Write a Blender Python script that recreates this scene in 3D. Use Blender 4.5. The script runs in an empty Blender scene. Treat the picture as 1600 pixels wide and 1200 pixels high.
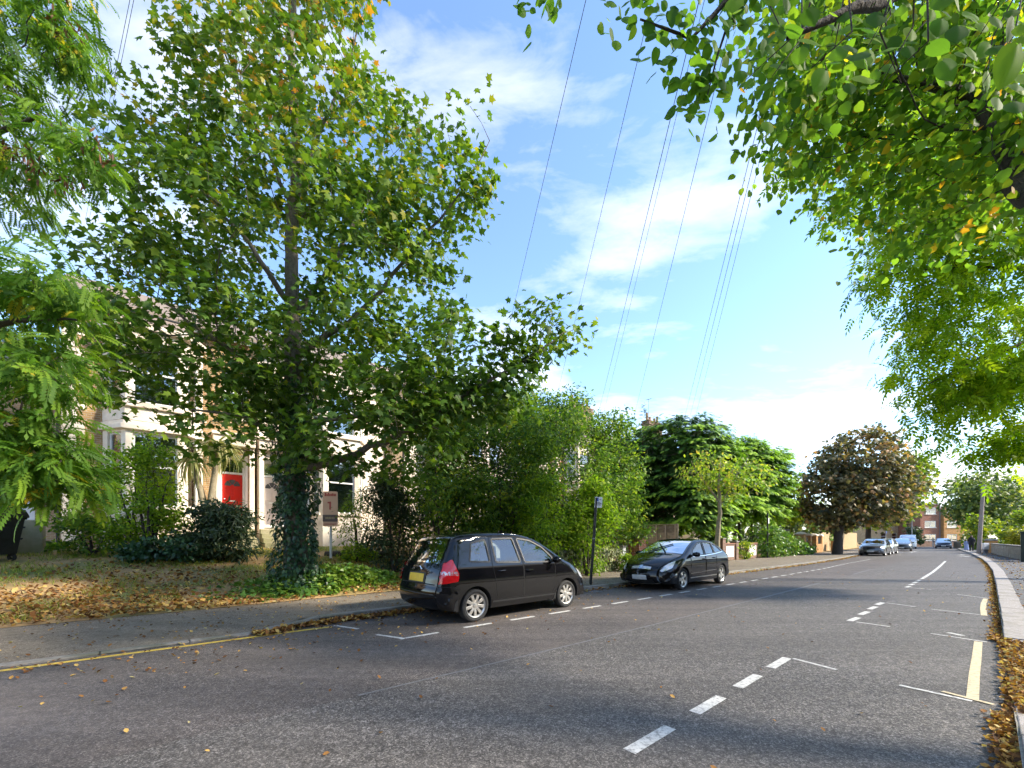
import bpy, bmesh, math, random
import numpy as np
from mathutils import Vector, Matrix, geometry

random.seed(7)
rng = np.random.default_rng(7)
sc = bpy.context.scene
COL = sc.collection
pi = math.pi
rad = math.radians

# The world is laid out in metres. The street runs along direction e; s is the distance along
# it, t the distance to the left of the right-hand gutter.
TH = math.atan2(745, 650)
EX, EY = math.sin(TH), math.cos(TH)
NX, NY = -EY, EX
PHI = pi / 2 - TH


def W(s, t, z=0.0):
    return Vector((s * EX + t * NX, s * EY + t * NY, z))


def ST(x, y):
    return x * EX + y * EY, x * NX + y * NY


def I(px, py, d):
    """A point of the place at distance d ahead, from a survey of the photograph."""
    return Vector(((px - 800) / 650 * d, d, 1.5 + (841 - py) / 650 * d))


# ------------------------------------------------------------------ camera
cam = bpy.data.cameras.new('camera')
cam.sensor_width = 36
cam.lens = 36 * 650 / 1600
cam.shift_y = (841 - 600) / 1600
cam.clip_start = 0.05
cam.clip_end = 2000
camo = bpy.data.objects.new('camera', cam)
camo.location = (0, 0, 1.5)
camo.rotation_euler = (pi / 2, 0, 0)
COL.objects.link(camo)
sc.camera = camo

# ------------------------------------------------------------------ sky and sun
SUN_AZ = rad(-8)      # measured from +X towards +Y
SUN_EL = rad(36)
world = bpy.data.worlds.new('World')
sc.world = world
world.use_nodes = True
nt = world.node_tree
nt.nodes.clear()


def N(tree, typ, **kw):
    n = tree.nodes.new(typ)
    for k, v in kw.items():
        if k.startswith('i_'):
            key = k[2:]
            key = int(key) if key.isdigit() else key.replace('_', ' ')
            n.inputs[key].default_value = v
        else:
            setattr(n, k, v)
    return n


def L(tree, a, ao, b, bi):
    tree.links.new(a.outputs[ao], b.inputs[bi])


out = N(nt, 'ShaderNodeOutputWorld')
bg = N(nt, 'ShaderNodeBackground', i_Strength=0.105)
sky = N(nt, 'ShaderNodeTexSky', sky_type='NISHITA')
sky.sun_disc = False
sky.sun_elevation = SUN_EL
sky.sun_rotation = pi / 2 - SUN_AZ
sky.air_density = 1.0
sky.dust_density = 0.1
sky.ozone_density = 3.0
tc = N(nt, 'ShaderNodeTexCoord')
sep = N(nt, 'ShaderNodeSeparateXYZ')
L(nt, tc, 'Generated', sep, 0)
zc = N(nt, 'ShaderNodeMath', operation='MAXIMUM', i_1=0.0)
L(nt, sep, 'Z', zc, 0)
za = N(nt, 'ShaderNodeMath', operation='ADD', i_1=0.16)
L(nt, zc, 0, za, 0)
dx = N(nt, 'ShaderNodeMath', operation='DIVIDE')
L(nt, sep, 'X', dx, 0)
L(nt, za, 0, dx, 1)
dy = N(nt, 'ShaderNodeMath', operation='DIVIDE')
L(nt, sep, 'Y', dy, 0)
L(nt, za, 0, dy, 1)
cmb = N(nt, 'ShaderNodeCombineXYZ')
L(nt, dx, 0, cmb, 0)
L(nt, dy, 0, cmb, 1)
mp = N(nt, 'ShaderNodeMapping')
mp.inputs['Location'].default_value = (8.4, 3.3, 0)
mp.inputs['Rotation'].default_value = (0, 0, rad(25))
mp.inputs['Scale'].default_value = (0.8, 1.5, 1)
L(nt, cmb, 0, mp, 0)
n1 = N(nt, 'ShaderNodeTexNoise', i_Scale=1.3, i_Detail=10.0, i_Roughness=0.56, i_Distortion=0.25)
L(nt, mp, 0, n1, 'Vector')
n2 = N(nt, 'ShaderNodeTexNoise', i_Scale=5.5, i_Detail=7.0, i_Roughness=0.62, i_Distortion=0.5)
L(nt, mp, 0, n2, 'Vector')
mx = N(nt, 'ShaderNodeMath', operation='MULTIPLY_ADD', i_1=0.30)
L(nt, n2, 0, mx, 0)
L(nt, n1, 0, mx, 2)
# more cloud low over the horizon
hz = N(nt, 'ShaderNodeMapRange', i_1=0.02, i_2=0.34, i_3=0.16, i_4=-0.015)
L(nt, zc, 0, hz, 0)
cs = N(nt, 'ShaderNodeMath', operation='ADD')
L(nt, mx, 0, cs, 0)
L(nt, hz, 0, cs, 1)
rmp = N(nt, 'ShaderNodeValToRGB')
rmp.color_ramp.elements[0].position = 0.645
rmp.color_ramp.elements[0].color = (0, 0, 0, 1)
rmp.color_ramp.elements[1].position = 0.96
rmp.color_ramp.elements[1].color = (1, 1, 1, 1)
L(nt, cs, 0, rmp, 0)
# grey undersides inside the thick clouds
cl = N(nt, 'ShaderNodeMix', data_type='RGBA')
cl.inputs[6].default_value = (4.8, 4.6, 4.35, 1)
cl.inputs[7].default_value = (3.5, 3.45, 3.45, 1)
cr2 = N(nt, 'ShaderNodeMapRange', i_1=0.45, i_2=0.7)
L(nt, n2, 0, cr2, 0)
L(nt, cr2, 0, cl, 0)
smx = N(nt, 'ShaderNodeMix', data_type='RGBA')
L(nt, rmp, 0, smx, 0)
L(nt, sky, 0, smx, 6)
L(nt, cl, 2, smx, 7)
L(nt, smx, 2, bg, 0)
L(nt, bg, 0, out, 0)

sl = bpy.data.lights.new('sun', 'SUN')
sl.energy = 2.4
sl.angle = rad(6.0)
sl.color = (1.0, 0.90, 0.74)
so = bpy.data.objects.new('sun', sl)
COL.objects.link(so)
sd = Vector((math.cos(SUN_AZ) * math.cos(SUN_EL), math.sin(SUN_AZ) * math.cos(SUN_EL), math.sin(SUN_EL)))
so.rotation_euler = sd.to_track_quat('Z', 'Y').to_euler()
so.location = sd * 60

sc.view_settings.view_transform = 'Standard'
sc.view_settings.look = 'None'
sc.view_settings.exposure = 2.1
sc.view_settings.gamma = 1.0
sc.view_settings.use_curve_mapping = False
sc.cycles.max_bounces = 6
sc.cycles.diffuse_bounces = 4
sc.cycles.glossy_bounces = 3
sc.cycles.use_adaptive_sampling = True
sc.cycles.adaptive_threshold = 0.03
sc.cycles.transparent_max_bounces = 12
sc.cycles.transmission_bounces = 6
sc.cycles.sample_clamp_indirect = 6.0
sc.cycles.use_denoising = True


# ------------------------------------------------------------------ helpers
def tag(o, label=None, cat=None, group=None, kind=None):
    if label:
        o['label'] = label
    if cat:
        o['category'] = cat
    if group:
        o['group'] = group
    if kind:
        o['kind'] = kind
    return o


def empty(name, loc=(0, 0, 0), rz=0.0, label=None, cat=None, group=None):
    o = bpy.data.objects.new(name, None)
    COL.objects.link(o)
    o.location = loc
    o.rotation_euler = (0, 0, rz)
    o.empty_display_size = 0.2
    return tag(o, label, cat, group)


def link(name, me, parent=None, mat=None):
    o = bpy.data.objects.new(name, me)
    COL.objects.link(o)
    if parent is not None:
        o.parent = parent
    if mat is not None and not me.materials:
        me.materials.append(mat)
    return o


def copy_tree(o, parent=None):
    c = o.copy()
    COL.objects.link(c)
    c.parent = parent
    for ch in list(o.children):
        if ch.name in COL.objects:
            copy_tree(ch, c)
    return c


class MB:
    """Collects verts and faces; build() links them as one mesh object."""

    def __init__(self):
        self.v = []
        self.f = []

    def add(self, vs, fs):
        o = len(self.v)
        self.v += [tuple(p) for p in vs]
        self.f += [tuple(i + o for i in f) for f in fs]
        return self

    def box(self, x0, x1, y0, y1, z0, z1):
        vs = [(x, y, z) for z in (z0, z1) for y in (y0, y1) for x in (x0, x1)]
        return self.add(vs, [(0, 2, 3, 1), (4, 5, 7, 6), (0, 1, 5, 4), (2, 6, 7, 3), (0, 4, 6, 2), (1, 3, 7, 5)])

    def taper(self, c0, w0, d0, c1, w1, d1):
        """A box whose bottom rectangle (centre c0) and top rectangle (centre c1) differ."""
        vs = []
        for c, w, d in ((c0, w0, d0), (c1, w1, d1)):
            for sy in (-1, 1):
                for sx in (-1, 1):
                    vs.append((c[0] + sx * w / 2, c[1] + sy * d / 2, c[2]))
        return self.add(vs, [(0, 2, 3, 1), (4, 5, 7, 6), (0, 1, 5, 4), (2, 6, 7, 3), (0, 4, 6, 2), (1, 3, 7, 5)])

    def prism(self, poly, h0, h1, axis='z'):
        n = len(poly)
        vs = []
        for h in (h0, h1):
            for a, b in poly:
                vs.append({'z': (a, b, h), 'y': (a, h, b), 'x': (h, a, b)}[axis])
        fs = [tuple(range(n))[::-1], tuple(range(n, 2 * n))]
        fs += [(i, (i + 1) % n, n + (i + 1) % n, n + i) for i in range(n)]
        return self.add(vs, fs)

    def tube(self, path, r, k=8, cap=True):
        path = [Vector(p) for p in path]
        rs = r if isinstance(r, (list, tuple)) else [r] * len(path)
        vs, fs = [], []
        u = None
        for i, p in enumerate(path):
            d = (path[min(i + 1, len(path) - 1)] - path[max(i - 1, 0)])
            d = d.normalized() if d.length > 1e-9 else Vector((0, 0, 1))
            if u is None:
                u = d.orthogonal().normalized()
            else:
                u = (u - d * u.dot(d))
                u = u.normalized() if u.length > 1e-6 else d.orthogonal().normalized()
            w = d.cross(u)
            for j in range(k):
                a = 2 * pi * j / k
                vs.append(p + (u * math.cos(a) + w * math.sin(a)) * rs[i])
        for i in range(len(path) - 1):
            for j in range(k):
                fs.append((i * k + j, i * k + (j + 1) % k, (i + 1) * k + (j + 1) % k, (i + 1) * k + j))
        if cap:
            fs.append(tuple(range(k))[::-1])
            fs.append(tuple(range((len(path) - 1) * k, len(path) * k)))
        return self.add(vs, fs)

    def lathe(self, prof, k=24, axis='z', c=(0, 0, 0), closed=False):
        """prof: list of (radius, height)."""
        vs, fs = [], []
        for r, h in prof:
            for j in range(k):
                a = 2 * pi * j / k
                x, y = r * math.cos(a), r * math.sin(a)
                p = {'z': (x, y, h), 'y': (x, h, y), 'x': (h, x, y)}[axis]
                vs.append((p[0] + c[0], p[1] + c[1], p[2] + c[2]))
        m = len(prof)
        for i in range(m if closed else m - 1):
            i2 = (i + 1) % m
            for j in range(k):
                fs.append((i * k + j, i * k + (j + 1) % k, i2 * k + (j + 1) % k, i2 * k + j))
        return self.add(vs, fs)

    def build(self, name, mat, parent=None, smooth=False, bevel=0.0, fix=True):
        me = bpy.data.meshes.new(name)
        me.from_pydata(self.v, [], self.f)
        if fix:
            bm = bmesh.new()
            bm.from_mesh(me)
            bmesh.ops.recalc_face_normals(bm, faces=bm.faces)
            if bevel > 0:
                es = [e for e in bm.edges if len(e.link_faces) == 2 and e.calc_face_angle(0) > 0.5]
                bmesh.ops.bevel(bm, geom=es, offset=bevel, segments=2, profile=0.5, affect='EDGES')
            bm.to_mesh(me)
            bm.free()
        if smooth:
            me.polygons.foreach_set('use_smooth', [True] * len(me.polygons))
            if smooth != 'all':
                me.set_sharp_from_angle(angle=rad(38))
        if mat is not None:
            me.materials.append(mat)
        return link(name, me, parent)


def mesh_np(name, V, F, attr=None, smooth=False):
    """Fast triangle/quad mesh; attr: float per vertex stored as 'v'."""
    V = np.ascontiguousarray(V, dtype=np.float32).reshape(-1, 3)
    F = np.ascontiguousarray(F, dtype=np.int32)
    k = F.shape[1]
    me = bpy.data.meshes.new(name)
    me.vertices.add(len(V))
    me.vertices.foreach_set('co', V.ravel())
    me.loops.add(F.size)
    me.loops.foreach_set('vertex_index', F.ravel())
    me.polygons.add(len(F))
    me.polygons.foreach_set('loop_start', np.arange(0, F.size, k, dtype=np.int32))
    me.polygons.foreach_set('loop_total', np.full(len(F), k, dtype=np.int32))
    if attr is not None:
        a = me.attributes.new('v', 'FLOAT', 'POINT')
        a.data.foreach_set('value', np.ascontiguousarray(attr, dtype=np.float32))
    me.update(calc_edges=True)
    me.validate()
    if smooth:
        me.polygons.foreach_set('use_smooth', np.ones(len(F), dtype=bool))
    return me


# ------------------------------------------------------------------ materials
def newmat(name):
    m = bpy.data.materials.new(name)
    m.use_nodes = True
    t = m.node_tree
    b = t.nodes['Principled BSDF']
    return m, t, b


def c4(c):
    return (c[0], c[1], c[2], 1.0)


def pmat(name, c1, c2=None, scale=4.0, rough=0.8, bump=0.0, bscale=60.0, metal=0.0, coat=0.0, detail=6.0, lo=0.35, hi=0.65, spec=0.5, c3=None, s3=1.0):
    m, t, b = newmat(name)
    b.inputs['Roughness'].default_value = rough
    b.inputs['Metallic'].default_value = metal
    b.inputs['Specular IOR Level'].default_value = spec
    b.inputs['Coat Weight'].default_value = coat
    b.inputs['Coat Roughness'].default_value = 0.06
    b.inputs['Base Color'].default_value = c4(c1)
    tc = N(t, 'ShaderNodeTexCoord')
    last = None
    if c2 is not None:
        n = N(t, 'ShaderNodeTexNoise', i_Scale=scale, i_Detail=detail, i_Roughness=0.6)
        L(t, tc, 'Object', n, 'Vector')
        r = N(t, 'ShaderNodeMapRange', i_1=lo, i_2=hi)
        L(t, n, 0, r, 0)
        x = N(t, 'ShaderNodeMix', data_type='RGBA')
        x.inputs[6].default_value = c4(c1)
        x.inputs[7].default_value = c4(c2)
        L(t, r, 0, x, 0)
        last = x
        if c3 is not None:
            n = N(t, 'ShaderNodeTexNoise', i_Scale=s3, i_Detail=4.0)
            L(t, tc, 'Object', n, 'Vector')
            r = N(t, 'ShaderNodeMapRange', i_1=0.48, i_2=0.68)
            L(t, n, 0, r, 0)
            y = N(t, 'ShaderNodeMix', data_type='RGBA')
            y.inputs[7].default_value = c4(c3)
            L(t, x, 2, y, 6)
            L(t, r, 0, y, 0)
            last = y
        L(t, last, 2, b, 'Base Color')
    if bump > 0:
        n = N(t, 'ShaderNodeTexNoise', i_Scale=bscale, i_Detail=5.0)
        L(t, tc, 'Object', n, 'Vector')
        bp = N(t, 'ShaderNodeBump', i_Strength=bump, i_Distance=0.02)
        L(t, n, 0, bp, 'Height')
        L(t, bp, 0, b, 'Normal')
    return m


def brickmat(name, cA, cB, mortar, scale=1.0, vertical_axis='xz'):
    """Brick courses of 75 mm; works on walls facing x or y through a box-like mapping."""
    m, t, b = newmat(name)
    tc = N(t, 'ShaderNodeTexCoord')
    geo = N(t, 'ShaderNodeNewGeometry')
    s = N(t, 'ShaderNodeSeparateXYZ')
    L(t, tc, 'Object', s, 0)
    add = N(t, 'ShaderNodeMath', operation='ADD')
    L(t, s, 'X', add, 0)
    L(t, s, 'Y', add, 1)
    c = N(t, 'ShaderNodeCombineXYZ')
    L(t, add, 0, c, 0)
    L(t, s, 'Z', c, 1)
    br = N(t, 'ShaderNodeTexBrick', i_Scale=1.0, i_Mortar_Size=0.008, i_Mortar_Smooth=0.2, i_Bias=0.0, i_Brick_Width=0.225 * scale, i_Row_Height=0.075 * scale)
    br.inputs['Color1'].default_value = c4(cA)
    br.inputs['Color2'].default_value = c4(cB)
    br.inputs['Mortar'].default_value = c4(mortar)
    L(t, c, 0, br, 'Vector')
    n = N(t, 'ShaderNodeTexNoise', i_Scale=3.0, i_Detail=8.0, i_Roughness=0.65)
    L(t, tc, 'Object', n, 'Vector')
    r = N(t, 'ShaderNodeMapRange', i_1=0.3, i_2=0.75, i_3=0.65, i_4=1.15)
    L(t, n, 0, r, 0)
    mu = N(t, 'ShaderNodeMix', data_type='RGBA', blend_type='MULTIPLY')
    mu.inputs[0].default_value = 1.0
    L(t, br, 'Color', mu, 6)
    L(t, r, 0, mu, 7)
    L(t, mu, 2, b, 'Base Color')
    b.inputs['Roughness'].default_value = 0.9
    bp = N(t, 'ShaderNodeBump', i_Strength=0.6, i_Distance=0.01)
    inv = N(t, 'ShaderNodeMath', operation='SUBTRACT', i_0=1.0)
    L(t, br, 'Fac', inv, 1)
    L(t, inv, 0, bp, 'Height')
    L(t, bp, 0, b, 'Normal')
    return m


def leafmat(name, cols, trans=0.35, rough=0.5, tint=(1.15, 1.25, 0.5), spec=0.3):
    """cols: list of (position, colour) over the per-leaf value 'v'."""
    m, t, b = newmat(name)
    at = N(t, 'ShaderNodeAttribute', attribute_name='v')
    rp = N(t, 'ShaderNodeValToRGB')
    el = rp.color_ramp.elements
    while len(el) < len(cols):
        el.new(0.5)
    for e, (p, c) in zip(el, cols):
        e.position = p
        e.color = c4(c)
    L(t, at, 'Fac', rp, 0)
    L(t, rp, 0, b, 'Base Color')
    b.inputs['Roughness'].default_value = rough
    b.inputs['Specular IOR Level'].default_value = spec
    tr = N(t, 'ShaderNodeBsdfTranslucent')
    mu = N(t, 'ShaderNodeMix', data_type='RGBA', blend_type='MULTIPLY')
    mu.inputs[0].default_value = 1.0
    L(t, rp, 0, mu, 6)
    mu.inputs[7].default_value = c4([x * 1.9 for x in tint])
    L(t, mu, 2, tr, 0)
    ms = N(t, 'ShaderNodeMixShader', i_0=trans)
    L(t, b, 0, ms, 1)
    L(t, tr, 0, ms, 2)
    L(t, ms, 0, t.nodes['Material Output'], 0)
    return m


def glassmat(name, tint=(0.55, 0.6, 0.58), refl=0.12):
    m, t, b = newmat(name)
    t.nodes.remove(b)
    tp = N(t, 'ShaderNodeBsdfTransparent')
    tp.inputs[0].default_value = c4(tint)
    gl = N(t, 'ShaderNodeBsdfGlossy', i_Roughness=0.015)
    fr = N(t, 'ShaderNodeFresnel', i_IOR=1.5)
    ad = N(t, 'ShaderNodeMath', operation='ADD', i_1=refl)
    ad.use_clamp = True
    L(t, fr, 0, ad, 0)
    ms = N(t, 'ShaderNodeMixShader')
    L(t, ad, 0, ms, 0)
    L(t, tp, 0, ms, 1)
    L(t, gl, 0, ms, 2)
    L(t, ms, 0, t.nodes['Material Output'], 0)
    return m


def asphalt(name, base, light, tone2, gscale=130.0, patch=0.6, bump=0.5, rough=0.75, blotch=0.5):
    m, t, b = newmat(name)
    tc = N(t, 'ShaderNodeTexCoord')
    vo = N(t, 'ShaderNodeTexVoronoi', i_Scale=gscale)
    L(t, tc, 'Object', vo, 'Vector')
    sv = N(t, 'ShaderNodeSeparateColor')
    L(t, vo, 'Color', sv, 0)
    r = N(t, 'ShaderNodeMapRange', i_1=0.45, i_2=1.0)
    L(t, sv, 0, r, 0)
    x = N(t, 'ShaderNodeMix', data_type='RGBA')
    x.inputs[6].default_value = c4(base)
    x.inputs[7].default_value = c4(light)
    L(t, r, 0, x, 0)
    # a coarser scatter of stones and dark pits
    vo2 = N(t, 'ShaderNodeTexVoronoi', i_Scale=gscale * 0.45)
    L(t, tc, 'Object', vo2, 'Vector')
    sv2 = N(t, 'ShaderNodeSeparateColor')
    L(t, vo2, 'Color', sv2, 0)
    r4 = N(t, 'ShaderNodeMapRange', i_1=0.0, i_2=1.0, i_3=0.45, i_4=1.55)
    L(t, sv2, 1, r4, 0)
    m0 = N(t, 'ShaderNodeMix', data_type='RGBA', blend_type='MULTIPLY')
    m0.inputs[0].default_value = 1.0
    L(t, x, 2, m0, 6)
    L(t, r4, 0, m0, 7)
    n = N(t, 'ShaderNodeTexNoise', i_Scale=patch, i_Detail=7.0, i_Roughness=0.6)
    L(t, tc, 'Object', n, 'Vector')
    r2 = N(t, 'ShaderNodeMapRange', i_1=0.35, i_2=0.7, i_3=0.0, i_4=blotch)
    L(t, n, 0, r2, 0)
    y = N(t, 'ShaderNodeMix', data_type='RGBA')
    L(t, m0, 2, y, 6)
    y.inputs[7].default_value = c4(tone2)
    L(t, r2, 0, y, 0)
    n3 = N(t, 'ShaderNodeTexNoise', i_Scale=9.0, i_Detail=5.0, i_Roughness=0.7)
    L(t, tc, 'Object', n3, 'Vector')
    r3 = N(t, 'ShaderNodeMapRange', i_1=0.3, i_2=0.75, i_3=0.7, i_4=1.25)
    L(t, n3, 0, r3, 0)
    mu = N(t, 'ShaderNodeMix', data_type='RGBA', blend_type='MULTIPLY')
    mu.inputs[0].default_value = 1.0
    L(t, y, 2, mu, 6)
    L(t, r3, 0, mu, 7)
    mpn = N(t, 'ShaderNodeMapping')
    mpn.inputs['Rotation'].default_value = (0, 0, -PHI)
    mpn.inputs['Scale'].default_value = (0.10, 1.6, 1)
    L(t, tc, 'Object', mpn, 0)
    n5 = N(t, 'ShaderNodeTexNoise', i_Scale=1.0, i_Detail=6.0, i_Roughness=0.65)
    L(t, mpn, 0, n5, 'Vector')
    r5 = N(t, 'ShaderNodeMapRange', i_1=0.3, i_2=0.7, i_3=0.72, i_4=1.3)
    L(t, n5, 0, r5, 0)
    mu2 = N(t, 'ShaderNodeMix', data_type='RGBA', blend_type='MULTIPLY')
    mu2.inputs[0].default_value = 1.0
    L(t, mu, 2, mu2, 6)
    L(t, r5, 0, mu2, 7)
    L(t, mu2, 2, b, 'Base Color')
    b.inputs['Roughness'].default_value = rough
    b.inputs['Specular IOR Level'].default_value = 0.35
    bp = N(t, 'ShaderNodeBump', i_Strength=bump, i_Distance=0.006)
    L(t, sv, 1, bp, 'Height')
    L(t, bp, 0, b, 'Normal')
    return m


def paintmat(name, c, under, amount=0.5):
    m, t, b = newmat(name)
    tc = N(t, 'ShaderNodeTexCoord')
    n = N(t, 'ShaderNodeTexNoise', i_Scale=22.0, i_Detail=8.0, i_Roughness=0.75)
    L(t, tc, 'Object', n, 'Vector')
    r = N(t, 'ShaderNodeMapRange', i_1=0.47, i_2=0.64, i_3=0.0, i_4=amount)
    L(t, n, 0, r, 0)
    x = N(t, 'ShaderNodeMix', data_type='RGBA')
    x.inputs[6].default_value = c4(c)
    x.inputs[7].default_value = c4(under)
    L(t, r, 0, x, 0)
    L(t, x, 2, b, 'Base Color')
    b.inputs['Roughness'].default_value = 0.7
    return m


MAT = {}
MAT['road'] = asphalt('asphalt_road', (0.054, 0.049, 0.045), (0.225, 0.205, 0.188), (0.125, 0.111, 0.10), 120, 0.35, 0.7, 0.72, 0.45)
MAT['pave'] = asphalt('asphalt_pavement', (0.14, 0.115, 0.085), (0.25, 0.21, 0.16), (0.21, 0.168, 0.115), 160, 1.1, 0.5, 0.8, 0.7)
MAT['lane'] = asphalt('asphalt_left_lane', (0.050, 0.043, 0.040), (0.19, 0.167, 0.152), (0.128, 0.108, 0.095), 140, 0.5, 0.5, 0.7, 0.75)
MAT['patch'] = asphalt('asphalt_patch', (0.03, 0.03, 0.031), (0.10, 0.10, 0.10), (0.05, 0.048, 0.047), 150, 1.0, 0.5, 0.7, 0.5)
MAT['crack'] = pmat('road_crack', (0.015, 0.014, 0.013), (0.04, 0.036, 0.03), 30, 0.9)
MAT['pave_r'] = asphalt('asphalt_pavement_right', (0.08, 0.078, 0.08), (0.17, 0.165, 0.16), (0.12, 0.116, 0.112), 160, 1.1, 0.4, 0.85, 0.6)
MAT['granite'] = pmat('granite_kerb', (0.24, 0.215, 0.20), (0.36, 0.33, 0.31), 26, 0.8, 0.4, 140, c3=(0.22, 0.2, 0.17), s3=3.5)
MAT['concrete'] = pmat('concrete_kerb', (0.20, 0.18, 0.155), (0.29, 0.265, 0.23), 18, 0.85, 0.4, 120, c3=(0.13, 0.13, 0.09), s3=2.5)
MAT['white_line'] = paintmat('white_road_paint', (0.56, 0.55, 0.52), (0.14, 0.14, 0.135), 0.9)
MAT['faded_line'] = paintmat('faded_road_paint', (0.15, 0.15, 0.15), (0.07, 0.07, 0.07), 1.0)
MAT['yellow_line'] = paintmat('yellow_road_paint', (0.62, 0.42, 0.05), (0.2, 0.15, 0.06), 0.7)
MAT['pale_yellow'] = paintmat('pale_yellow_paint', (0.56, 0.46, 0.29), (0.22, 0.18, 0.12), 0.8)
MAT['soil'] = pmat('leafy_soil', (0.28, 0.17, 0.075), (0.46, 0.29, 0.11), 7, 0.95, 0.8, 30, c3=(0.12, 0.14, 0.035), s3=0.8)
MAT['grassland'] = pmat('rough_ground', (0.10, 0.10, 0.04), (0.16, 0.15, 0.06), 0.6, 0.95, 0.3, 10)
MAT['brick_yellow'] = brickmat('yellow_stock_brick', (0.42, 0.26, 0.10), (0.30, 0.17, 0.07), (0.42, 0.36, 0.27))
MAT['brick_tan'] = brickmat('tan_brick', (0.50, 0.33, 0.17), (0.42, 0.26, 0.12), (0.5, 0.43, 0.33))
MAT['brick_red'] = brickmat('red_brick', (0.36, 0.13, 0.065), (0.27, 0.09, 0.05), (0.36, 0.30, 0.25))
MAT['brick_orange'] = brickmat('orange_brick', (0.52, 0.25, 0.06), (0.44, 0.19, 0.05), (0.5, 0.4, 0.25))
MAT['brick_brown'] = brickmat('brown_brick', (0.24, 0.13, 0.085), (0.17, 0.09, 0.06), (0.28, 0.24, 0.2))
MAT['stone_wall'] = pmat('rubble_stone', (0.30, 0.25, 0.19), (0.45, 0.39, 0.30), 5, 0.9, 0.8, 18)
MAT['render'] = pmat('cream_render', (0.74, 0.63, 0.50), (0.82, 0.73, 0.60), 2.2, 0.85, 0.15, 40, c3=(0.48, 0.39, 0.30), s3=0.9)
MAT['render_rough'] = pmat('moulded_render', (0.72, 0.62, 0.50), (0.80, 0.71, 0.59), 8, 0.85, 1.0, 14)
MAT['white'] = pmat('white_gloss_paint', (0.78, 0.77, 0.74), (0.7, 0.69, 0.66), 3, 0.45)
MAT['slate'] = pmat('roof_slate', (0.17, 0.13, 0.105), (0.26, 0.20, 0.15), 6, 0.8, 0.5, 20)
MAT['pot'] = pmat('terracotta', (0.42, 0.22, 0.11), (0.32, 0.2, 0.1), 5, 0.85)
MAT['red_door'] = pmat('red_door_paint', (0.62, 0.02, 0.012), (0.55, 0.02, 0.01), 3, 0.35, coat=0.3)
MAT['pale_door'] = pmat('pale_pink_paint', (0.62, 0.52, 0.48), (0.56, 0.48, 0.44), 3, 0.5)
MAT['metal_black'] = pmat('black_painted_steel', (0.012, 0.012, 0.013), (0.02, 0.02, 0.02), 20, 0.4)
MAT['plastic_black'] = pmat('black_plastic', (0.012, 0.012, 0.013), (0.022, 0.022, 0.023), 12, 0.5, 0.1, 200)
MAT['rubber'] = pmat('tyre_rubber', (0.015, 0.015, 0.015), (0.03, 0.03, 0.03), 10, 0.85, 0.2, 150)
MAT['alloy'] = pmat('alloy_wheel', (0.62, 0.60, 0.56), (0.52, 0.5, 0.46), 12, 0.3, metal=0.75)
MAT['dark'] = pmat('dark_cavity', (0.006, 0.006, 0.006), (0.012, 0.012, 0.012), 5, 0.9)
MAT['seat'] = pmat('grey_seat_fabric', (0.05, 0.052, 0.055), (0.08, 0.08, 0.085), 30, 0.9)
MAT['paint_black'] = pmat('black_car_paint', (0.004, 0.004, 0.005), (0.006, 0.006, 0.007), 2, 0.5, coat=1.0, spec=0.0)
MAT['paint_grey'] = pmat('dark_grey_car_paint', (0.03, 0.032, 0.035), (0.04, 0.04, 0.045), 2, 0.4, metal=0.3, coat=1.0)
MAT['paint_gunmetal'] = pmat('gunmetal_car_paint', (0.10, 0.10, 0.105), (0.12, 0.12, 0.125), 2, 0.3, metal=0.5, coat=1.0)
MAT['paint_silver'] = pmat('silver_car_paint', (0.34, 0.34, 0.34), (0.4, 0.4, 0.4), 2, 0.3, metal=0.7, coat=1.0)
MAT['paint_white'] = pmat('white_car_paint', (0.7, 0.7, 0.7), (0.74, 0.74, 0.74), 2, 0.35, coat=1.0)
MAT['paint_blue'] = pmat('dark_blue_car_paint', (0.01, 0.014, 0.035), (0.014, 0.018, 0.045), 2, 0.3, coat=1.0)
MAT['car_glass'] = glassmat('car_glass', (0.62, 0.68, 0.64), 0.10)
MAT['dark_glass'] = glassmat('tinted_car_glass', (0.42, 0.48, 0.46), 0.12)
MAT['window_glass'] = glassmat('window_glass', (0.75, 0.77, 0.77), 0.26)
MAT['red_lens'] = pmat('red_lamp_lens', (0.75, 0.006, 0.01), (0.62, 0.005, 0.008), 20, 0.12, coat=1.0)
MAT['clear_lens'] = pmat('clear_lamp_lens', (0.74, 0.72, 0.70), (0.6, 0.58, 0.57), 14, 0.12, metal=0.4, coat=1.0)
MAT['chrome'] = pmat('chrome', (0.75, 0.75, 0.75), (0.7, 0.7, 0.7), 10, 0.12, metal=1.0)
MAT['plate_yellow'] = pmat('yellow_number_plate', (0.80, 0.52, 0.03), (0.70, 0.44, 0.025), 14, 0.4)
MAT['plate_white'] = pmat('white_number_plate', (0.62, 0.62, 0.62), (0.5, 0.5, 0.5), 14, 0.4)
MAT['timber'] = pmat('weathered_fence_timber', (0.22, 0.175, 0.12), (0.36, 0.29, 0.20), 9, 0.9, 0.4, 60)
MAT['timber_b'] = pmat('fence_timber_pale', (0.36, 0.28, 0.20), (0.46, 0.37, 0.27), 9, 0.9, 0.4, 60)
MAT['timber_c'] = pmat('fence_timber_dark', (0.15, 0.115, 0.08), (0.24, 0.19, 0.13), 9, 0.9, 0.4, 60)
MAT['timber_light'] = pmat('pale_fence_timber', (0.50, 0.36, 0.19), (0.38, 0.27, 0.15), 6, 0.9, 0.4, 60)
MAT['pole_wood'] = pmat('pole_timber', (0.24, 0.19, 0.16), (0.33, 0.27, 0.23), 14, 0.85, 0.3, 60)
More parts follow.
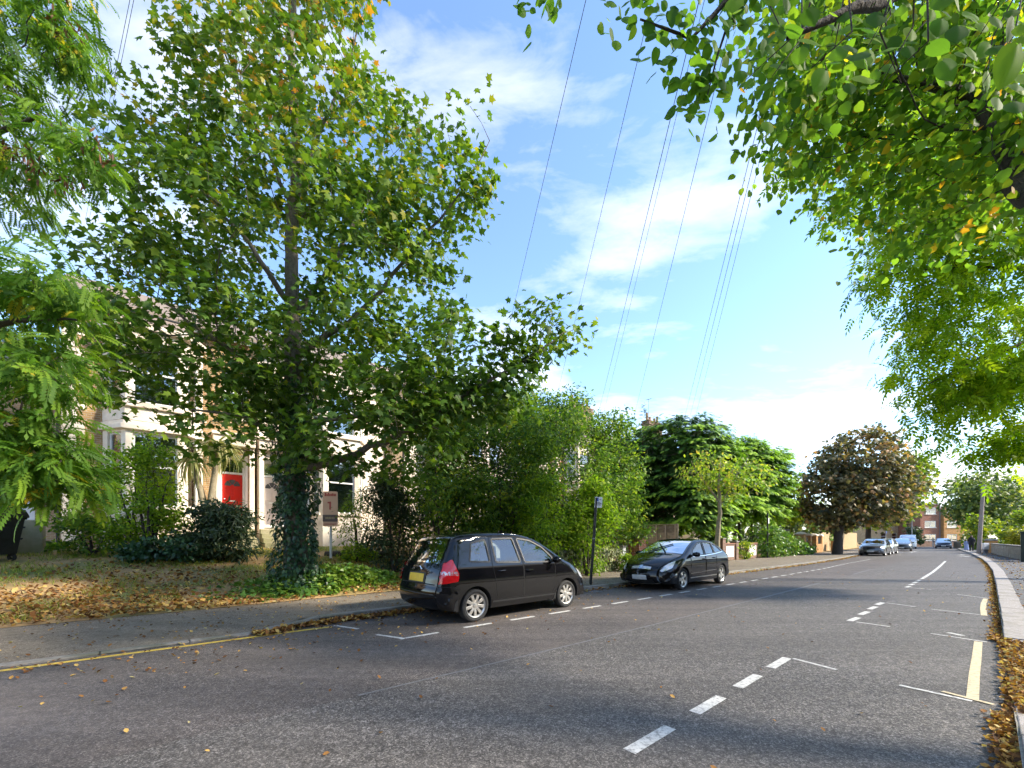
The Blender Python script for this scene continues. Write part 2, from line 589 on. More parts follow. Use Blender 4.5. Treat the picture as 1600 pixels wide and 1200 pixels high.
MAT['bark'] = pmat('grey_brown_bark', (0.09, 0.075, 0.055), (0.17, 0.145, 0.11), 16, 0.95, 1.0, 45)
MAT['bark_dark'] = pmat('dark_bark', (0.035, 0.027, 0.022), (0.07, 0.055, 0.042), 14, 0.95, 1.0, 40)
MAT['bark_pale'] = pmat('pale_bark', (0.24, 0.20, 0.13), (0.33, 0.28, 0.19), 12, 0.95, 0.7, 40)
MAT['moss_concrete'] = pmat('mossy_concrete', (0.34, 0.30, 0.20), (0.24, 0.23, 0.11), 3, 0.95, 0.5, 30)
MAT['green_metal'] = pmat('dark_green_paint', (0.008, 0.02, 0.016), (0.012, 0.026, 0.02), 3, 0.45)
MAT['sign_peach'] = pmat('peach_sign_face', (0.72, 0.42, 0.26), (0.68, 0.39, 0.24), 4, 0.5)
MAT['sign_brown'] = pmat('brown_sign_face', (0.10, 0.06, 0.05), (0.13, 0.08, 0.06), 4, 0.5)
MAT['sign_red'] = pmat('red_print', (0.45, 0.05, 0.03), (0.4, 0.05, 0.03), 4, 0.5)
MAT['sign_white'] = pmat('white_sign_face', (0.75, 0.75, 0.74), (0.7, 0.7, 0.7), 6, 0.4)
MAT['sign_blue'] = pmat('blue_print', (0.02, 0.08, 0.35), (0.02, 0.07, 0.3), 4, 0.4)
MAT['sign_black'] = pmat('black_print', (0.02, 0.02, 0.02), (0.03, 0.03, 0.03), 4, 0.5)
MAT['cable'] = pmat('black_cable', (0.03, 0.03, 0.032), None, rough=0.6)
MAT['curtain'] = pmat('net_curtain', (0.66, 0.66, 0.65), (0.52, 0.53, 0.53), 6, 0.9)
MAT['room'] = pmat('room_interior', (0.05, 0.05, 0.055), (0.09, 0.085, 0.08), 2, 0.9)
MAT['skin'] = pmat('skin', (0.25, 0.14, 0.09), (0.28, 0.16, 0.1), 5, 0.6)
MAT['cloth_black'] = pmat('black_clothing', (0.015, 0.015, 0.02), (0.03, 0.03, 0.035), 12, 0.9)
MAT['cloth_blue'] = pmat('pale_blue_clothing', (0.26, 0.32, 0.58), (0.33, 0.4, 0.64), 8, 0.9)
MAT['lead'] = pmat('lead_grey', (0.2, 0.2, 0.21), (0.26, 0.26, 0.27), 6, 0.6)
MAT['hivis'] = pmat('lime_green_fabric', (0.22, 0.55, 0.03), (0.18, 0.45, 0.03), 14, 0.8)
# ------------------------------------------------------------------ ground, road, pavements
LK = np.array([(-40, 7.5), (0, 7.5), (1.45, 7.52), (2.1, 7.78), (4, 7.8), (8, 7.6), (15, 7.25), (20, 7.0), (25, 6.85), (30, 6.8), (36, 6.9), (44, 7.3), (50, 7.45), (60, 7.9), (75, 8.7), (90, 9.6), (112, 11.2), (125, 12.2)])
RK = np.array([(-40, -0.13), (20, -0.14), (28, -0.1), (35, 0.05), (42, 0.28), (50, 0.68), (60, 1.23), (72, 2.07), (85, 2.9), (100, 3.4), (125, 3.9)])
BACK = np.array([(-40, 9.95), (0, 9.95), (6, 10.2), (16, 10.5), (60, 10.9), (75, 11.7), (90, 12.6), (125, 15.2)])


def lk(s):
    return float(np.interp(s, LK[:, 0], LK[:, 1]))


def rk(s):
    return float(np.interp(s, RK[:, 0], RK[:, 1]))


def back(s):
    return float(np.interp(s, BACK[:, 0], BACK[:, 1]))


def kerb_z(s):          # upstand of the left kerb (dropped at the drive)
    return float(np.interp(s, [-40, 1.35, 2.1, 125], [0.03, 0.03, 0.12, 0.12]))


def rkerb_z(s):
    return float(np.interp(s, [-40, 5.2, 5.4, 9.1, 9.4, 125], [0.10, 0.10, 0.03, 0.03, 0.12, 0.12]))


ZT = [9.9, 10.4, 11, 12, 14, 15.3, 17, 19, 22, 60]
ZZ = [0.115, 0.13, 0.17, 0.32, 0.62, 0.78, 0.95, 1.15, 1.2, 1.3]


def zg(s, t):
    f = float(np.interp(s, [-40, 14, 21, 100], [1.0, 1.0, 0.55, 0.55]))
    z = float(np.interp(t, ZT, ZZ))
    return 0.12 + (z - 0.12) * f


def strip(name, svals, edges, mat, zfun, kind='structure', parent=None, n=1):
    """A sheet between two edge functions of s."""
    m = MB()
    k = n + 1
    for s in svals:
        a, b = edges[0](s), edges[1](s)
        for j in range(k):
            t = a + (b - a) * j / n
            m.v.append(tuple(W(s, t, zfun(s, t))))
    for i in range(len(svals) - 1):
        for j in range(n):
            m.f.append((i * k + j, (i + 1) * k + j, (i + 1) * k + j + 1, i * k + j + 1))
    o = m.build(name, mat, parent, fix=False)
    if kind and parent is None:
        o['kind'] = kind
    return o


g = MB()
g.add([(-900, -900, -0.06), (900, -900, -0.06), (900, 900, -0.06), (-900, 900, -0.06)], [(0, 1, 2, 3)])
tag(g.build('ground', MAT['grassland'], fix=False), kind='structure')

SV = list(np.arange(-40, 20, 1.0)) + list(np.arange(20, 126, 2.0))
road = strip('road', SV, (lambda s: rk(s) - 0.02, lambda s: lk(s) + 0.02), MAT['road'], lambda s, t: 0.0, n=2)
# cross street at the far end
xs = MB()
xs.add([W(100, -60, -0.006), W(118, -60, -0.006), W(124, 70, -0.006), W(106, 70, -0.006)], [(0, 1, 2, 3)])
tag(xs.build('cross_street', MAT['road'], fix=False), kind='structure')

PV = list(np.arange(-40, 20, 0.5)) + list(np.arange(20, 112, 2.0))


def pavz(s, t):
    a = lk(s) + 0.13
    u = min(max((t - a) / max(back(s) - a, 0.1), 0), 1)
    return (kerb_z(s) - 0.004) * (1 - u) + 0.116 * u


strip('left_pavement', PV, (lambda s: lk(s) + 0.13, lambda s: back(s) + 0.05), MAT['pave'], pavz, n=4)
strip('right_pavement', PV, (lambda s: rk(s) - 4.0, lambda s: rk(s) - 0.30), MAT['pave_r'], lambda s, t: rkerb_z(s) - 0.006 if t > rk(s) - 1.0 else 0.105)
strip('right_garden_ground', SV, (lambda s: rk(s) - 60, lambda s: rk(s) - 1.9), MAT['grassland'], lambda s, t: 0.112)

# garden ground on the left, rising to the houses
gm = MB()
gs = list(np.arange(-40, 40, 1.0)) + list(np.arange(40, 112, 4.0))
gt = [0, 0.4, 1, 1.6, 2.4, 3.4, 4.5, 5.6, 7, 9, 12, 30, 70]
for s in gs:
    for dt in gt:
        t = back(s) + 0.03 + dt
        b = 0.035 * math.sin(s * 1.7 + t) * math.sin(t * 2.1 - s * 0.6) if 0.4 < dt < 9 else 0
        gm.v.append(tuple(W(s, t, zg(s, t) + 0.006 + b)))
k = len(gt)
for i in range(len(gs) - 1):
    for j in range(k - 1):
        gm.f.append((i * k + j, (i + 1) * k + j, (i + 1) * k + j + 1, i * k + j + 1))
tag(gm.build('garden_ground', MAT['soil'], smooth='all', fix=False), kind='structure')


# kerbs: a bedding strip each and separate stones
def kerb(name, side, ranges, width, length, mat, zf, edge):
    bed = strip(name, [s for s in np.arange(-40, 112, 1.0)],
                (lambda s: edge(s) + side * width, lambda s: edge(s)), MAT['concrete'], lambda s, t: min(zf(s), 0.12) - 0.02)
    mb0 = None
    i = 0
    for s0, s1 in ranges:
        s = s0
        while s < s1 - 0.05:
            a, b = s, min(s + length, s1)
            za, zb = zf(a + 0.02), zf(b - 0.02)
            jt = random.uniform(-0.006, 0.006)
            m = MB()
            vs = []
            for ss in (a + 0.006, b - 0.006):
                for dt, top in ((0.0, 0), (side * width, 0)):
                    vs.append(W(ss, edge(ss) + dt + jt, -0.04))
            for ss, zz in ((a + 0.006, za), (b - 0.006, zb)):
                for dt in (0.012 * side, side * width):
                    vs.append(W(ss, edge(ss) + dt + jt, zz + random.uniform(-0.002, 0.002)))
            m.add(vs, [(0, 1, 3, 2), (4, 6, 7, 5), (0, 2, 6, 4), (1, 5, 7, 3), (0, 4, 5, 1), (2, 3, 7, 6)])
            m.build('kerb_stone', mat, bed, bevel=0.008)
            s = b
            i += 1
    return bed


kerb('left_kerb', 1, [(-6.0, 62)], 0.14, 0.92, MAT['concrete'], kerb_z, lk)
kerb('right_kerb', -1, [(2.0, 5.3), (5.3, 9.25), (9.25, 75)], 0.31, 0.9, MAT['granite'], rkerb_z, rk)


# the older, darker surfacing of the left lane, a few patches, cracks and ironwork
strip('lane_surface', [s for s in np.arange(-40, 40.1, 0.5)], (lambda s: float(np.interp(s, [-40, 1.5, 4.6, 11, 17, 40], [4.05, 3.95, 3.85, 3.76, 3.72, 3.7])) + 0.03 * math.sin(s * 2.3), lambda s: lk(s) - 0.01), MAT['lane'], lambda s, t: 0.0018, parent=road, n=2)


def patch(name, pts, mat, z=0.003):
    m = MB()
    m.add([W(a, b, z) for a, b in pts], [tuple(range(len(pts)))])
    return m.build(name, mat, road, fix=False)


# gully grating by the left kerb and a round cover in the lane
m = MB()
for q in range(8):
    a_ = 9.25 + q * .055
    m.box(0, 0, 0, 0, 0, 0) if False else m.add([W(a_, 7.13, .006), W(a_ + .03, 7.13, .006), W(a_ + .03, 7.48, .006), W(a_, 7.48, .006)], [(0, 1, 2, 3)])
m.build('gully_grating', MAT['lead'], road, fix=False)
patch('gully_pit', [(9.2, 7.1), (9.72, 7.1), (9.72, 7.5), (9.2, 7.5)], MAT['crack'], .0045)
patch('access_cover', [(10.6 + .3 * math.cos(q * pi / 12), 4.9 + .3 * math.sin(q * pi / 12)) for q in range(24)], MAT['patch'], .0042)


# painted markings, each a piece of the road
def mark(name, pts, w, mat, z=0.004):
    m = MB()
    P = [W(s, t, 0) for s, t in pts]
    for i, p in enumerate(P):
        d = (P[min(i + 1, len(P) - 1)] - P[max(i - 1, 0)]).normalized()
        nn = Vector((-d.y, d.x, 0)) * w / 2
        m.v += [tuple(p + nn + Vector((0, 0, z))), tuple(p - nn + Vector((0, 0, z)))]
    for i in range(len(P) - 1):
        m.f.append((2 * i, 2 * i + 1, 2 * i + 3, 2 * i + 2))
    return m.build(name, mat, road, fix=True)


mark('yellow_line', [(s, 7.34 - 0.004 * max(s, 0)) for s in np.arange(-38, 2.4, 1.0)] + [(2.33, 7.3)], 0.10, MAT['yellow_line'])
mark('bay_line', [(2.40, 7.38), (2.60, 6.84)], 0.06, MAT['white_line'], 0.005)
mark('bay_line', [(2.66, 6.25), (2.86, 5.76)], 0.06, MAT['white_line'], 0.005)
mark('bay_line', [(2.80, 5.74), (3.46, 5.74)], 0.07, MAT['white_line'], 0.006)


def ldash(s):
    return float(np.interp(s, [0, 4, 9, 14, 20, 25, 30, 40, 50], [5.8, 5.78, 5.62, 5.53, 5.42, 5.36, 5.5, 5.55, 5.6]))


s = 3.98
while s < 38:
    mark('bay_dash', [(s, ldash(s)), (s + 0.58, ldash(s + 0.58))], 0.085, MAT['white_line'])
    s += 1.0
for a, b in ((2.54, 3.11), (3.53, 4.07), (4.46, 5.02), (5.42, 6.02), (9.56, 10.1), (10.5, 11.05), (11.45, 12.0), (12.35, 12.86), (17.4, 17.9), (18.35, 18.9), (19.3, 19.9), (20.3, 20.9)):
    mark('bay_dash', [(a, 1.66), (b, 1.66 if a < 8 else 1.62)], 0.10, MAT['white_line'])
mark('bay_line', [(21.4, 1.62), (26, 1.63), (32, 1.72), (39, 1.86)], 0.10, MAT['white_line'])
for a, b in (((6.04, 1.60), (5.90, 1.14)), ((9.53, 1.56), (9.45, 1.10)), ((12.88, 1.56), (12.62, 1.05)), ((17.38, 1.56), (17.2, 1.1)),
             ((5.76, 0.60), (5.70, 0.10)), ((9.26, 0.60), (9.10, 0.02)), ((12.45, 0.80), (12.25, 0.12)), ((16.2, 0.55), (15.75, 0.0))):
    mark('bay_line', [a, b], 0.05, MAT['white_line'], 0.005)
mark('bay_line', [(9.55, 0.42), (9.42, 0.26)], 0.09, MAT['white_line'], 0.006)
mark('yellow_bar', [(5.78, 0.10), (6.8, 0.105), (7.8, 0.10), (9.04, 0.10)], 0.082, MAT['pale_yellow'])
mark('yellow_bar', [(12.2, 0.06), (13.4, 0.08), (14.4, 0.08), (15.6, 0.05)], 0.085, MAT['pale_yellow'])
mark('yellow_bar', [(5.84, 0.30), (5.72, -0.03)], 0.05, MAT['pale_yellow'], 0.007)
mark('faded_centre_line', [(11.0, 3.76), (13.5, 3.74), (16.9, 3.72)], 0.07, MAT['faded_line'])
mark('road_joint', [(1.5, 3.95), (4.6, 3.85), (8, 3.8), (11.0, 3.76)], 0.035, MAT['faded_line'])
mark('faded_centre_line', [(22, 3.7), (26, 3.72)], 0.07, MAT['faded_line'])
for s in (60.5, 63.5):
    mark('junction_dash', [(s, 5.2), (s + 1.5, 5.6)], 0.25, MAT['white_line'])
for s, t in ((50.0, 1.0), (51.2, 1.35), (56, 1.5)):
    mark('zebra_patch', [(s, t), (s + 0.9, t + 0.3)], 0.35, MAT['white_line'])
# ------------------------------------------------------------------ foliage
def tri_fan(pts, c, fold=0.12, droop=0.2):
    V = [(c[0], c[1])] + list(pts)
    V = np.array(V, dtype=float)
    z = -fold * np.abs(V[:, 0]) - droop * V[:, 1] ** 2
    V = np.column_stack([V, z])
    n = len(pts)
    F = np.array([(0, 1 + i, 1 + (i + 1) % n) for i in range(n)])
    return V, F


def half(pts):
    """Mirror an outline given for x >= 0 from base to tip."""
    return [p for p in pts] + [(-x, y) for x, y in pts[::-1] if abs(x) > 1e-6]


T_MAPLE = tri_fan(half([(0.0, 0.0), (0.44, 0.12), (0.28, 0.31), (0.57, 0.54), (0.23, 0.60), (0.0, 1.0)]), (0, 0.38), 0.22, 0.22)
T_LIME = tri_fan(half([(0.0, 0.06), (0.2, 0.0), (0.40, 0.14), (0.46, 0.38), (0.36, 0.65), (0.16, 0.86), (0.0, 1.04)]), (0, 0.42), 0.20, 0.16)


def folded(w0, y0, w1, y1, fold, droop):
    V = np.array([(0, 0), (w0, y0), (w1, y1), (0, 1.0), (-w1, y1), (-w0, y0)], float)
    V = np.column_stack([V, -fold * np.abs(V[:, 0]) - droop * V[:, 1] ** 2])
    return V, np.array([(0, 1, 2), (0, 2, 3), (0, 3, 4), (0, 4, 5)])


T_OVAL = folded(.23, .25, .22, .62, .3, .2)
T_NARROW = folded(.12, .3, .11, .64, .3, .25)
T_IVY = tri_fan(half([(0.0, 0.0), (0.25, -0.08), (0.45, 0.2), (0.25, 0.4), (0.14, 0.75), (0.0, 1.0)]), (0, 0.3), 0.15, 0.1)
T_CLUMP = tri_fan(half([(0.0, 0.0), (0.35, 0.1), (0.3, 0.4), (0.5, 0.6), (0.2, 0.7), (0.0, 1.0)]), (0, 0.4), 0.3, 0.2)


def pinnate(n, ll, lw, tipdroop=0.45):
    """A compound leaf: n pairs of leaflets along a stalk, plus one at the tip."""
    V, F = [], []

    def leaflet(bx, by, dx, dy):
        px, py = -dy, dx
        o = len(V)
        for a, w in ((0, 0), (0.48, 1.15), (1, 0), (0.48, -1.15)):
            x = bx + dx * ll * a + px * lw * w
            y = by + dy * ll * a + py * lw * w
            V.append((x, y, -tipdroop * y * y - 0.35 * abs(x - 0) * abs(x) / max(ll, 1e-3) * 0.6))
        F.extend([(o, o + 1, o + 2), (o, o + 2, o + 3)])

    for i in range(n):
        y = 0.22 + 0.72 * i / n
        a = 0.35 + 0.35 * i / n
        c, s_ = math.cos(a), math.sin(a)
        leaflet(0.008, y, c, s_)
        leaflet(-0.008, y, -c, s_)
    leaflet(0, 0.95, 0, 1)
    o = len(V)
    for y in (0, 0.5, 1.0):
        for x in (-0.007, 0.007):
            V.append((x, y, -tipdroop * y * y))
    F += [(o, o + 1, o + 3), (o, o + 3, o + 2), (o + 2, o + 3, o + 5), (o + 2, o + 5, o + 4)]
    return np.array(V), np.array(F)


T_ROBINIA = pinnate(8, 0.20, 0.044, 0.45)
T_ASH = pinnate(4, 0.34, 0.07, 0.45)


def spray():
    """Flat feathery conifer spray."""
    V, F = [], []

    def blade(x0, y0, x1, y1, w):
        d = math.hypot(x1 - x0, y1 - y0)
        px, py = -(y1 - y0) / d * w, (x1 - x0) / d * w
        o = len(V)
        for x, y in ((x0 - px, y0 - py), (x0 + px, y0 + py), (x1, y1)):
            V.append((x, y, -0.25 * y * y - 0.3 * x * x))
        F.append((o, o + 1, o + 2))
    blade(0, 0, 0, 1.0, 0.08)
    for i in range(4):
        y = 0.06 + 0.20 * i
        l_ = 0.48 * (1 - 0.55 * i / 4)
        for sx in (-1, 1):
            blade(0, y, sx * l_ * 0.75, y + l_ * 0.75, 0.08)
    return np.array(V), np.array(F)


T_SPRAY = spray()


def blade_tpl(nseg=5, w=0.03, bend=0.9):
    V, F = [], []
    for i in range(nseg + 1):
        u = i / nseg
        ww = w * (1 - u) ** 0.6 * (0.5 + min(u * 4, 1) * 0.5)
        a = bend * u
        y = math.sin(a) / max(bend, 1e-3) if bend > 0 else u
        z = -(1 - math.cos(a)) / max(bend, 1e-3)
        V += [(-ww, y, z), (ww, y, z)]
    for i in range(nseg):
        a = 2 * i
        F += [(a, a + 1, a + 3), (a, a + 3, a + 2)]
    return np.array(V), np.array(F)


def unit(a):
    return a / np.maximum(np.linalg.norm(a, axis=1, keepdims=True), 1e-9)


def leaf_arrays(tpl, pos, nrm, dirv, size):
    V, F = tpl
    nrm = unit(nrm)
    y = unit(dirv - nrm * np.sum(nrm * dirv, axis=1, keepdims=True))
    x = np.cross(y, nrm)
    P = pos[:, None, :] + size[:, None, None] * (V[None, :, 0:1] * x[:, None, :] + V[None, :, 1:2] * y[:, None, :] + V[None, :, 2:3] * nrm[:, None, :])
    k = len(V)
    FF = F[None] + (np.arange(len(pos)) * k)[:, None, None]
    return P.reshape(-1, 3), FF.reshape(-1, 3), k


def leaf_mesh(name, tpl, pos, nrm, dirv, size, val, mat, parent=None):
    V, F, k = leaf_arrays(tpl, np.asarray(pos, float), np.asarray(nrm, float), np.asarray(dirv, float), np.asarray(size, float))
    me = mesh_np(name, V, F, np.repeat(val, k))
    me.materials.append(mat)
    return link(name, me, parent)


def in_blob(n, c, r, shell=0.55):
    d = unit(rng.normal(size=(n, 3)))
    u = rng.random(n) ** (1 / 3 * (1 - shell) + 0.05 * shell)
    return np.asarray(c) + d * u[:, None] * np.asarray(r)


def grow(chains, targets, alpha=0.35, seg=0.35, wob=0.05, tip=0.006, power=2.3):
    """Connect every target to the growing skeleton; returns nodes, parents, radii."""
    pos, par, plen, fixed = [], [], [], []
    for ch in chains:
        prev = -1
        if pos:
            A = np.array(pos)
            prev = int(np.argmin(np.sum((A - np.array(ch[0][0])) ** 2, axis=1)))
        for j in range(len(ch) - 1):
            p0, r0 = np.array(ch[j][0], float), ch[j][1]
            p1, r1 = np.array(ch[j + 1][0], float), ch[j + 1][1]
            m = max(1, int(np.linalg.norm(p1 - p0) / seg))
            for q in range(0 if j == 0 else 1, m + 1):
                u = q / m
                w = rng.normal(size=3) * wob * 0.5 if 0 < q < m else 0
                pos.append(p0 + (p1 - p0) * u + w)
                par.append(prev)
                fixed.append(r0 + (r1 - r0) * u)
                plen.append(0.0 if prev < 0 else plen[prev] + float(np.linalg.norm(pos[-1] - pos[prev])))
                prev = len(pos) - 1
    A = np.array(pos)
    d0 = np.min(np.linalg.norm(targets[:, None, :] - A[None], axis=2), axis=1)
    order = np.argsort(d0)
    cap = len(pos) + len(targets) * 14
    buf = np.zeros((cap, 3))
    buf[:len(pos)] = A
    pl = np.zeros(cap)
    pl[:len(pos)] = plen
    n = len(pos)
    ends = []
    first = n
    for ti in order:
        T = targets[ti]
        dd = np.linalg.norm(buf[:n] - T, axis=1)
        up = np.maximum(buf[:n, 2] - T[2], 0)
        cost = dd + alpha * pl[:n] + 0.5 * up
        j = int(np.argmin(cost))
        m = min(max(2, int(dd[j] / seg)), 13)
        p0 = buf[j].copy()
        bulge = np.array([0, 0, 1]) * dd[j] * rng.uniform(-0.02, 0.12) + rng.normal(size=3) * dd[j] * 0.05
        prev = j
        for q in range(1, m + 1):
            u = q / m
            buf[n] = p0 + (T - p0) * u + bulge * 4 * u * (1 - u) * 0.6 + (rng.normal(size=3) * wob * 0.4 if q < m else 0)
            par.append(prev)
            fixed.append(0.0)
            pl[n] = pl[prev] + np.linalg.norm(buf[n] - buf[prev])
            prev = n
            n += 1
        ends.append(prev)
    pos = buf[:n]
    par = np.array(par)
    acc = np.zeros(n)
    isleaf = np.ones(n, bool)
    isleaf[par[par >= 0]] = False
    for i in range(n - 1, -1, -1):
        r = acc[i] ** (1 / power) if acc[i] > 0 else tip
        if fixed[i] > 0:
            r = max(fixed[i], 0.3 * fixed[i])
        acc[i] = r
        if par[i] >= 0:
            acc[par[i]] += r ** power
    return pos, par, acc


def wood_mesh(name, pos, par, radii, mat, parent, minr=0.0):
    n = len(pos)
    child = {}
    for i in range(n):
        p = par[i]
        if p >= 0 and (p not in child or radii[i] > radii[child[p]]):
            child[p] = i
    V, F = [], []
    for start in range(n):
        p = par[start]
        if p >= 0 and child.get(p) == start:
            continue
        path = ([p] if p >= 0 else []) + [start]
        while path[-1] in child:
            path.append(child[path[-1]])
        rmax = radii[start]
        if rmax < minr:
            continue
        k = 10 if rmax > 0.1 else (6 if rmax > 0.03 else 4)
        o = len(V)
        u = None
        pts = [Vector(pos[i]) for i in path]
        for j, i in enumerate(path):
            d = pts[min(j + 1, len(pts) - 1)] - pts[max(j - 1, 0)]
            d = d.normalized() if d.length > 1e-9 else Vector((0, 0, 1))
            if u is None:
                u = d.orthogonal().normalized()
            else:
                u = u - d * u.dot(d)
                u = u.normalized() if u.length > 1e-6 else d.orthogonal().normalized()
            w = d.cross(u)
            r = min(radii[i], rmax * 1.0) if (j == 0 and p >= 0) else radii[i]
            for q in range(k):
                a = 2 * pi * q / k
                V.append(pts[j] + (u * math.cos(a) + w * math.sin(a)) * r)
        for j in range(len(path) - 1):
            for q in range(k):
                F.append((o + j * k + q, o + j * k + (q + 1) % k, o + (j + 1) * k + (q + 1) % k, o + (j + 1) * k + q))
    me = mesh_np(name, np.array(V), np.array(F), smooth=True)
    me.materials.append(mat)
    return link(name, me, parent)


def make_plant(name, label, cat, chains, blobs, n, lpc, cr, tpl, size, lmat, bmat, group=None, alpha=0.35, tip=0.006,
               minr=0.0, shell=0.5, flat=0.7, droop=0.5, jit=0.6, vfun=None, wob=0.05, seg=0.35, crown='crown', trunk='trunk', sizevar=0.3, outw=0.5, extra=None):
    base = Vector(chains[0][0][0])
    root = empty(name, base, 0, label, cat, group)
    vol = np.array([b[2] if len(b) > 2 else np.prod(b[1]) ** (2 / 3) for b in blobs])
    cnt = np.maximum(3, (n * vol / vol.sum()).astype(int))
    tg, ctr = [], []
    for b, c in zip(blobs, cnt):
        p = in_blob(c, np.array(b[0]), np.array(b[1]), shell)
        tg.append(p)
        ctr.append(np.repeat([np.array(b[0], float)], c, axis=0))
    tg = np.vstack(tg)
    ctr = np.vstack(ctr)
    pos, par, rr = grow(chains, tg, alpha, seg, wob, tip)
    b0 = np.array(base)
    wood_mesh(trunk, pos - b0, par, rr, bmat, root, minr)
    idx = np.repeat(np.arange(len(tg)), lpc)
    m = len(idx)
    P = tg[idx] + np.clip(rng.normal(size=(m, 3)), -1.6, 1.6) * cr * np.array([1, 1, 0.65])
    outv = unit(tg - ctr)[idx]
    up = np.zeros((m, 3))
    up[:, 2] = 1
    nrm = up * flat + outv * outw + rng.normal(size=(m, 3)) * jit
    dv = outv + rng.normal(size=(m, 3)) * 0.8 - up * droop
    sz = size * (1 + rng.uniform(-sizevar, sizevar, m))
    val = rng.random(m)
    cl = rng.normal(size=len(tg))[idx] * 0.12
    val = np.clip(0.75 * val + 0.125 + cl, 0, 1)
    if vfun is not None:
        val = vfun(P, val)
    o = leaf_mesh(crown, tpl, P - b0, nrm, dv, sz, val, lmat, root)
    return root


LM = {}
LM['syc'] = leafmat('sycamore_leaves', [(0.0, (0.031, 0.065, 0.013)), (0.45, (0.068, 0.133, 0.019)), (0.75, (0.159, 0.221, 0.023)), (0.9, (0.298, 0.232, 0.019)), (1.0, (0.447, 0.177, 0.026))], 0.30, spec=0.20)
LM['rob'] = leafmat('locust_leaves', [(0.0, (0.032, 0.075, 0.013)), (0.5, (0.081, 0.162, 0.022)), (0.9, (0.162, 0.250, 0.026)), (1.0, (0.420, 0.300, 0.029))], 0.38, spec=0.10)
LM['lime'] = leafmat('lime_leaves', [(0.0, (0.046, 0.105, 0.018)), (0.5, (0.109, 0.203, 0.026)), (0.88, (0.210, 0.270, 0.026)), (0.965, (0.466, 0.360, 0.026)), (1.0, (0.559, 0.270, 0.034))], 0.48, spec=0.12)
LM['ash'] = leafmat('ash_leaves', [(0.0, (0.068, 0.129, 0.008)), (0.5, (0.152, 0.247, 0.010)), (1.0, (0.335, 0.389, 0.015))], 0.5, spec=0.10)
LM['ivy'] = leafmat('ivy_leaves', [(0.0, (0.011, 0.032, 0.014)), (0.6, (0.025, 0.069, 0.025)), (1.0, (0.069, 0.138, 0.052))], 0.18, 0.35)
LM['ivyl'] = leafmat('light_ivy_leaves', [(0.0, (0.028, 0.070, 0.014)), (0.5, (0.077, 0.168, 0.026)), (1.0, (0.196, 0.266, 0.036))], 0.25, 0.4)
LM['ivyv'] = leafmat('variegated_ivy_leaves', [(0.0, (0.03, 0.06, 0.02)), (0.5, (0.11, 0.14, 0.05)), (1.0, (0.36, 0.36, 0.18))], 0.25, 0.5)
LM['privet'] = leafmat('privet_leaves', [(0.0, (0.029, 0.072, 0.017)), (0.5, (0.086, 0.161, 0.023)), (0.85, (0.193, 0.270, 0.029)), (1.0, (0.365, 0.376, 0.041))], 0.32, spec=0.15)
LM['bright'] = leafmat('bright_green_leaves', [(0.0, (0.057, 0.116, 0.011)), (0.5, (0.129, 0.222, 0.016)), (1.0, (0.285, 0.351, 0.029))], 0.4, spec=0.15)
LM['darkshrub'] = leafmat('dark_shrub_leaves', [(0.0, (0.013, 0.029, 0.016)), (0.7, (0.036, 0.065, 0.029)), (1.0, (0.098, 0.130, 0.052))], 0.2)
LM['conifer'] = leafmat('conifer_sprays', [(0.0, (0.018, 0.049, 0.013)), (0.5, (0.062, 0.146, 0.025)), (0.8, (0.142, 0.269, 0.030)), (1.0, (0.287, 0.440, 0.035))], 0.22, 0.6)
LM['coniferb'] = leafmat('bright_conifer_sprays', [(0.0, (0.042, 0.103, 0.012)), (0.5, (0.127, 0.252, 0.018)), (1.0, (0.314, 0.459, 0.025))], 0.28, 0.6)
LM['copper'] = leafmat('copper_maple_leaves', [(0.0, (0.030, 0.035, 0.021)), (0.45, (0.090, 0.088, 0.044)), (0.75, (0.215, 0.166, 0.073)), (1.0, (0.517, 0.254, 0.110))], 0.25, spec=0.25)
LM['yellow'] = leafmat('yellowing_leaves', [(0.0, (0.065, 0.132, 0.020)), (0.4, (0.159, 0.238, 0.025)), (0.75, (0.299, 0.343, 0.040)), (1.0, (0.393, 0.290, 0.070))], 0.38)
LM['ygreen'] = leafmat('yellow_green_leaves', [(0.0, (0.042, 0.084, 0.012)), (0.5, (0.132, 0.192, 0.017)), (1.0, (0.336, 0.312, 0.024))], 0.4)
LM['farleaf'] = leafmat('far_leaves', [(0.0, (0.027, 0.058, 0.019)), (0.5, (0.087, 0.137, 0.039)), (0.8, (0.195, 0.234, 0.058)), (1.0, (0.390, 0.370, 0.098))], 0.28)
LM['hedgey'] = leafmat('golden_hedge_leaves', [(0.0, (0.07, 0.10, 0.01)), (0.5, (0.22, 0.23, 0.015)), (1.0, (0.42, 0.37, 0.03))], 0.25)
LM['litter'] = leafmat('fallen_leaves', [(0.0, (0.06, 0.028, 0.012)), (0.35, (0.20, 0.085, 0.025)), (0.65, (0.38, 0.19, 0.05)), (0.85, (0.52, 0.34, 0.10)), (1.0, (0.40, 0.34, 0.16))], 0.15, 0.8)
T_CURL = tri_fan(half([(0.0, 0.0), (0.34, 0.18), (0.40, 0.58), (0.0, 1.0)]), (0, 0.4), -0.55, -0.45)
LM['grass'] = leafmat('grass_blades', [(0.0, (0.070, 0.112, 0.014)), (0.6, (0.182, 0.238, 0.024)), (1.0, (0.392, 0.350, 0.072))], 0.3, 0.6)
LM['cord'] = leafmat('cordyline_leaves', [(0.0, (0.14, 0.17, 0.06)), (0.6, (0.30, 0.31, 0.13)), (1.0, (0.46, 0.40, 0.2))], 0.25, 0.5)
LM['pods'] = leafmat('seed_pods', [(0.0, (0.06, 0.03, 0.015)), (1.0, (0.17, 0.08, 0.035))], 0.1, 0.7)
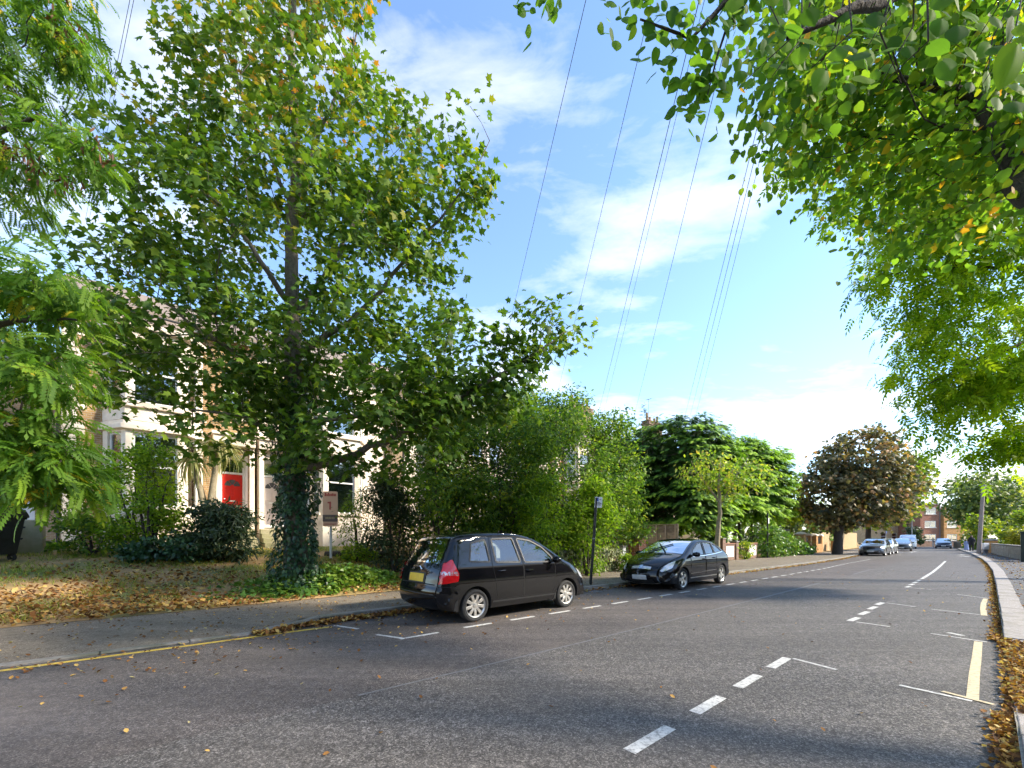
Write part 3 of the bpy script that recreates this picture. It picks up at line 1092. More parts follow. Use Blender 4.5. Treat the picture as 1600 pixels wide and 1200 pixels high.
LM['limen'] = leafmat('near_lime_leaves', [(0.0, (0.024, 0.066, 0.016)), (0.5, (0.099, 0.192, 0.022)), (1.0, (0.186, 0.262, 0.026))], 0.52, 0.6, spec=0.1)

LM['darklaurel'] = leafmat('dark_laurel_leaves', [(0.0, (0.016, 0.040, 0.012)), (0.6, (0.04, 0.085, 0.02)), (1.0, (0.09, 0.15, 0.03))], 0.25, 0.4, spec=0.3)
# ------------------------------------------------------------------ houses
def facet(mb, p0, p1, z0, z1, ops=(), rev=0.12):
    """A wall face from plan point p0 to p1 (outside on the right of p0->p1) with real openings."""
    p0, p1 = Vector(p0), Vector(p1)
    d = (p1 - p0)
    ln = d.length
    d.normalize()
    nn = Vector((d.y, -d.x))
    us = sorted({0.0, ln} | {u for o in ops for u in o[:2]})
    zs = sorted({z0, z1} | {z for o in ops for z in o[2:4]})

    def P(u, z, dep=0.0):
        q = p0 + d * u - nn * dep
        return (q.x, q.y, z)
    for a, b in zip(us[:-1], us[1:]):
        for c, e in zip(zs[:-1], zs[1:]):
            cu, cz = (a + b) / 2, (c + e) / 2
            if any(o[0] < cu < o[1] and o[2] < cz < o[3] for o in ops):
                continue
            mb.add([P(a, c), P(b, c), P(b, e), P(a, e)], [(0, 1, 2, 3)])
    for o in ops:
        a, b, c, e = o[:4]
        r = rev
        mb.add([P(a, c), P(a, e), P(a, e, r), P(a, c, r)], [(0, 1, 2, 3)])
        mb.add([P(b, c), P(b, c, r), P(b, e, r), P(b, e)], [(0, 1, 2, 3)])
        mb.add([P(a, e), P(b, e), P(b, e, r), P(a, e, r)], [(0, 1, 2, 3)])
        mb.add([P(a, c), P(a, c, r), P(b, c, r), P(b, c)], [(0, 1, 2, 3)])
    return mb


def obar(mb, P, u0, u1, z0, z1, d0, d1):
    vs = [P(u, z, d) for d in (d0, d1) for z in (z0, z1) for u in (u0, u1)]
    mb.add(vs, [(0, 2, 3, 1), (4, 5, 7, 6), (0, 1, 5, 4), (2, 6, 7, 3), (0, 4, 6, 2), (1, 3, 7, 5)])


def window(parent, p0, p1, o, rev=0.12, curtain=0.5, fw=0.06, split='sash', frame_mat=None, sill=True, glass=None):
    p0, p1 = Vector(p0), Vector(p1)
    d = (p1 - p0).normalized()
    nn = Vector((d.y, -d.x))
    a, b, c, e = o[:4]

    def P(u, z, dep):
        q = p0 + d * u - nn * dep
        return (q.x, q.y, z)
    fm = frame_mat or MAT['white']
    m = MB()
    f0, f1 = rev * 0.55, rev * 0.98
    obar(m, P, a, a + fw, c, e, f0, f1)
    obar(m, P, b - fw, b, c, e, f0, f1)
    obar(m, P, a + fw, b - fw, c, c + fw, f0, f1)
    obar(m, P, a + fw, b - fw, e - fw, e, f0, f1)
    panes = []
    if split == 'sash':
        mid = (c + e) / 2 + 0.12
        obar(m, P, a + fw, b - fw, mid - 0.03, mid + 0.03, f0 - 0.012, f1)
        panes = [(a + fw, b - fw, c + fw, mid - 0.03), (a + fw, b - fw, mid + 0.03, e - fw)]
    elif split == 'two':
        mu = (a + b) / 2
        obar(m, P, mu - 0.035, mu + 0.035, c + fw, e - fw, f0 - 0.012, f1)
        panes = [(a + fw, mu - 0.035, c + fw, e - fw), (mu + 0.035, b - fw, c + fw, e - fw)]
    else:
        panes = [(a + fw, b - fw, c + fw, e - fw)]
    w = m.build('window', fm, parent)
    for u0, u1, z0, z1 in panes:
        q = MB()
        obar(q, P, u0, u1, z0, z1, (f0 + f1) / 2 - 0.004, (f0 + f1) / 2 + 0.004)
        q.build('pane', glass or MAT['window_glass'], w)
    if sill:
        q = MB()
        obar(q, P, a - 0.08, b + 0.08, c - 0.11, c - 0.002, -0.09, rev * 0.5)
        q.build('sill', MAT['render'], w)
    # the room behind, and net curtains
    q = MB()
    q.add([P(a - 0.3, c - 0.2, 0.9), P(b + 0.3, c - 0.2, 0.9), P(b + 0.3, e + 0.2, 0.9), P(a - 0.3, e + 0.2, 0.9)], [(0, 1, 2, 3)])
    q.build('room', MAT['room'], w)
    if curtain > 0:
        q = MB()
        nfo = 14
        for i in range(nfo + 1):
            u = a + (b - a) * curtain * i / nfo
            dd = rev + 0.10 + 0.02 * math.sin(i * 2.2)
            q.v += [P(u, c, dd), P(u, e, dd)]
        q.f += [(2 * i, 2 * i + 2, 2 * i + 3, 2 * i + 1) for i in range(nfo)]
        q.build('curtain', MAT['curtain'], w, smooth='all')
    return w


def half_house(name, label, cat, s0, zb, mir, door_mat, front_t=20.0, detail=True, group=None, wallmat='brick_yellow', bay_top=True, wd=5.45, chimney=True, stack=1.55):
    """One house of a semi-detached Victorian pair. Local x runs from its outer corner to the party wall."""
    root = empty(name, W(s0, front_t, zb), PHI, label, cat, group)
    sg = -1 if mir else 1

    def X(x):
        return sg * x

    def wallf(mb, a, b, *r, **k):
        if mir:
            pa, pb = (X(b[0]), b[1]), (X(a[0]), a[1])
            ln = (Vector(b) - Vector(a)).length
            ops = [(ln - o[1], ln - o[0], o[2], o[3]) for o in (r[2] if len(r) > 2 else ())]
            facet(mb, pa, pb, r[0], r[1], ops, **k)
        else:
            facet(mb, a, b, *r, **k)

    def win(a, b, o, **k):
        if mir:
            ln = (Vector(b) - Vector(a)).length
            window(root, (X(b[0]), b[1]), (X(a[0]), a[1]), (ln - o[1], ln - o[0], o[2], o[3]), **k)
        else:
            window(root, a, b, o, **k)

    def bx(mb, x0, x1, y0, y1, z0, z1):
        a, b = sorted((X(x0), X(x1)))
        mb.box(a, b, y0, y1, z0, z1)

    EAVE, RIDGE, DP = 8.35, 11.0, 8.5
    FL = 0.95
    # main walls
    m = MB()
    dopen = (4.32, 5.22, FL, 3.75)
    wopen = (4.35, 5.2, 5.25, 7.05)
    wallf(m, (0, 0), (wd, 0), -0.4, EAVE, [dopen, wopen], rev=0.13)
    wallf(m, (0, DP), (0, 0), -0.4, EAVE)
    wallf(m, (wd, 0), (wd, DP), -0.4, EAVE + 0.1)
    wallf(m, (wd, DP), (0, DP), -0.4, EAVE)
    m.build('wall', MAT[wallmat], root)
    win((0, 0), (wd, 0), wopen, rev=0.13, curtain=0.9)
    # corner blocks in pale render
    z = -0.3
    i = 0
    while z < EAVE - 0.35:
        q = MB()
        wq = 0.52 if i % 2 == 0 else 0.34
        bx(q, -0.02, wq, -0.028, 0.30, z + 0.006, z + 0.40)
        q.build('quoin', MAT['render'], root, bevel=0.012)
        z += 0.415
        i += 1
    # canted two-storey bay
    A, B, C, D = (0.95, 0.0), (1.55, -0.85), (3.1, -0.85), (3.72, 0.0)
    fz0, fz1 = FL + 0.55, FL + 3.05
    uz0, uz1 = 5.05, 6.95
    top = 7.55
    m = MB()
    for a, b in ((A, B), (B, C), (C, D)):
        ln = (Vector(b) - Vector(a)).length
        if ln > 1.3:
            ops = [(0.18, ln - 0.18, fz0, fz1), (0.18, ln - 0.18, uz0, uz1)]
        else:
            ops = [(0.22, ln - 0.2, fz0, fz1), (0.22, ln - 0.2, uz0, uz1)]
        wallf(m, a, b, -0.4, top, ops, rev=0.14)
        for j, o in enumerate(ops):
            win(a, b, o, rev=0.14, curtain=1.0 if j == 0 else 0.65, split='sash')
    m.build('bay_window', MAT['render'], root)
    poly = [A, B, C, D]

    def ring(z0, z1, off, name_, mat_, bev=0.02):
        q = MB()
        cx = (B[0] + C[0]) / 2
        pts = []
        for x, y in poly:
            dx = -1 if x < cx else 1
            pts.append((X(x + dx * off * (0.9 if y < -0.1 else 1.0)), y - off if y < -0.1 else 0.02))
        q.prism(pts, z0, z1)
        q.build(name_, mat_, root, bevel=bev)
    ring(FL + 3.13, FL + 3.30, 0.13, 'cornice', MAT['render'])
    ring(FL + 3.30, FL + 3.42, 0.07, 'cornice', MAT['render'])
    ring(uz0 - 0.20, uz0 - 0.115, 0.12, 'cornice', MAT['render'])
    ring(top, top + 0.22, 0.18, 'cornice', MAT['render'])
    ring(-0.38, FL + 0.35, 0.05, 'plinth', MAT['render'], 0.015)
    ring(FL + 3.46, uz0 - 0.24, 0.022, 'moulded_panel', MAT['render_rough'], 0.004)
    # bay roof
    q = MB()
    pts = [(X(x + (-0.2 if x < 2.3 else 0.2)), y - (0.2 if y < -0.1 else -0.02)) for x, y in poly]
    apex = [(X(1.9), 0.02, top + 1.05), (X(2.75), 0.02, top + 1.05)]
    vs = [(x, y, top + 0.222) for x, y in pts] + apex
    q.add(vs, [(0, 1, 4), (1, 2, 5, 4), (2, 3, 5)])
    q.build('bay_roof', MAT['slate'], root)
    # recessed porch: side reveals, door, step
    m = MB()
    bx(m, 4.12, 4.30, -0.16, -0.003, -0.3, 4.05)
    bx(m, 5.24, min(5.42, wd - 0.02), -0.16, -0.003, -0.3, 4.05)
    m.build('porch_pilaster', MAT['render'], root, bevel=0.02)
    m = MB()
    bx(m, 4.02, min(5.50, wd - 0.01), -0.30, -0.004, 4.06, 4.42)
    bx(m, 3.96, min(5.52, wd - 0.005), -0.38, -0.005, 4.43, 4.55)
    m.build('porch_entablature', MAT['render'], root, bevel=0.02)
    m = MB()
    bx(m, 4.28, 4.32, 0.14, 0.9, FL, 3.75)
    bx(m, 5.22, 5.26, 0.14, 0.9, FL, 3.75)
    bx(m, 4.30, 5.24, 0.132, 0.9, 3.752, 3.80)
    bx(m, 4.30, 5.24, -0.05, 0.9, FL - 0.12, FL - 0.002)
    m.build('porch_reveal', MAT['white'], root)
    m = MB()
    bx(m, 4.33, 4.41, 0.72, 0.83, FL, 3.74)
    bx(m, 5.13, 5.21, 0.72, 0.83, FL, 3.74)
    bx(m, 4.412, 5.128, 0.72, 0.83, FL + 2.10, FL + 2.18)
    bx(m, 4.412, 5.128, 0.72, 0.83, 3.66, 3.74)
    fr = m.build('door_frame', MAT['white'], root)
    m = MB()
    bx(m, 4.42, 5.12, 0.78, 0.79, FL + 2.19, 3.65)
    m.build('pane', MAT['window_glass'], fr)
    m = MB()
    bx(m, 4.415, 5.125, 0.755, 0.80, FL + 0.01, FL + 2.09)
    for (x0, x1, z0, z1) in ((4.50, 4.74, 0.18, 0.85), (4.80, 5.04, 0.18, 0.85), (4.50, 4.74, 1.08, 1.45), (4.80, 5.04, 1.08, 1.45)):
        bx(m, x0, x1, 0.737, 0.756, FL + z0, FL + z1)
    dr = m.build('door', door_mat, root, bevel=0.006)
    for k_ in range(3):      # fan-shaped light in the door
        q = MB()
        c0 = Vector((X(4.77), FL + 1.60))
        a0, a1 = pi * (k_ / 3 + 0.02), pi * ((k_ + 1) / 3 - 0.02)
        pl = [(c0.x + 0.07 * math.cos(a0), c0.y + 0.07 * math.sin(a0))]
        for j in range(5):
            a = a0 + (a1 - a0) * j / 4
            pl.append((c0.x + 0.27 * math.cos(a), c0.y + 0.27 * math.sin(a)))
        pl.append((c0.x + 0.07 * math.cos(a1), c0.y + 0.07 * math.sin(a1)))
        q.prism(pl, 0.742, 0.752, 'y')
        q.build('pane', MAT['room'], dr)
    q = MB()
    bx(q, 4.64, 4.90, 0.728, 0.752, FL + 0.95, FL + 1.01)
    q.build('letter_plate', MAT['white'], dr, bevel=0.004)
    q = MB()
    q.lathe([(0.001, 0.69), (0.03, 0.70), (0.035, 0.72), (0.015, 0.752)], 12, 'y', (X(4.50), 0, FL + 1.05))
    q.build('door_knob', MAT['chrome'], dr, smooth=True)
    for j in range(5):
        q = MB()
        bx(q, 4.15, 5.4, -0.06 - 0.28 * (j + 1), -0.065 - 0.28 * j if j else -0.051, -0.3, FL - 0.01 - 0.185 * (j + 1))
        q.build('step', MAT['moss_concrete'], root, bevel=0.012)
    # roof and eaves
    q = MB()
    pr = [(-0.45, EAVE - 0.05), (-0.45, EAVE + 0.08), (DP / 2, RIDGE), (DP + 0.4, EAVE + 0.08), (DP + 0.4, EAVE - 0.05), (DP / 2, RIDGE - 0.16)]
    x0, x1 = sorted((X(-0.3), X(wd - 0.004)))
    q.prism(pr, x0, x1, 'x')
    rf = q.build('roof', MAT['slate'], root)
    q = MB()
    bx(q, -0.28, wd - 0.01, -0.36, -0.30, EAVE - 0.20, EAVE - 0.06)
    q.build('fascia', MAT['white'], rf)
    q = MB()
    q.tube([(X(-0.28), -0.42, EAVE - 0.08), (X(wd - 0.01), -0.42, EAVE - 0.08)], 0.055, 8)
    q.build('gutter', MAT['plastic_black'], rf)
    if chimney:
        q = MB()
        zc0, zc1 = RIDGE - 2.3, RIDGE + stack
        xa, xb = (wd - 1.25, wd - 0.01)
        bx(q, xa, xb, 1.9, 2.7, zc0, zc1)
        bx(q, xa - 0.08, xb, 1.82, 2.78, zc1 - 0.35, zc1 - 0.12)
        bx(q, xa - 0.05, xb, 1.85, 2.75, zc1, zc1 + 0.1)
        ch = q.build('chimney', MAT['brick_brown'], rf)
        for j in range(2):
            q = MB()
            q.lathe([(0.13, zc1 + 0.1), (0.12, zc1 + 0.15), (0.10, zc1 + 0.55 + 0.3 * (j == 0)), (0.13, zc1 + 0.60 + 0.3 * (j == 0)), (0.09, zc1 + 0.6 + 0.3 * (j == 0))], 12, 'z', (X(xa + 0.3 + 0.55 * j), 2.3, 0))
            q.build('chimney_pot', MAT['pot'], rf, smooth=True)
    # rainwater pipe at the outer corner
    q = MB()
    q.tube([(X(-0.09), -0.07, -0.35), (X(-0.09), -0.07, EAVE - 0.6), (X(-0.09), -0.38, EAVE - 0.15)], 0.045, 8)
    q.build('drainpipe', MAT['plastic_black'], root, smooth=True)
    return root


ZB = 1.12
half_house('victorian_house', 'cream and yellow-brick bay house with a bright red front door', 'house', -2.15, ZB, False, MAT['red_door'], chimney=False)
half_house('victorian_house', 'cream bay house behind the ivy-clad tree and the agent board', 'house', 8.85, ZB, True, MAT['pale_door'], wallmat='render', chimney=False)
far = [(10.2, 'pale bay house hidden behind the shrubs above the black hatchback', 'render'),
       (21.15, 'pale house half hidden beyond the big garden shrubs', 'render'),
       (21.9, 'brick house whose orange chimney shows over the shrubs', 'brick_red'),
       (32.85, 'brick house behind the clipped conifers, roof just hidden', 'brick_yellow'),
       (33.4, 'house behind the conifers with the tall chimney pot and aerial', 'brick_yellow'),
       (44.35, 'farthest house of the row, beyond the conifers', 'brick_red')]
for i, (s0, lab, wm) in enumerate(far):
    half_house('victorian_house', lab, 'house', s0, zg(s0, 21), i % 2 == 1, MAT['pale_door'], detail=False, wallmat=wm, front_t=20.4, chimney=i > 1, stack=0.75 if i in (2, 3) else 1.55)


def aerial(s, t, z0, h, az, label):
    r = empty('television_aerial', W(s, t, z0), PHI + az, label, 'aerial')
    m = MB()
    m.tube([(0, 0, 0), (0.03, 0, h)], 0.02, 6)
    m.build('mast', MAT['lead'], r)
    m = MB()
    m.tube([(-0.4, 0, h - 0.18), (0.7, 0, h + 0.25)], 0.012, 6)
    for i in range(7):
        x = -0.3 + i * 0.15
        z = h - 0.14 + (x + 0.3) * 0.39
        m.tube([(x, -0.22, z), (x, 0.22, z)], 0.008, 4)
    m.build('boom', MAT['lead'], r)


aerial(37.85, 22.5, 12.9, 2.6, 0.3, 'thin aerial beside the chimney pot above the conifer hedge')
aerial(43.0, 23.0, 11.0, 2.2, 0.7, 'small bent aerial to the right of the chimney with the pot')

# the building seen in the gap left of the red-door house
root = empty('brick_outhouse', W(-10.5, 25.5, 1.15), PHI, 'tan brick building with white window seen behind the locust leaves', 'building')
m = MB()
ops = [(4.4, 5.5, 1.3, 2.9), (6.25, 7.0, 0.05, 2.15), (4.4, 5.5, 4.2, 5.8)]
facet(m, (0, 0), (8.2, 0), -0.4, 7.0, ops)
facet(m, (8.2, 0), (8.2, 6), -0.4, 7.0)
facet(m, (0, 6), (0, 0), -0.4, 7.0)
facet(m, (8.2, 6), (0, 6), -0.4, 7.0)
m.build('wall', MAT['brick_tan'], root)
for o in ops[::2]:
    window(root, (0, 0), (8.2, 0), o)
q = MB()
q.box(6.26, 6.99, 0.06, 0.10, 0.06, 2.14)
q.build('door', MAT['white'], root)
q = MB()
q.prism([(-0.4, 6.95), (3.0, 9.0), (6.4, 6.95)], -0.3, 8.5, 'x')
q.build('roof', MAT['slate'], root)
for i, (s0, t0, w_, h_, lab) in enumerate(((-3.05, 17.8, 0.5, 0.85, 'short mossy concrete gate block nearest the wheeled bin'), (-2.62, 18.3, 0.62, 0.95, 'mossy concrete block against the corner drainpipe'))):
    q = MB()
    q.taper((0, 0, -0.2), w_, 0.5, (0, 0, h_), w_ * 0.93, 0.46)
    o = q.build('concrete_block', MAT['moss_concrete'], bevel=0.03)
    o.location = W(s0, t0, zg(s0, t0))
    o.rotation_euler = (0, 0, PHI)
    tag(o, lab, 'block')

# red-brick flats closing the view
zf = 0.0
root = empty('brick_flats', I(1438, 856, 84) * 1.0, 0, 'three-storey red brick flats closing the street, one wing coloured sunlit orange', 'building')
root.location.z = 0
root.rotation_euler = (0, 0, rad(6))
m = MB()
ops = []
for fl in range(3):
    zz = 0.95 + fl * 2.72
    ops.append((1.0, 3.6, zz, zz + 1.35))
facet(m, (0, 0), (4.6, 0), -0.3, 8.4, ops, rev=0.1)
facet(m, (0, 10), (0, 0), -0.3, 8.4)
facet(m, (4.6, 0), (4.6, 10), -0.3, 8.4)
m.add([(0, 0, 8.4), (4.6, 0, 8.4), (4.6, 10, 8.4), (0, 10, 8.4)], [(0, 1, 2, 3)])
m.build('wall', MAT['brick_red'], root)
for o in ops:
    window(root, (0, 0), (4.6, 0), o, rev=0.1, split='two', fw=0.12, curtain=0.3)
m = MB()
ops = [(0.7, 3.0, 0.95 + fl * 2.72, 2.3 + fl * 2.72) for fl in range(3)] + [(4.2, 6.2, 0.95 + fl * 2.72, 2.3 + fl * 2.72) for fl in range(3)]
facet(m, (4.62, -0.6), (13.0, -0.6), -0.3, 7.6, ops, rev=0.1)
facet(m, (4.62, 8), (4.62, -0.6), -0.3, 7.6)
facet(m, (13.0, -0.6), (13.0, 8), -0.3, 7.6)
m.add([(4.62, -0.6, 7.6), (13, -0.6, 7.6), (13, 8, 7.6), (4.62, 8, 7.6)], [(0, 1, 2, 3)])
m.build('wing_wall', MAT['brick_orange'], root)  # sunlit tone of the red brick, put into the wing's orange colour
for o in ops:
    window(root, (4.62, -0.6), (13.0, -0.6), o, rev=0.1, split='two', fw=0.12, curtain=0.3)
m = MB()
m.box(-0.15, 4.75, -0.15, 10.1, 8.405, 8.65)
m.build('parapet', MAT['white'], root)
m = MB()
m.tube([(4.35, -0.08, 0), (4.35, -0.08, 8.2)], 0.06, 8)
m.build('drainpipe', MAT['lead'], root)


def low_wall(name, label, a, b, h, th, mat, z=0.0, cope=True, piers=()):
    a, b = Vector(a), Vector(b)
    d = b - a
    r = empty(name, (a.x, a.y, z), math.atan2(d.y, d.x), label, 'wall')
    m = MB()
    m.box(0, d.length, -th / 2, th / 2, -0.15, h)
    m.build('wall', mat, r, bevel=0.01)
    if cope:
        n = max(1, int(d.length / 0.6))
        for i in range(n):
            q = MB()
            q.box(d.length * i / n + 0.004, d.length * (i + 1) / n - 0.004, -th / 2 - 0.03, th / 2 + 0.03, h + 0.002, h + 0.07)
            q.build('coping_stone', MAT['concrete'], r, bevel=0.012)
    return r


p = I(1425, 856, 74)
q_ = I(1500, 856, 76)
low_wall('garden_wall', 'low brown brick wall in front of the flats', (p.x, p.y), (q_.x, q_.y), 1.05, 0.25, MAT['brick_brown'], -0.02, False)
# pale cottage and houses glimpsed behind the yellow-green street tree
root = empty('terraced_house', I(1372, 850, 86), rad(20), 'pale yellow house glimpsed under the yellow-green street tree', 'house')
root.location.z = 0
m = MB()
facet(m, (0, 0), (7.5, 0), -0.2, 5.5, [(4.6, 6.2, 1.0, 2.6), (1.0, 2.6, 1.0, 2.6)])
facet(m, (7.5, 0), (7.5, 8), -0.2, 5.5)
facet(m, (0, 8), (0, 0), -0.2, 5.5)
m.build('wall', MAT['brick_tan'], root)
window(root, (0, 0), (7.5, 0), (4.6, 6.2, 1.0, 2.6))
window(root, (0, 0), (7.5, 0), (1.0, 2.6, 1.0, 2.6))
q = MB()
q.prism([(-0.3, 5.45), (4, 8.2), (8.3, 5.45)], -0.2, 7.7, 'x')
q.build('roof', MAT['slate'], root)
# pale house at the right edge
root = empty('rendered_house', W(52, -9.0, 0.1), PHI, 'pale rendered house at the right edge behind the golden hedge', 'house')
m = MB()
facet(m, (7, 0), (0, 0), -0.2, 2.6)
m.box(0, 7, -6, 0, -0.2, 2.7)
m.build('wall', MAT['white'], root)
q = MB()
q.prism([(0.3, 2.71), (-3, 4.2), (-6.3, 2.71)], -0.2, 7.2, 'x')
q.build('roof', MAT['slate'], root)

# unseen terrace added on the camera's side, for car panels and windows to mirror
root = empty('added_terrace', W(-22, -11.5, 0.1), PHI, 'unseen brick terrace added on the near side of the street for reflections', 'building')
m = MB()
ops = []
for i in range(11):
    for z0, z1 in ((.9, 2.7), (4.0, 5.6)):
        ops.append((1.2 + i * 5.0, 3.2 + i * 5.0, z0, z1))
facet(m, (56, 0), (0, 0), -.2, 6.6, ops)
facet(m, (0, 0), (0, -8), -.2, 6.6)
facet(m, (56, -8), (56, 0), -.2, 6.6)
m.build('wall', MAT['brick_brown'], root)
q = MB()
for o in ops:
    q.box(56 - o[1], 56 - o[0], -.12, -.10, o[2], o[3])
q.build('window_panes', MAT['room'], root)['kind'] = 'stuff'
q = MB()
q.prism([(.4, 6.55), (-4, 9.2), (-8.4, 6.55)], -.2, 56.2, 'x')
q.build('roof', MAT['slate'], root)
# ------------------------------------------------------------------ vehicles
def catmull(pts, per=8):
    P = np.array(pts, float)
    out = []
    n = len(P)
    for i in range(n - 1):
        p0, p1, p2, p3 = P[max(i - 1, 0)], P[i], P[i + 1], P[min(i + 2, n - 1)]
        for j in range(per):
            u = j / per
            out.append(0.5 * ((2 * p1) + (-p0 + p2) * u + (2 * p0 - 5 * p1 + 4 * p2 - p3) * u * u + (-p0 + 3 * p1 - 3 * p2 + p3) * u ** 3))
    out.append(P[-1])
    return np.array(out)


def inside(poly, pts):
    poly = np.asarray(poly)
    x, y = pts[:, 0], pts[:, 1]
    r = np.zeros(len(pts), bool)
    j = len(poly) - 1
    for i in range(len(poly)):
        xi, yi = poly[i]
        xj, yj = poly[j]
        c = ((yi > y) != (yj > y)) & (x < (xj - xi) * (y - yi) / (yj - yi + 1e-12) + xi)
        r ^= c
        j = i
    return r


def round_poly(poly, r=0.03, seg=3):
    out = []
    n = len(poly)
    for i in range(n):
        a, b, c = (Vector(poly[i - 1]), Vector(poly[i]), Vector(poly[(i + 1) % n]))
        d1, d2 = (a - b), (c - b)
        l1 = min(r, d1.length * 0.4)
        l2 = min(r, d2.length * 0.4)
        p, q = b + d1.normalized() * l1, b + d2.normalized() * l2
        for j in range(seg + 1):
            u = j / seg
            out.append(tuple((1 - u) ** 2 * p + 2 * u * (1 - u) * b + u * u * q))
    return out


class Car:
    def __init__(self, spec):
        self.S = spec
        self.out = catmull(spec['outline'], spec.get('per', 8))   # x, z, r, D
        zz = np.linspace(0.0, 2.6, 261)
        yy = np.interp(zz, spec['zs'], spec['ys'])
        ker = np.ones(15) / 15
        yy = np.convolve(np.pad(yy, 7, mode='edge'), ker, 'valid')
        self.zz, self.yy = zz, yy

    def Y(self, P):
        P = np.asarray(P, float)
        base = np.interp(P[:, 1], self.zz, self.yy)
        L_ = self.S['L']
        u = np.abs(P[:, 0] / L_ - 0.5) * 2
        base = base * (1 - 0.03 * np.clip(u - 0.3, 0, 1) ** 2)
        o = self.out
        a, b = o[:-1], o[1:]
        ab = b[:, :2] - a[:, :2]
        best = np.full(len(P), 1e9)
        rr = np.zeros(len(P))
        DD = np.zeros(len(P))
        l2 = np.sum(ab * ab, axis=1) + 1e-12
        for i in range(len(a)):
            u = np.clip(((P - a[i, :2]) @ ab[i]) / l2[i], 0, 1)
            q = a[i, :2] + u[:, None] * ab[i]
            d = np.linalg.norm(P - q, axis=1)
            m = d < best
            best[m] = d[m]
            w = u[m]
            rr[m] = a[i, 2] + (b[i, 2] - a[i, 2]) * w
            DD[m] = a[i, 3] + (b[i, 3] - a[i, 3]) * w
        k = np.clip(1 - best / rr, 0, 1)
        return base - DD * (1 - np.sqrt(np.clip(1 - k * k, 0, 1)))

    def arches(self):
        S = self.S
        res = []
        for ax in (S['fx'], S['rx']):
            R, cz = S['arch'], S['wr']
            a0 = math.asin(max(min((S['zb'] - cz) / R, 1), -1))
            res.append([(ax + R * math.cos(a), cz + R * math.sin(a)) for a in np.linspace(a0, pi - a0, 22)])
        return res

    def side_outline(self):
        S = self.S
        poly = [tuple(p[:2]) for p in self.out]        # rear bottom over the roof to front bottom
        af, ar = self.arches()
        return poly + af + ar

    def sheet(self, polys, keep, off=0.0, grid=0.06, extra=True, band=0.0):
        """Triangulate the region with constraint loops polys where keep(centroids); lift to the side."""
        S = self.S
        V, Eg = [], []
        for poly in polys:
            n0 = len(V)
            V += [Vector(p) for p in poly]
            Eg += [(n0 + i, n0 + (i + 1) % len(poly)) for i in range(len(poly))]
        A = np.array([tuple(v) for v in V])
        x0, z0 = A.min(0)
        x1, z1 = A.max(0)
        gx, gz = np.meshgrid(np.arange(x0 + grid / 2, x1, grid), np.arange(z0 + grid / 2, z1, grid))
        G = np.column_stack([gx.ravel(), gz.ravel()])
        if extra:
            o = self.out
            tn = np.gradient(o[:, :2], axis=0)
            tn /= np.linalg.norm(tn, axis=1, keepdims=True) + 1e-9
            nrm = np.column_stack([tn[:, 1], -tn[:, 0]])    # inward for rear->roof->front order
            for f in (0.03, 0.10, 0.22, 0.40, 0.65):
                G = np.vstack([G, o[:, :2] + nrm * (o[:, 2:3] * f)])
        G = G[keep(G)]
        dmin = np.full(len(G), 1e9)
        for q in A:
            dmin = np.minimum(dmin, np.linalg.norm(G - q, axis=1))
        G = G[dmin > 0.006]
        V += [Vector(p) for p in G]
        vs, es, fs, *_ = geometry.delaunay_2d_cdt(V, Eg, [], 0, 1e-5)
        vs = np.array([tuple(v) for v in vs])
        fs = np.array([f for f in fs if len(f) == 3])
        cen = vs[fs].mean(axis=1)
        fs = fs[keep(cen)]
        used, inv = np.unique(fs.ravel(), return_inverse=True)
        vs = vs[used]
        fs = inv.reshape(-1, 3)
        y = self.Y(vs) + off
        h = 0.004
        gxp = (self.Y(vs + [h, 0]) - self.Y(vs - [h, 0])) / (2 * h)
        gzp = (self.Y(vs + [0, h]) - self.Y(vs - [0, h])) / (2 * h)
        nrm = unit(np.column_stack([-gxp, np.ones(len(vs)), -gzp]))
        return np.column_stack([vs[:, 0], y, vs[:, 1]]), fs, nrm

    def side_mesh(self, name, data, side, mat, parent):
        V, F, Nn = data
        V = V.copy()
        Nn = Nn.copy()
        if side < 0:
            V[:, 1] *= -1
            Nn[:, 1] *= -1
        # orient faces with the normals
        fn = np.cross(V[F[:, 1]] - V[F[:, 0]], V[F[:, 2]] - V[F[:, 0]])
        fl = np.sum(fn * Nn[F[:, 0]], axis=1) < 0
        F = F.copy()
        F[fl] = F[fl][:, ::-1]
        me = mesh_np(name, V, F, smooth=True)
        me.normals_split_custom_set_from_vertices([tuple(n) for n in Nn])
        me.materials.append(mat)
        return link(name, me, parent)

    def ribbon(self, name, pts, w, side, mat, parent, off=0.003, closed=False, samples=24):
        P = np.array(pts, float)
        if closed:
            P = np.vstack([P, P[:1]])
        seg = np.linalg.norm(np.diff(P, axis=0), axis=1)
        cum = np.concatenate([[0], np.cumsum(seg)])
        n = max(int(cum[-1] / 0.03), 4)
        u = np.linspace(0, cum[-1], n)
        Q = np.column_stack([np.interp(u, cum, P[:, 0]), np.interp(u, cum, P[:, 1])])
        tn = np.gradient(Q, axis=0)
        tn /= np.linalg.norm(tn, axis=1, keepdims=True) + 1e-9
        nn = np.column_stack([-tn[:, 1], tn[:, 0]])
        A, B = Q + nn * w / 2, Q - nn * w / 2
        V = np.vstack([np.column_stack([A[:, 0], self.Y(A) + off, A[:, 1]]), np.column_stack([B[:, 0], self.Y(B) + off, B[:, 1]])])
        V[:, 1] *= side
        F = np.array([(i, i + 1, n + i + 1, n + i) for i in range(n - 1)])
        me = mesh_np(name, V, F, smooth=True)
        me.materials.append(mat)
        return link(name, me, parent)

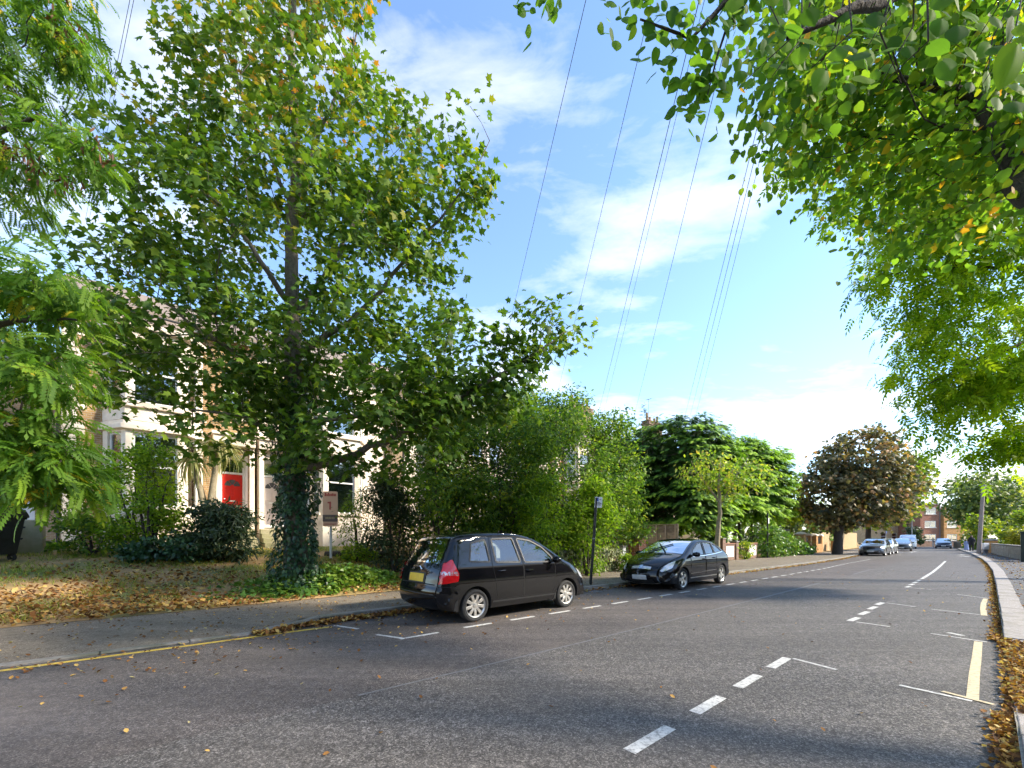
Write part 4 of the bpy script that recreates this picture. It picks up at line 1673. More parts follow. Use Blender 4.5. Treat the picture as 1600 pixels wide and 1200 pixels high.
    def strip_pt(self, i, v, off=0.0):
        """Point on the across-the-car strip: i = index on the outline, v in -1..1."""
        o = self.out
        w = self.W_[i]
        t = o[min(i + 1, len(o) - 1), :2] - o[max(i - 1, 0), :2]
        t = t / (np.linalg.norm(t) + 1e-9)
        n = np.array([-t[1], t[0]])         # outward
        cr = self.crown[i]
        q = o[i, :2] + n * (cr * (1 - v * v) + off)
        return (q[0], v * w, q[1])

    def build(self, name, label, cat, loc, rz, group=None, lite=False):
        S = self.S
        root = empty(name, loc, rz, label, cat, group)
        paint = S['paint']
        o = self.out
        self.W_ = self.Y(o[:, :2])
        # at the outline the roll-over is complete
        self.crown = np.interp(np.arange(len(o)), np.linspace(0, len(o) - 1, len(S['crown'])), S['crown'])
        poly = self.side_outline()
        wins = [round_poly(w, 0.04) for w in S['windows']]
        doors = S['doors']

        def in_body(P):
            r = inside(poly, P)
            for w in wins:
                r &= ~inside(w, P)
            return r

        def keep_body(P):
            r = in_body(P)
            for d in doors:
                r &= ~inside(d, P)
            return r
        loops = [poly] + wins + doors
        grid = S.get('grid', 0.07)
        body_sides = self.sheet(loops, keep_body, grid=grid)
        parts = []
        for sd in (1, -1):
            parts.append(self.side_mesh('body_side', body_sides, sd, paint, root))
        for d in doors:
            dd = self.sheet(loops, lambda P, d=d: in_body(P) & inside(d, P), grid=grid, extra=True)
            for sd in (1, -1):
                ob = self.side_mesh('door', dd, sd, paint, root)
                self.ribbon('door_seam', d, 0.008, sd, MAT['dark'], ob, 0.0025, closed=True)
                zc = max(p[1] for p in d)
                hx = S['handles'][doors.index(d)]
                y = float(self.Y(np.array([hx]))[0])
                h = MB()
                h.tube([(hx[0] - 0.085, sd * (y + 0.004), hx[1]), (hx[0] - 0.06, sd * (y + 0.035), hx[1] + 0.005), (hx[0] + 0.06, sd * (y + 0.035), hx[1] + 0.008), (hx[0] + 0.085, sd * (y + 0.004), hx[1] + 0.008)], 0.014, 8)
                h.build('door_handle', paint, ob, smooth=True)
        # window glass, trims and a return into each opening
        for w in wins:
            dd = self.sheet([w], lambda P, w=w: inside(w, P), off=-0.012, grid=0.12, extra=False)
            for sd in (1, -1):
                ob = self.side_mesh('side_window', dd, sd, S['glass'], root)
                self.ribbon('window_trim', w, 0.03, sd, MAT['plastic_black'], ob, 0.004, closed=True)
        # the strip over bumper, hatch, roof, screen, bonnet and nose
        vs_ = [-1, -0.97, -0.9, -0.84, -0.6, -0.3, 0, 0.3, 0.6, 0.84, 0.9, 0.97, 1]
        V = []
        for i in range(len(o)):
            for v in vs_:
                V.append(self.strip_pt(i, v))
        k = len(vs_)
        glass_rng = S['glass_rng']     # list of (x/z test) index ranges with half-width column
        Fp, Fg = [], {}
        for i in range(len(o) - 1):
            for j in range(k - 1):
                f = (i * k + j, i * k + j + 1, (i + 1) * k + j + 1, (i + 1) * k + j)
                hit = None
                for gi, (a, b, c0, c1) in enumerate(glass_rng):
                    if a <= i < b and c0 <= j < c1:
                        hit = gi
                if hit is None:
                    Fp.append(f)
                else:
                    Fg.setdefault(hit, []).append(f)
        me = mesh_np('body_shell', np.array(V), np.array(Fp), smooth=True)
        me.materials.append(paint)
        link('body_shell', me, root)
        for gi, fl in Fg.items():
            used = sorted({x for f in fl for x in f})
            mp = {u: q for q, u in enumerate(used)}
            me = mesh_np('screen', np.array(V)[used], np.array([[mp[x] for x in f] for f in fl]), smooth=True)
            me.materials.append(S['glass'])
            link(S['screen_names'][gi], me, root)
        # underside, inner arches and cabin floor
        m = MB()
        Lc = S['L']
        hw = S['hw']
        m.box(0.25, Lc - 0.25, -hw + 0.24, hw - 0.24, S['zb'] - 0.02, 0.55)
        m.box(S['rx'] + S['arch'] + 0.02, S['fx'] - S['arch'] - 0.02, -hw + 0.06, hw - 0.06, S['zb'] - 0.01, 0.50)
        m.build('underbody', MAT['dark'], root)
        for (x, z, wd, yy) in S['seats']:
            m = MB()
            pr = [(-0.02, 0.0), (0.48, 0.06), (0.48, 0.14), (0.10, 0.12), (-0.10, 0.62), (-0.13, 0.86), (-0.22, 0.86), (-0.21, 0.60), (-0.12, 0.0)]
            m.prism([(x + a, z + b) for a, b in pr], yy - wd / 2, yy + wd / 2, 'y')
            m.build('seat', MAT['seat'], root, bevel=0.03)
        if S.get('dash'):
            m = MB()
            x, z = S['dash']
            m.box(x - 0.25, x + 0.25, -hw + 0.2, hw - 0.2, 0.5, z)
            m.build('dashboard', MAT['plastic_black'], root, bevel=0.03)
        # side-mapped lamps, trims
        for nm, pl, mt in S['patches']:
            pl = round_poly(pl, 0.02, 2)
            dd = self.sheet([pl], lambda P, pl=pl: inside(pl, P) & inside(poly, P), off=0.006, grid=0.03, extra=True)
            for sd in (1, -1):
                self.side_mesh(nm, dd, sd, MAT[mt], root)
        for nm, pl, w, mt in S.get('ribbons', ()):
            for sd in (1, -1):
                self.ribbon(nm, pl, w, sd, MAT[mt], root, 0.005)
        # strip-mapped trims: (name, i0, i1, v0, v1, off, mat)
        for nm, i0, i1, v0, v1, off, mt in S.get('plates', ()):
            m = MB()
            va = np.linspace(v0, v1, 7)
            ia = list(range(i0, i1 + 1))
            for ii in ia:
                for v in va:
                    m.v.append(self.strip_pt(ii, v, off))
            for a in range(len(ia) - 1):
                for b in range(6):
                    m.f.append((a * 7 + b, a * 7 + b + 1, (a + 1) * 7 + b + 1, (a + 1) * 7 + b))
            m.build(nm, MAT[mt], root, smooth='all')
        # wheel-arch lips
        for arc in self.arches():
            for sd in (1, -1):
                A = np.array(arc)
                y = self.Y(A)
                V2 = np.vstack([np.column_stack([A[:, 0], sd * y, A[:, 1]]), np.column_stack([A[:, 0], sd * (y - 0.22), A[:, 1]])])
                n = len(A)
                me = mesh_np('arch_liner', V2, np.array([(i, i + 1, n + i + 1, n + i) for i in range(n - 1)]), smooth=True)
                me.materials.append(MAT['dark'])
                link('arch_liner', me, root)
        # wheels
        r = S['wr']
        proto = None
        for ax in (S['rx'], S['fx']):
            for sd in (1, -1):
                wl = self.wheel(r, S['spokes'], S.get('spoke_w', 0.05))
                wl.parent = root
                wl.location = (ax, sd * (hw - 0.115), r)
                wl.rotation_euler = (0, rng.uniform(0, 1), 0) if sd > 0 else (0, rng.uniform(0, 1), pi)
        # mirrors
        x, z = S['mirror']
        y = float(self.Y(np.array([[x, z]]))[0])
        for sd in (1, -1):
            m = MB()
            m.lathe([(0.001, -0.11), (0.05, -0.105), (0.075, -0.06), (0.085, 0.0), (0.08, 0.06), (0.05, 0.10), (0.001, 0.11)], 12, 'y')
            m.v = [(v[0] * 0.75 + x + 0.02, v[1] + sd * (y + 0.13), v[2] * 0.85 + z + 0.03) for v in m.v]
            mo = m.build('door_mirror', paint, root, smooth='all')
            m = MB()
            m.tube([(x, sd * (y - 0.01), z - 0.02), (x, sd * (y + 0.06), z + 0.0)], 0.025, 8)
            m.build('mirror_arm', MAT['plastic_black'], mo)
        return root

    def wheel(self, r, spokes, sw):
        ro = r * 0.70
        m = MB()
        hw = 0.09
        m.lathe([(ro, -hw * 0.8), (r * 0.86, -hw), (r * 0.965, -hw * 0.86), (r, -hw * 0.5), (r, hw * 0.5), (r * 0.965, hw * 0.86), (r * 0.86, hw), (ro, hw * 0.8), (ro * 0.97, 0)], 36, 'y', closed=True)
        w = m.build('wheel', MAT['rubber'], None, smooth=True)
        m = MB()
        m.lathe([(ro * 0.9, hw * 0.3), (ro * 0.93, hw * 0.72), (ro * 1.03, hw * 0.92), (ro * 1.03, hw * 0.74), (ro * 0.98, hw * 0.2)], 36, 'y')
        m.build('rim', MAT['alloy'], w, smooth=True)
        m = MB()
        m.lathe([(0.001, -0.01), (ro * 0.95, -0.01), (ro * 0.95, 0.01), (0.001, 0.01)], 24, 'y')
        m.build('dark_backing', MAT['dark'], w)  # near-black disc; the shade between the spokes is put into its colour
        for i in range(spokes):
            a = 2 * pi * i / spokes
            m = MB()
            w0, w1 = sw * 0.75, sw
            vs = []
            for dep in (0, -0.028):
                for rr, ww, yy in ((ro * 0.16, w0, hw * 0.62), (ro * 0.6, (w0 + w1) / 2, hw * 0.80), (ro * 0.97, w1, hw * 0.74)):
                    for sg in (-1, 1):
                        x, z = rr, sg * ww / 2
                        vs.append((x * math.cos(a) - z * math.sin(a), yy + dep, x * math.sin(a) + z * math.cos(a)))
            m.add(vs, [(0, 2, 3, 1), (2, 4, 5, 3), (6, 7, 9, 8), (8, 9, 11, 10), (0, 6, 8, 2), (2, 8, 10, 4), (1, 3, 9, 7), (3, 5, 11, 9), (0, 1, 7, 6), (4, 10, 11, 5)])
            m.build('spoke', MAT['alloy'], w, bevel=0.004)
        m = MB()
        m.lathe([(ro * 0.24, hw * 0.5), (ro * 0.22, hw * 0.72), (ro * 0.12, hw * 0.78), (0.001, hw * 0.78)], 16, 'y')
        m.build('hub_cap', MAT['alloy'], w, smooth=True)
        return w


def idx(car_outline, x, z):
    o = catmull(car_outline, 8)
    return int(np.argmin((o[:, 0] - x) ** 2 + (o[:, 1] - z) ** 2))


def jx(x):
    return x if x > .62 else .62 - (.62 - x) * 1.2


def jz_(z):
    return z if z < .6 else .6 + (z - .6) * 1.075


def jm(pts):
    return [(jx(p[0]), jz_(p[1])) + tuple(p[2:]) for p in pts]


def jidx(x, z):
    return idx(JO, jx(x), jz_(z))


# --- small black five-door hatchback in the foreground
JO = [(.20, .24, .05, .05), (.06, .30, .26, .12), (.005, .42, .34, .16), (.0, .58, .36, .17), (.03, .68, .36, .17), (.055, .84, .34, .16), (.12, 1.02, .30, .15), (.25, 1.30, .17, .10),
      (.34, 1.44, .10, .09), (.62, 1.50, .07, .08), (1.2, 1.525, .07, .08), (1.75, 1.515, .07, .08), (2.2, 1.43, .08, .08), (2.62, 1.235, .09, .08),
      (3.0, 1.035, .12, .10), (3.28, .945, .2, .14), (3.56, .82, .34, .22), (3.74, .67, .42, .28), (3.82, .50, .44, .30), (3.80, .32, .34, .26), (3.68, .22, .1, .1)]
JO = jm(JO)
J = dict(L=3.83, hw=0.8375, outline=JO, zs=[0, .2, .34, .5, .7, .86, .98, 1.2, 1.5, 2.6], ys=[.77, .79, .815, .832, .838, .83, .805, .735, .63, .5],
         fx=3.05, rx=.62, wr=.295, arch=.352, zb=.22, paint=MAT['paint_black'], glass=MAT['car_glass'], spokes=9, spoke_w=0.062, grid=0.06,
         windows=[[(.52, 1.05), (.60, 1.36), (.93, 1.415), (.96, 1.035)], [(1.09, 1.02), (1.07, 1.425), (1.60, 1.44), (1.71, 1.005)],
                  [(1.82, 1.0), (1.71, 1.437), (2.06, 1.395), (2.36, 1.27), (2.60, 1.075), (2.62, .985)], [(2.70, .985), (2.70, 1.065), (2.86, .985)]],
         doors=[[(1.02, 1.455), (1.0, .95), (1.06, .70), (1.12, .37), (1.765, .37), (1.765, 1.0), (1.655, 1.465)],
                [(1.78, .37), (1.78, 1.0), (1.672, 1.462), (2.1, 1.405), (2.4, 1.275), (2.665, 1.07), (2.665, .5), (2.60, .37)]],
         handles=[(1.20, .87), (1.92, .85)],
         crown=[.02, .05, .06, .05, .05, .045, .04, .03, .03, .03, .03, .03, .035, .04, .05, .07, .09, .10, .06, .02],
         screen_names=['rear_window', 'windscreen'], seats=[(.95, .50, .5, .36), (.95, .50, .5, -.36), (1.95, .48, .5, .36), (1.95, .48, .5, -.36)], dash=(2.75, .92), mirror=(2.58, 1.0))
J['glass_rng'] = [(jidx(.125, 1.03), jidx(.325, 1.425), 2, 10), (jidx(2.12, 1.455), jidx(2.98, 1.045), 2, 10)]
J['patches'] = [('tail_lamp', [(.015, .70), (.30, .74), (.315, .86), (.24, 1.10), (.105, 1.02), (.045, .86)], 'red_lens'),
                ('reversing_lamp', [(.045, .845), (.30, .83), (.297, .90), (.06, .915)], 'clear_lens'),
                ('mud_flap', [(.235, .20), (.31, .20), (.30, .46), (.25, .40)], 'plastic_black'),
                ('mud_flap', [(2.62, .20), (2.70, .20), (2.72, .42), (2.69, .40)], 'plastic_black'),
                ('head_lamp', [(3.36, .84), (3.60, .72), (3.72, .66), (3.70, .58), (3.50, .64)], 'clear_lens')]
J['ribbons'] = [('sill_trim', [(1.0, .335), (2.66, .335)], .035, 'plastic_black'), ('bumper_seam', [(.03, .665), (.2, .66), (.33, .60)], .008, 'dark'),
                ('roof_channel', [(.5, 1.462), (1.2, 1.478), (1.75, 1.468), (2.15, 1.40)], .016, 'dark')]
J['plates'] = [('number_plate', jidx(.035, .72), jidx(.055, .845), -.02, .70, .012, 'plate_yellow') if False else ('plate_recess', jidx(.03, .69), jidx(.06, .87), -.46, .46, .006, 'plastic_black'),
               ('number_plate', jidx(.035, .71), jidx(.055, .84), -.39, .39, .014, 'plate_yellow'),
               ('tailgate_seam', jidx(.03, .675), jidx(.03, .675) + 1, -.9, .9, .003, 'dark'),
               ('bumper_strip', jidx(.0, .52), jidx(.0, .52) + 1, -.95, .95, .004, 'plastic_black')]
J['windows'] = [jm(w) for w in J['windows']]
J['doors'] = [jm(w) for w in J['doors']]
J['handles'] = jm(J['handles'])
J['patches'] = [(n_, jm(p), m_) for n_, p, m_ in J['patches']]
J['ribbons'] = [(n_, jm(p), w_, m_) for n_, p, w_, m_ in J['ribbons']]
J['mirror'] = (2.58, jz_(1.0))
J['zs'] = [jz_(z) for z in J['zs']]
jz = Car(J)
jazz = jz.build('hatchback_car', 'small black five-door hatchback seen from behind, nearest parked car', 'car', W(4.40 - .62, 6.83, 0.0), PHI)
# chrome tailgate handle, wiper, badge, lime jackets on the seats
m = MB()
pp = [jz.strip_pt(jidx(.07, .9), v, .014) for v in (-.20, -.17, .17, .20)]
m.tube([pp[0], (pp[1][0] - .015, pp[1][1], pp[1][2] + .055), (pp[2][0] - .015, pp[2][1], pp[2][2] + .055), pp[3]], .014, 8)
m.build('tailgate_handle', MAT['chrome'], jazz, smooth=True)
m = MB()
pp = [jz.strip_pt(jidx(.13, 1.04), 0.0, .02), jz.strip_pt(jidx(.16, 1.1), -.35, .02), jz.strip_pt(jidx(.17, 1.12), -.62, .02)]
m.tube(pp, .011, 6)
m.build('rear_wiper', MAT['plastic_black'], jazz)
for yy in (.36, -.36):
    m = MB()
    m.lathe([(.001, -.12), (.10, -.10), (.13, 0), (.12, .1), (.06, .17), (.001, .18)], 14, 'z')
    m.v = [(v[0] * .45 + .72, v[1] + yy, v[2] * 1.1 + 1.22) for v in m.v]
    m.build('head_restraint', MAT['hivis'], jazz, smooth='all')
cu = bpy.data.curves.new('badge', 'FONT')
cu.body = 'Jazz'
cu.size = 0.075
cu.shear = 0.35
cu.extrude = 0.003
to = bpy.data.objects.new('tmp', cu)
COL.objects.link(to)
bpy.context.view_layer.update()
me = bpy.data.meshes.new_from_object(to.evaluated_get(bpy.context.evaluated_depsgraph_get()))
bpy.data.objects.remove(to)
me.materials.append(MAT['chrome'])
bo = link('badge', me, jazz)
pb = jz.strip_pt(jidx(.062, .88), -.50, .01)
bo.location = (pb[0] - .004, pb[1], pb[2] - .02)
bo.rotation_euler = (pi / 2, rad(0), -pi / 2)

# --- black fastback hatchback facing the camera
CO = [(.16, .25, .05, .05), (.03, .34, .26, .14), (.0, .52, .34, .18), (.03, .72, .34, .18), (.08, .92, .30, .16), (.16, 1.03, .26, .14), (.45, 1.16, .12, .10), (.85, 1.33, .08, .09),
      (1.25, 1.43, .07, .08), (1.75, 1.46, .07, .08), (2.2, 1.425, .07, .08), (2.7, 1.25, .08, .08), (3.15, 1.04, .10, .09), (3.45, .945, .18, .14),
      (3.80, .83, .34, .24), (4.08, .68, .46, .34), (4.20, .55, .50, .38), (4.23, .40, .46, .36), (4.18, .26, .34, .28), (4.05, .20, .1, .1)]
C = dict(L=4.24, hw=0.8825, outline=CO, zs=[0, .2, .34, .5, .7, .86, .98, 1.2, 1.5, 2.6], ys=[.81, .83, .855, .875, .882, .872, .84, .75, .62, .5],
         fx=3.38, rx=.745, wr=.315, arch=.365, zb=.21, paint=MAT['paint_black'], glass=MAT['car_glass'], spokes=5, spoke_w=0.10, grid=0.07,
         windows=[[(.62, 1.08), (.95, 1.29), (1.20, 1.345), (1.22, 1.03)], [(1.27, 1.025), (1.26, 1.355), (1.80, 1.385), (1.90, .995)], [(1.98, .99), (1.88, 1.38), (2.15, 1.35), (2.60, 1.17), (2.84, .975)]],
         doors=[[(1.16, 1.385), (1.16, .95), (1.20, .6), (1.25, .36), (1.93, .36), (1.93, 1.0), (1.83, 1.412)], [(1.945, .36), (1.945, 1.0), (1.848, 1.41), (2.2, 1.375), (2.64, 1.20), (2.93, .99), (2.95, .55), (2.90, .36)]],
         handles=[(1.36, .88), (2.08, .86)],
         crown=[.02, .05, .06, .05, .05, .04, .03, .03, .03, .03, .03, .03, .035, .05, .07, .09, .11, .12, .08, .02],
         screen_names=['rear_window', 'windscreen'], seats=[(1.15, .45, .5, .38), (1.15, .45, .5, -.38), (2.1, .43, .5, .38), (2.1, .43, .5, -.38)], dash=(2.95, .90), mirror=(2.78, .99))
C['glass_rng'] = [(idx(CO, .42, 1.15), idx(CO, .95, 1.365), 2, 10), (idx(CO, 2.22, 1.42), idx(CO, 3.17, 1.035), 1, 11)]
C['patches'] = [('head_lamp', [(3.66, .85), (3.86, .79), (4.10, .68), (4.20, .62), (4.17, .55), (3.9, .66)], 'clear_lens'),
                ('tail_lamp', [(.03, .80), (.22, .84), (.25, .95), (.10, .98)], 'red_lens')]
C['ribbons'] = [('sill_trim', [(1.16, .33), (2.95, .33)], .03, 'alloy'), ('crease_highlight', [(1.2, .50), (2.95, .46)], .012, 'alloy'),  # silver strip along the doors: the crease's highlight put into colour
                ('window_chrome', [(.62, 1.06), (1.25, 1.005), (2.0, .968), (2.86, .952)], .014, 'chrome')]
n0 = idx(CO, 4.20, .55)
C['plates'] = [('grille_bar', idx(CO, 4.13, .63), idx(CO, 4.19, .57), -.62, .62, .006, 'clear_lens'),
               ('badge', idx(CO, 4.12, .64), idx(CO, 4.195, .56), -.10, .10, .014, 'chrome'),
               ('number_plate', idx(CO, 4.23, .44), idx(CO, 4.22, .34), -.47, .47, .016, 'plate_white'),
               ('lower_grille', idx(CO, 4.22, .345), idx(CO, 4.17, .25), -.78, .78, .006, 'dark'),
               ('bumper_lip', idx(CO, 4.17, .25), idx(CO, 4.14, .235), -.95, .95, .010, 'alloy'),
               ('bonnet_seam', idx(CO, 4.10, .67), idx(CO, 4.10, .67) + 1, -.9, .9, .003, 'dark')]
cv = Car(C)
civic = cv.build('fastback_car', 'black sloping-roof hatchback facing the camera with a blank plate', 'car', W(11.65 + 3.38, 6.66, 0.0), PHI + pi)
for v0, v1 in ((.25, -.45), (-.55, .25)):
    m = MB()
    m.tube([cv.strip_pt(idx(CO, 3.14, 1.045), v0, .02), cv.strip_pt(idx(CO, 2.9, 1.15), (v0 + v1) / 2, .03), cv.strip_pt(idx(CO, 2.62, 1.28), v1, .025)], .016, 6)
    m.build('wiper', MAT['plastic_black'], civic)
for sd in (1, -1):
    m = MB()
    y = .60 * sd
    m.tube([(4.02, y + .16 * sd, .42), (4.12, y + .05 * sd, .30), (4.15, y - .12 * sd, .25)], .02, 8)
    m.build('fog_lamp_trim', MAT['alloy'], civic, smooth=True)


# --- simpler cars further along
def gen_car(paint, scale_h=1.0):
    d = dict(C)
    d['paint'] = paint
    d['grid'] = 0.16
    d['outline'] = [(.14, .25, .05, .05), (.02, .36, .24, .14), (.0, .55, .30, .16), (.04, .80, .28, .15), (.12, .96, .24, .14), (.28, 1.20, .14, .10), (.46, 1.38, .09, .09),
                    (.9, 1.45, .07, .08), (1.5, 1.47, .07, .08), (2.1, 1.42, .07, .08), (2.5, 1.27, .08, .08), (2.98, 1.02, .10, .09), (3.3, .96, .16, .12), (3.75, .86, .3, .2),
                    (4.08, .72, .42, .3), (4.20, .55, .46, .34), (4.22, .40, .42, .32), (4.16, .26, .3, .26), (4.05, .21, .1, .1)]
    O = d['outline']
    d['windows'] = [[(.60, 1.04), (.66, 1.34), (1.10, 1.385), (1.16, 1.02)], [(1.26, 1.02), (1.22, 1.39), (1.76, 1.40), (1.84, .99)], [(1.93, .985), (1.86, 1.395), (2.1, 1.35), (2.42, 1.22), (2.72, .97)]]
    d['doors'] = [[(1.18, 1.42), (1.18, .95), (1.22, .36), (1.88, .36), (1.88, 1.0), (1.80, 1.43)], [(1.895, .36), (1.895, 1.0), (1.815, 1.43), (2.12, 1.385), (2.46, 1.25), (2.80, .98), (2.86, .36)]]
    d['glass_rng'] = [(idx(O, .14, 1.0), idx(O, .42, 1.34), 2, 10), (idx(O, 2.14, 1.41), idx(O, 2.96, 1.03), 1, 11)]
    d['patches'] = [('head_lamp', [(3.70, .84), (3.9, .78), (4.13, .66), (4.17, .58), (3.9, .64)], 'clear_lens'), ('tail_lamp', [(.04, .80), (.24, .84), (.26, .98), (.12, 1.0)], 'red_lens')]
    d['plates'] = [('grille', idx(O, 4.12, .68), idx(O, 4.20, .54), -.5, .5, .006, 'plastic_black'), ('number_plate', idx(O, 4.22, .46), idx(O, 4.21, .36), -.45, .45, .014, 'plate_white'),
                   ('lower_grille', idx(O, 4.20, .34), idx(O, 4.15, .26), -.8, .8, .006, 'dark')]
    d['ribbons'] = [('sill_trim', [(1.16, .33), (2.95, .33)], .03, 'plastic_black')]
    d['mirror'] = (2.66, .98)
    return Car(d)


gen_car(MAT['paint_gunmetal']).build('parked_car', 'dark grey saloon facing the camera past the copper maple', 'car', W(46.4 + 3.9, 6.58, 0), PHI + pi)
gen_car(MAT['paint_silver']).build('parked_car', 'silver car tucked behind the dark grey saloon', 'car', W(52.0 + 3.9, 6.72, 0), PHI + pi)
gen_car(MAT['paint_grey']).build('parked_car', 'dark car with pale bonnet parked before the white van', 'car', W(66.5 + 3.9, 7.0, 0), PHI + pi + rad(4))
gen_car(MAT['paint_blue']).build('parked_car', 'dark blue car alone at the far road end', 'car', W(87.0 + 3.9, 4.6, 0), PHI + pi + rad(4))
VO = [(.10, .30, .05, .05), (.02, .42, .10, .08), (.0, 1.0, .10, .08), (.02, 1.75, .10, .10), (.10, 1.93, .10, .10), (1.0, 1.98, .09, .1), (2.6, 1.98, .09, .1), (3.1, 1.90, .1, .1), (3.5, 1.58, .12, .1),
      (3.85, 1.22, .16, .12), (4.2, 1.08, .3, .2), (4.42, .90, .4, .28), (4.5, .6, .44, .3), (4.48, .40, .4, .28), (4.4, .26, .2, .2)]
V_ = dict(C)
V_.update(L=4.5, hw=.93, outline=VO, zs=[0, .3, .6, 1.0, 1.4, 2.0, 2.6], ys=[.86, .9, .925, .925, .9, .82, .7], fx=3.65, rx=.85, wr=.33, arch=.38, zb=.26, paint=MAT['paint_white'], grid=.2,
          windows=[[(2.75, 1.15), (2.75, 1.72), (3.15, 1.70), (3.6, 1.22)]], doors=[[(2.6, .4), (2.6, 1.8), (3.12, 1.78), (3.72, 1.15), (3.2, .4)]], handles=[(2.72, 1.0)],
          crown=[.02, .03, .03, .03, .03, .03, .03, .04, .05, .06, .08, .1, .1, .06, .02], seats=[(2.5, .7, .6, .4), (2.5, .7, .6, -.4)], dash=(3.5, 1.1), mirror=(3.5, 1.22),
          patches=[('head_lamp', [(4.1, 1.05), (4.3, .95), (4.42, .8), (4.3, .76)], 'clear_lens')], ribbons=[],
          plates=[('grille', idx(VO, 4.45, .82), idx(VO, 4.5, .6), -.6, .6, .008, 'dark'), ('number_plate', idx(VO, 4.5, .55), idx(VO, 4.49, .45), -.35, .35, .014, 'plate_white')])
V_['glass_rng'] = [(0, 0, 0, 0), (idx(VO, 3.14, 1.87), idx(VO, 3.83, 1.23), 1, 11)]
Car(V_).build('parked_van', 'white van with black lower bumper, last of the parked row', 'van', W(82 + 4.1, 8.0, 0), PHI + pi + rad(5))
# ------------------------------------------------------------------ trees
def chain(*pts):
    return [(tuple(p), r) for p, r in pts]


def IB(px, py, d, rx, ry, rd, w=None):
    """Crown lobe centred on a surveyed point; rx, ry given in survey pixels at that distance."""
    b = (tuple(I(px, py, d)), (rx * d / 650, rd, ry * d / 650))
    return b + ((w,) if w else ())


# --- ivy-clad sycamore
D = 10.6
base = W(2.85, 11.55, 0.0)
base.z = zg(2.85, 11.55) - 0.05
bx_, by_ = base.x, base.y


def tp(px, py, d=D):
    return I(px, py, d)


trunk = chain((base, .34), (tp(462, 860), .28), (tp(460, 700), .24), (tp(458, 560), .20), (tp(456, 400), .155), (tp(462, 240), .115), (tp(456, 80), .08), (tp(458, -80), .05), (tp(455, -240), .02))
limbs = [
    chain((tp(461, 735), .12), (tp(540, 715, 10.1), .085), (tp(640, 672, 9.7), .065), (tp(720, 620, 9.5), .05), (tp(800, 575, 9.4), .03), (tp(880, 520, 9.4), .014)),
    chain((tp(461, 660), .09), (tp(560, 650, 10.2), .06), (tp(660, 640, 9.6), .04), (tp(745, 600, 9.4), .02)),
    chain((tp(458, 560), .10), (tp(560, 490, 10.2), .065), (tp(650, 390, 9.9), .04), (tp(720, 300, 9.8), .022), (tp(765, 220, 9.8), .01)),
    chain((tp(458, 500), .09), (tp(530, 400, 11), .055), (tp(590, 280, 11.3), .03), (tp(610, 160, 11.4), .012)),
    chain((tp(458, 620), .09), (tp(380, 560, 10.0), .055), (tp(290, 500, 9.6), .035), (tp(200, 430, 9.5), .012)),
    chain((tp(457, 480), .08), (tp(390, 380, 10.2), .05), (tp(300, 280, 10), .03), (tp(215, 170, 10), .012)),
    chain((tp(460, 690), .07), (tp(380, 650, 9.6), .04), (tp(300, 640, 9.2), .02)),
    chain((tp(460, 330), .06), (tp(400, 200, 10.6), .035), (tp(340, 60, 10.8), .015)),
    chain((tp(460, 300), .06), (tp(520, 160, 10.6), .035), (tp(570, 20, 10.8), .015)),
]
blobs = [IB(455, 40, D, 118, 120, 2.0), IB(450, 210, D, 160, 115, 2.5), IB(295, 310, 10.0, 105, 115, 2.0), IB(555, 270, D, 110, 120, 2.0), IB(700, 250, 9.8, 75, 85, 1.1, 1.1), IB(660, 340, 9.9, 90, 80, 1.3),
         IB(450, 400, D, 240, 110, 2.9), IB(250, 470, 9.7, 110, 110, 2.0), IB(610, 450, 10.0, 120, 90, 2.0), IB(360, 560, 10.0, 170, 80, 2.5, 6.0), IB(540, 570, 10.0, 170, 80, 2.3),
         IB(720, 580, 9.5, 110, 70, 1.4, 3.4), IB(640, 620, 9.6, 110, 55, 1.3, 2.6), IB(860, 520, 9.4, 75, 42, .8, .9), IB(600, 690, 9.6, 130, 60, 1.8), IB(350, 670, 9.5, 80, 40, 1.5, .9), IB(470, -130, D, 120, 120, 2.2), IB(780, 620, 9.5, 60, 35, 1.0, .5),
         IB(235, 190, 10, 35, 35, .8, .25), IB(500, 700, 9.6, 60, 40, 1.0, .6), IB(190, 620, 9.6, 45, 50, 1.0, .4)]


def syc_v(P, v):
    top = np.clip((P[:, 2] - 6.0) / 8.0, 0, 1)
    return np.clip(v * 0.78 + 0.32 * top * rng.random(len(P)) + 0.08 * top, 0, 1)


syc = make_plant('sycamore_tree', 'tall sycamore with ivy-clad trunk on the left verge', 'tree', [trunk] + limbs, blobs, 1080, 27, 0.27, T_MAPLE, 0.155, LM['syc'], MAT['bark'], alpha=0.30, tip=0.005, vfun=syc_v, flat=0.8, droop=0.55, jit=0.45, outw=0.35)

# ivy climbing the trunk and spreading at its foot
iv = empty('ivy', base, 0, 'dark ivy clothing the sycamore trunk and spilling round its foot', 'ivy')
n = 5200
h = rng.random(n) ** 1.15
zz = base.z + 0.02 + h * (I(0, 600, D).z - base.z)
cx = np.interp(zz, [base.z, I(0, 700, D).z, I(0, 560, D).z], [base.x, tp(460, 700).x, tp(458, 560).x])
cy = np.interp(zz, [base.z, I(0, 700, D).z, I(0, 560, D).z], [base.y, D, D])
th = rng.random(n) * 2 * pi
lump = 0.08 * np.sin(th * 3 + zz * 2.3) + 0.06 * np.sin(zz * 5 + th)
rr = np.interp(h, [0, .06, .2, .7, 1], [.85, .56, .44, .42, .34]) + lump + rng.normal(size=n) * .05
P = np.column_stack([cx + rr * np.cos(th), cy + rr * np.sin(th), zz])
od = np.column_stack([np.cos(th), np.sin(th), np.zeros(n)])
nr = od + np.array([0, 0, .35]) + rng.normal(size=(n, 3)) * .35
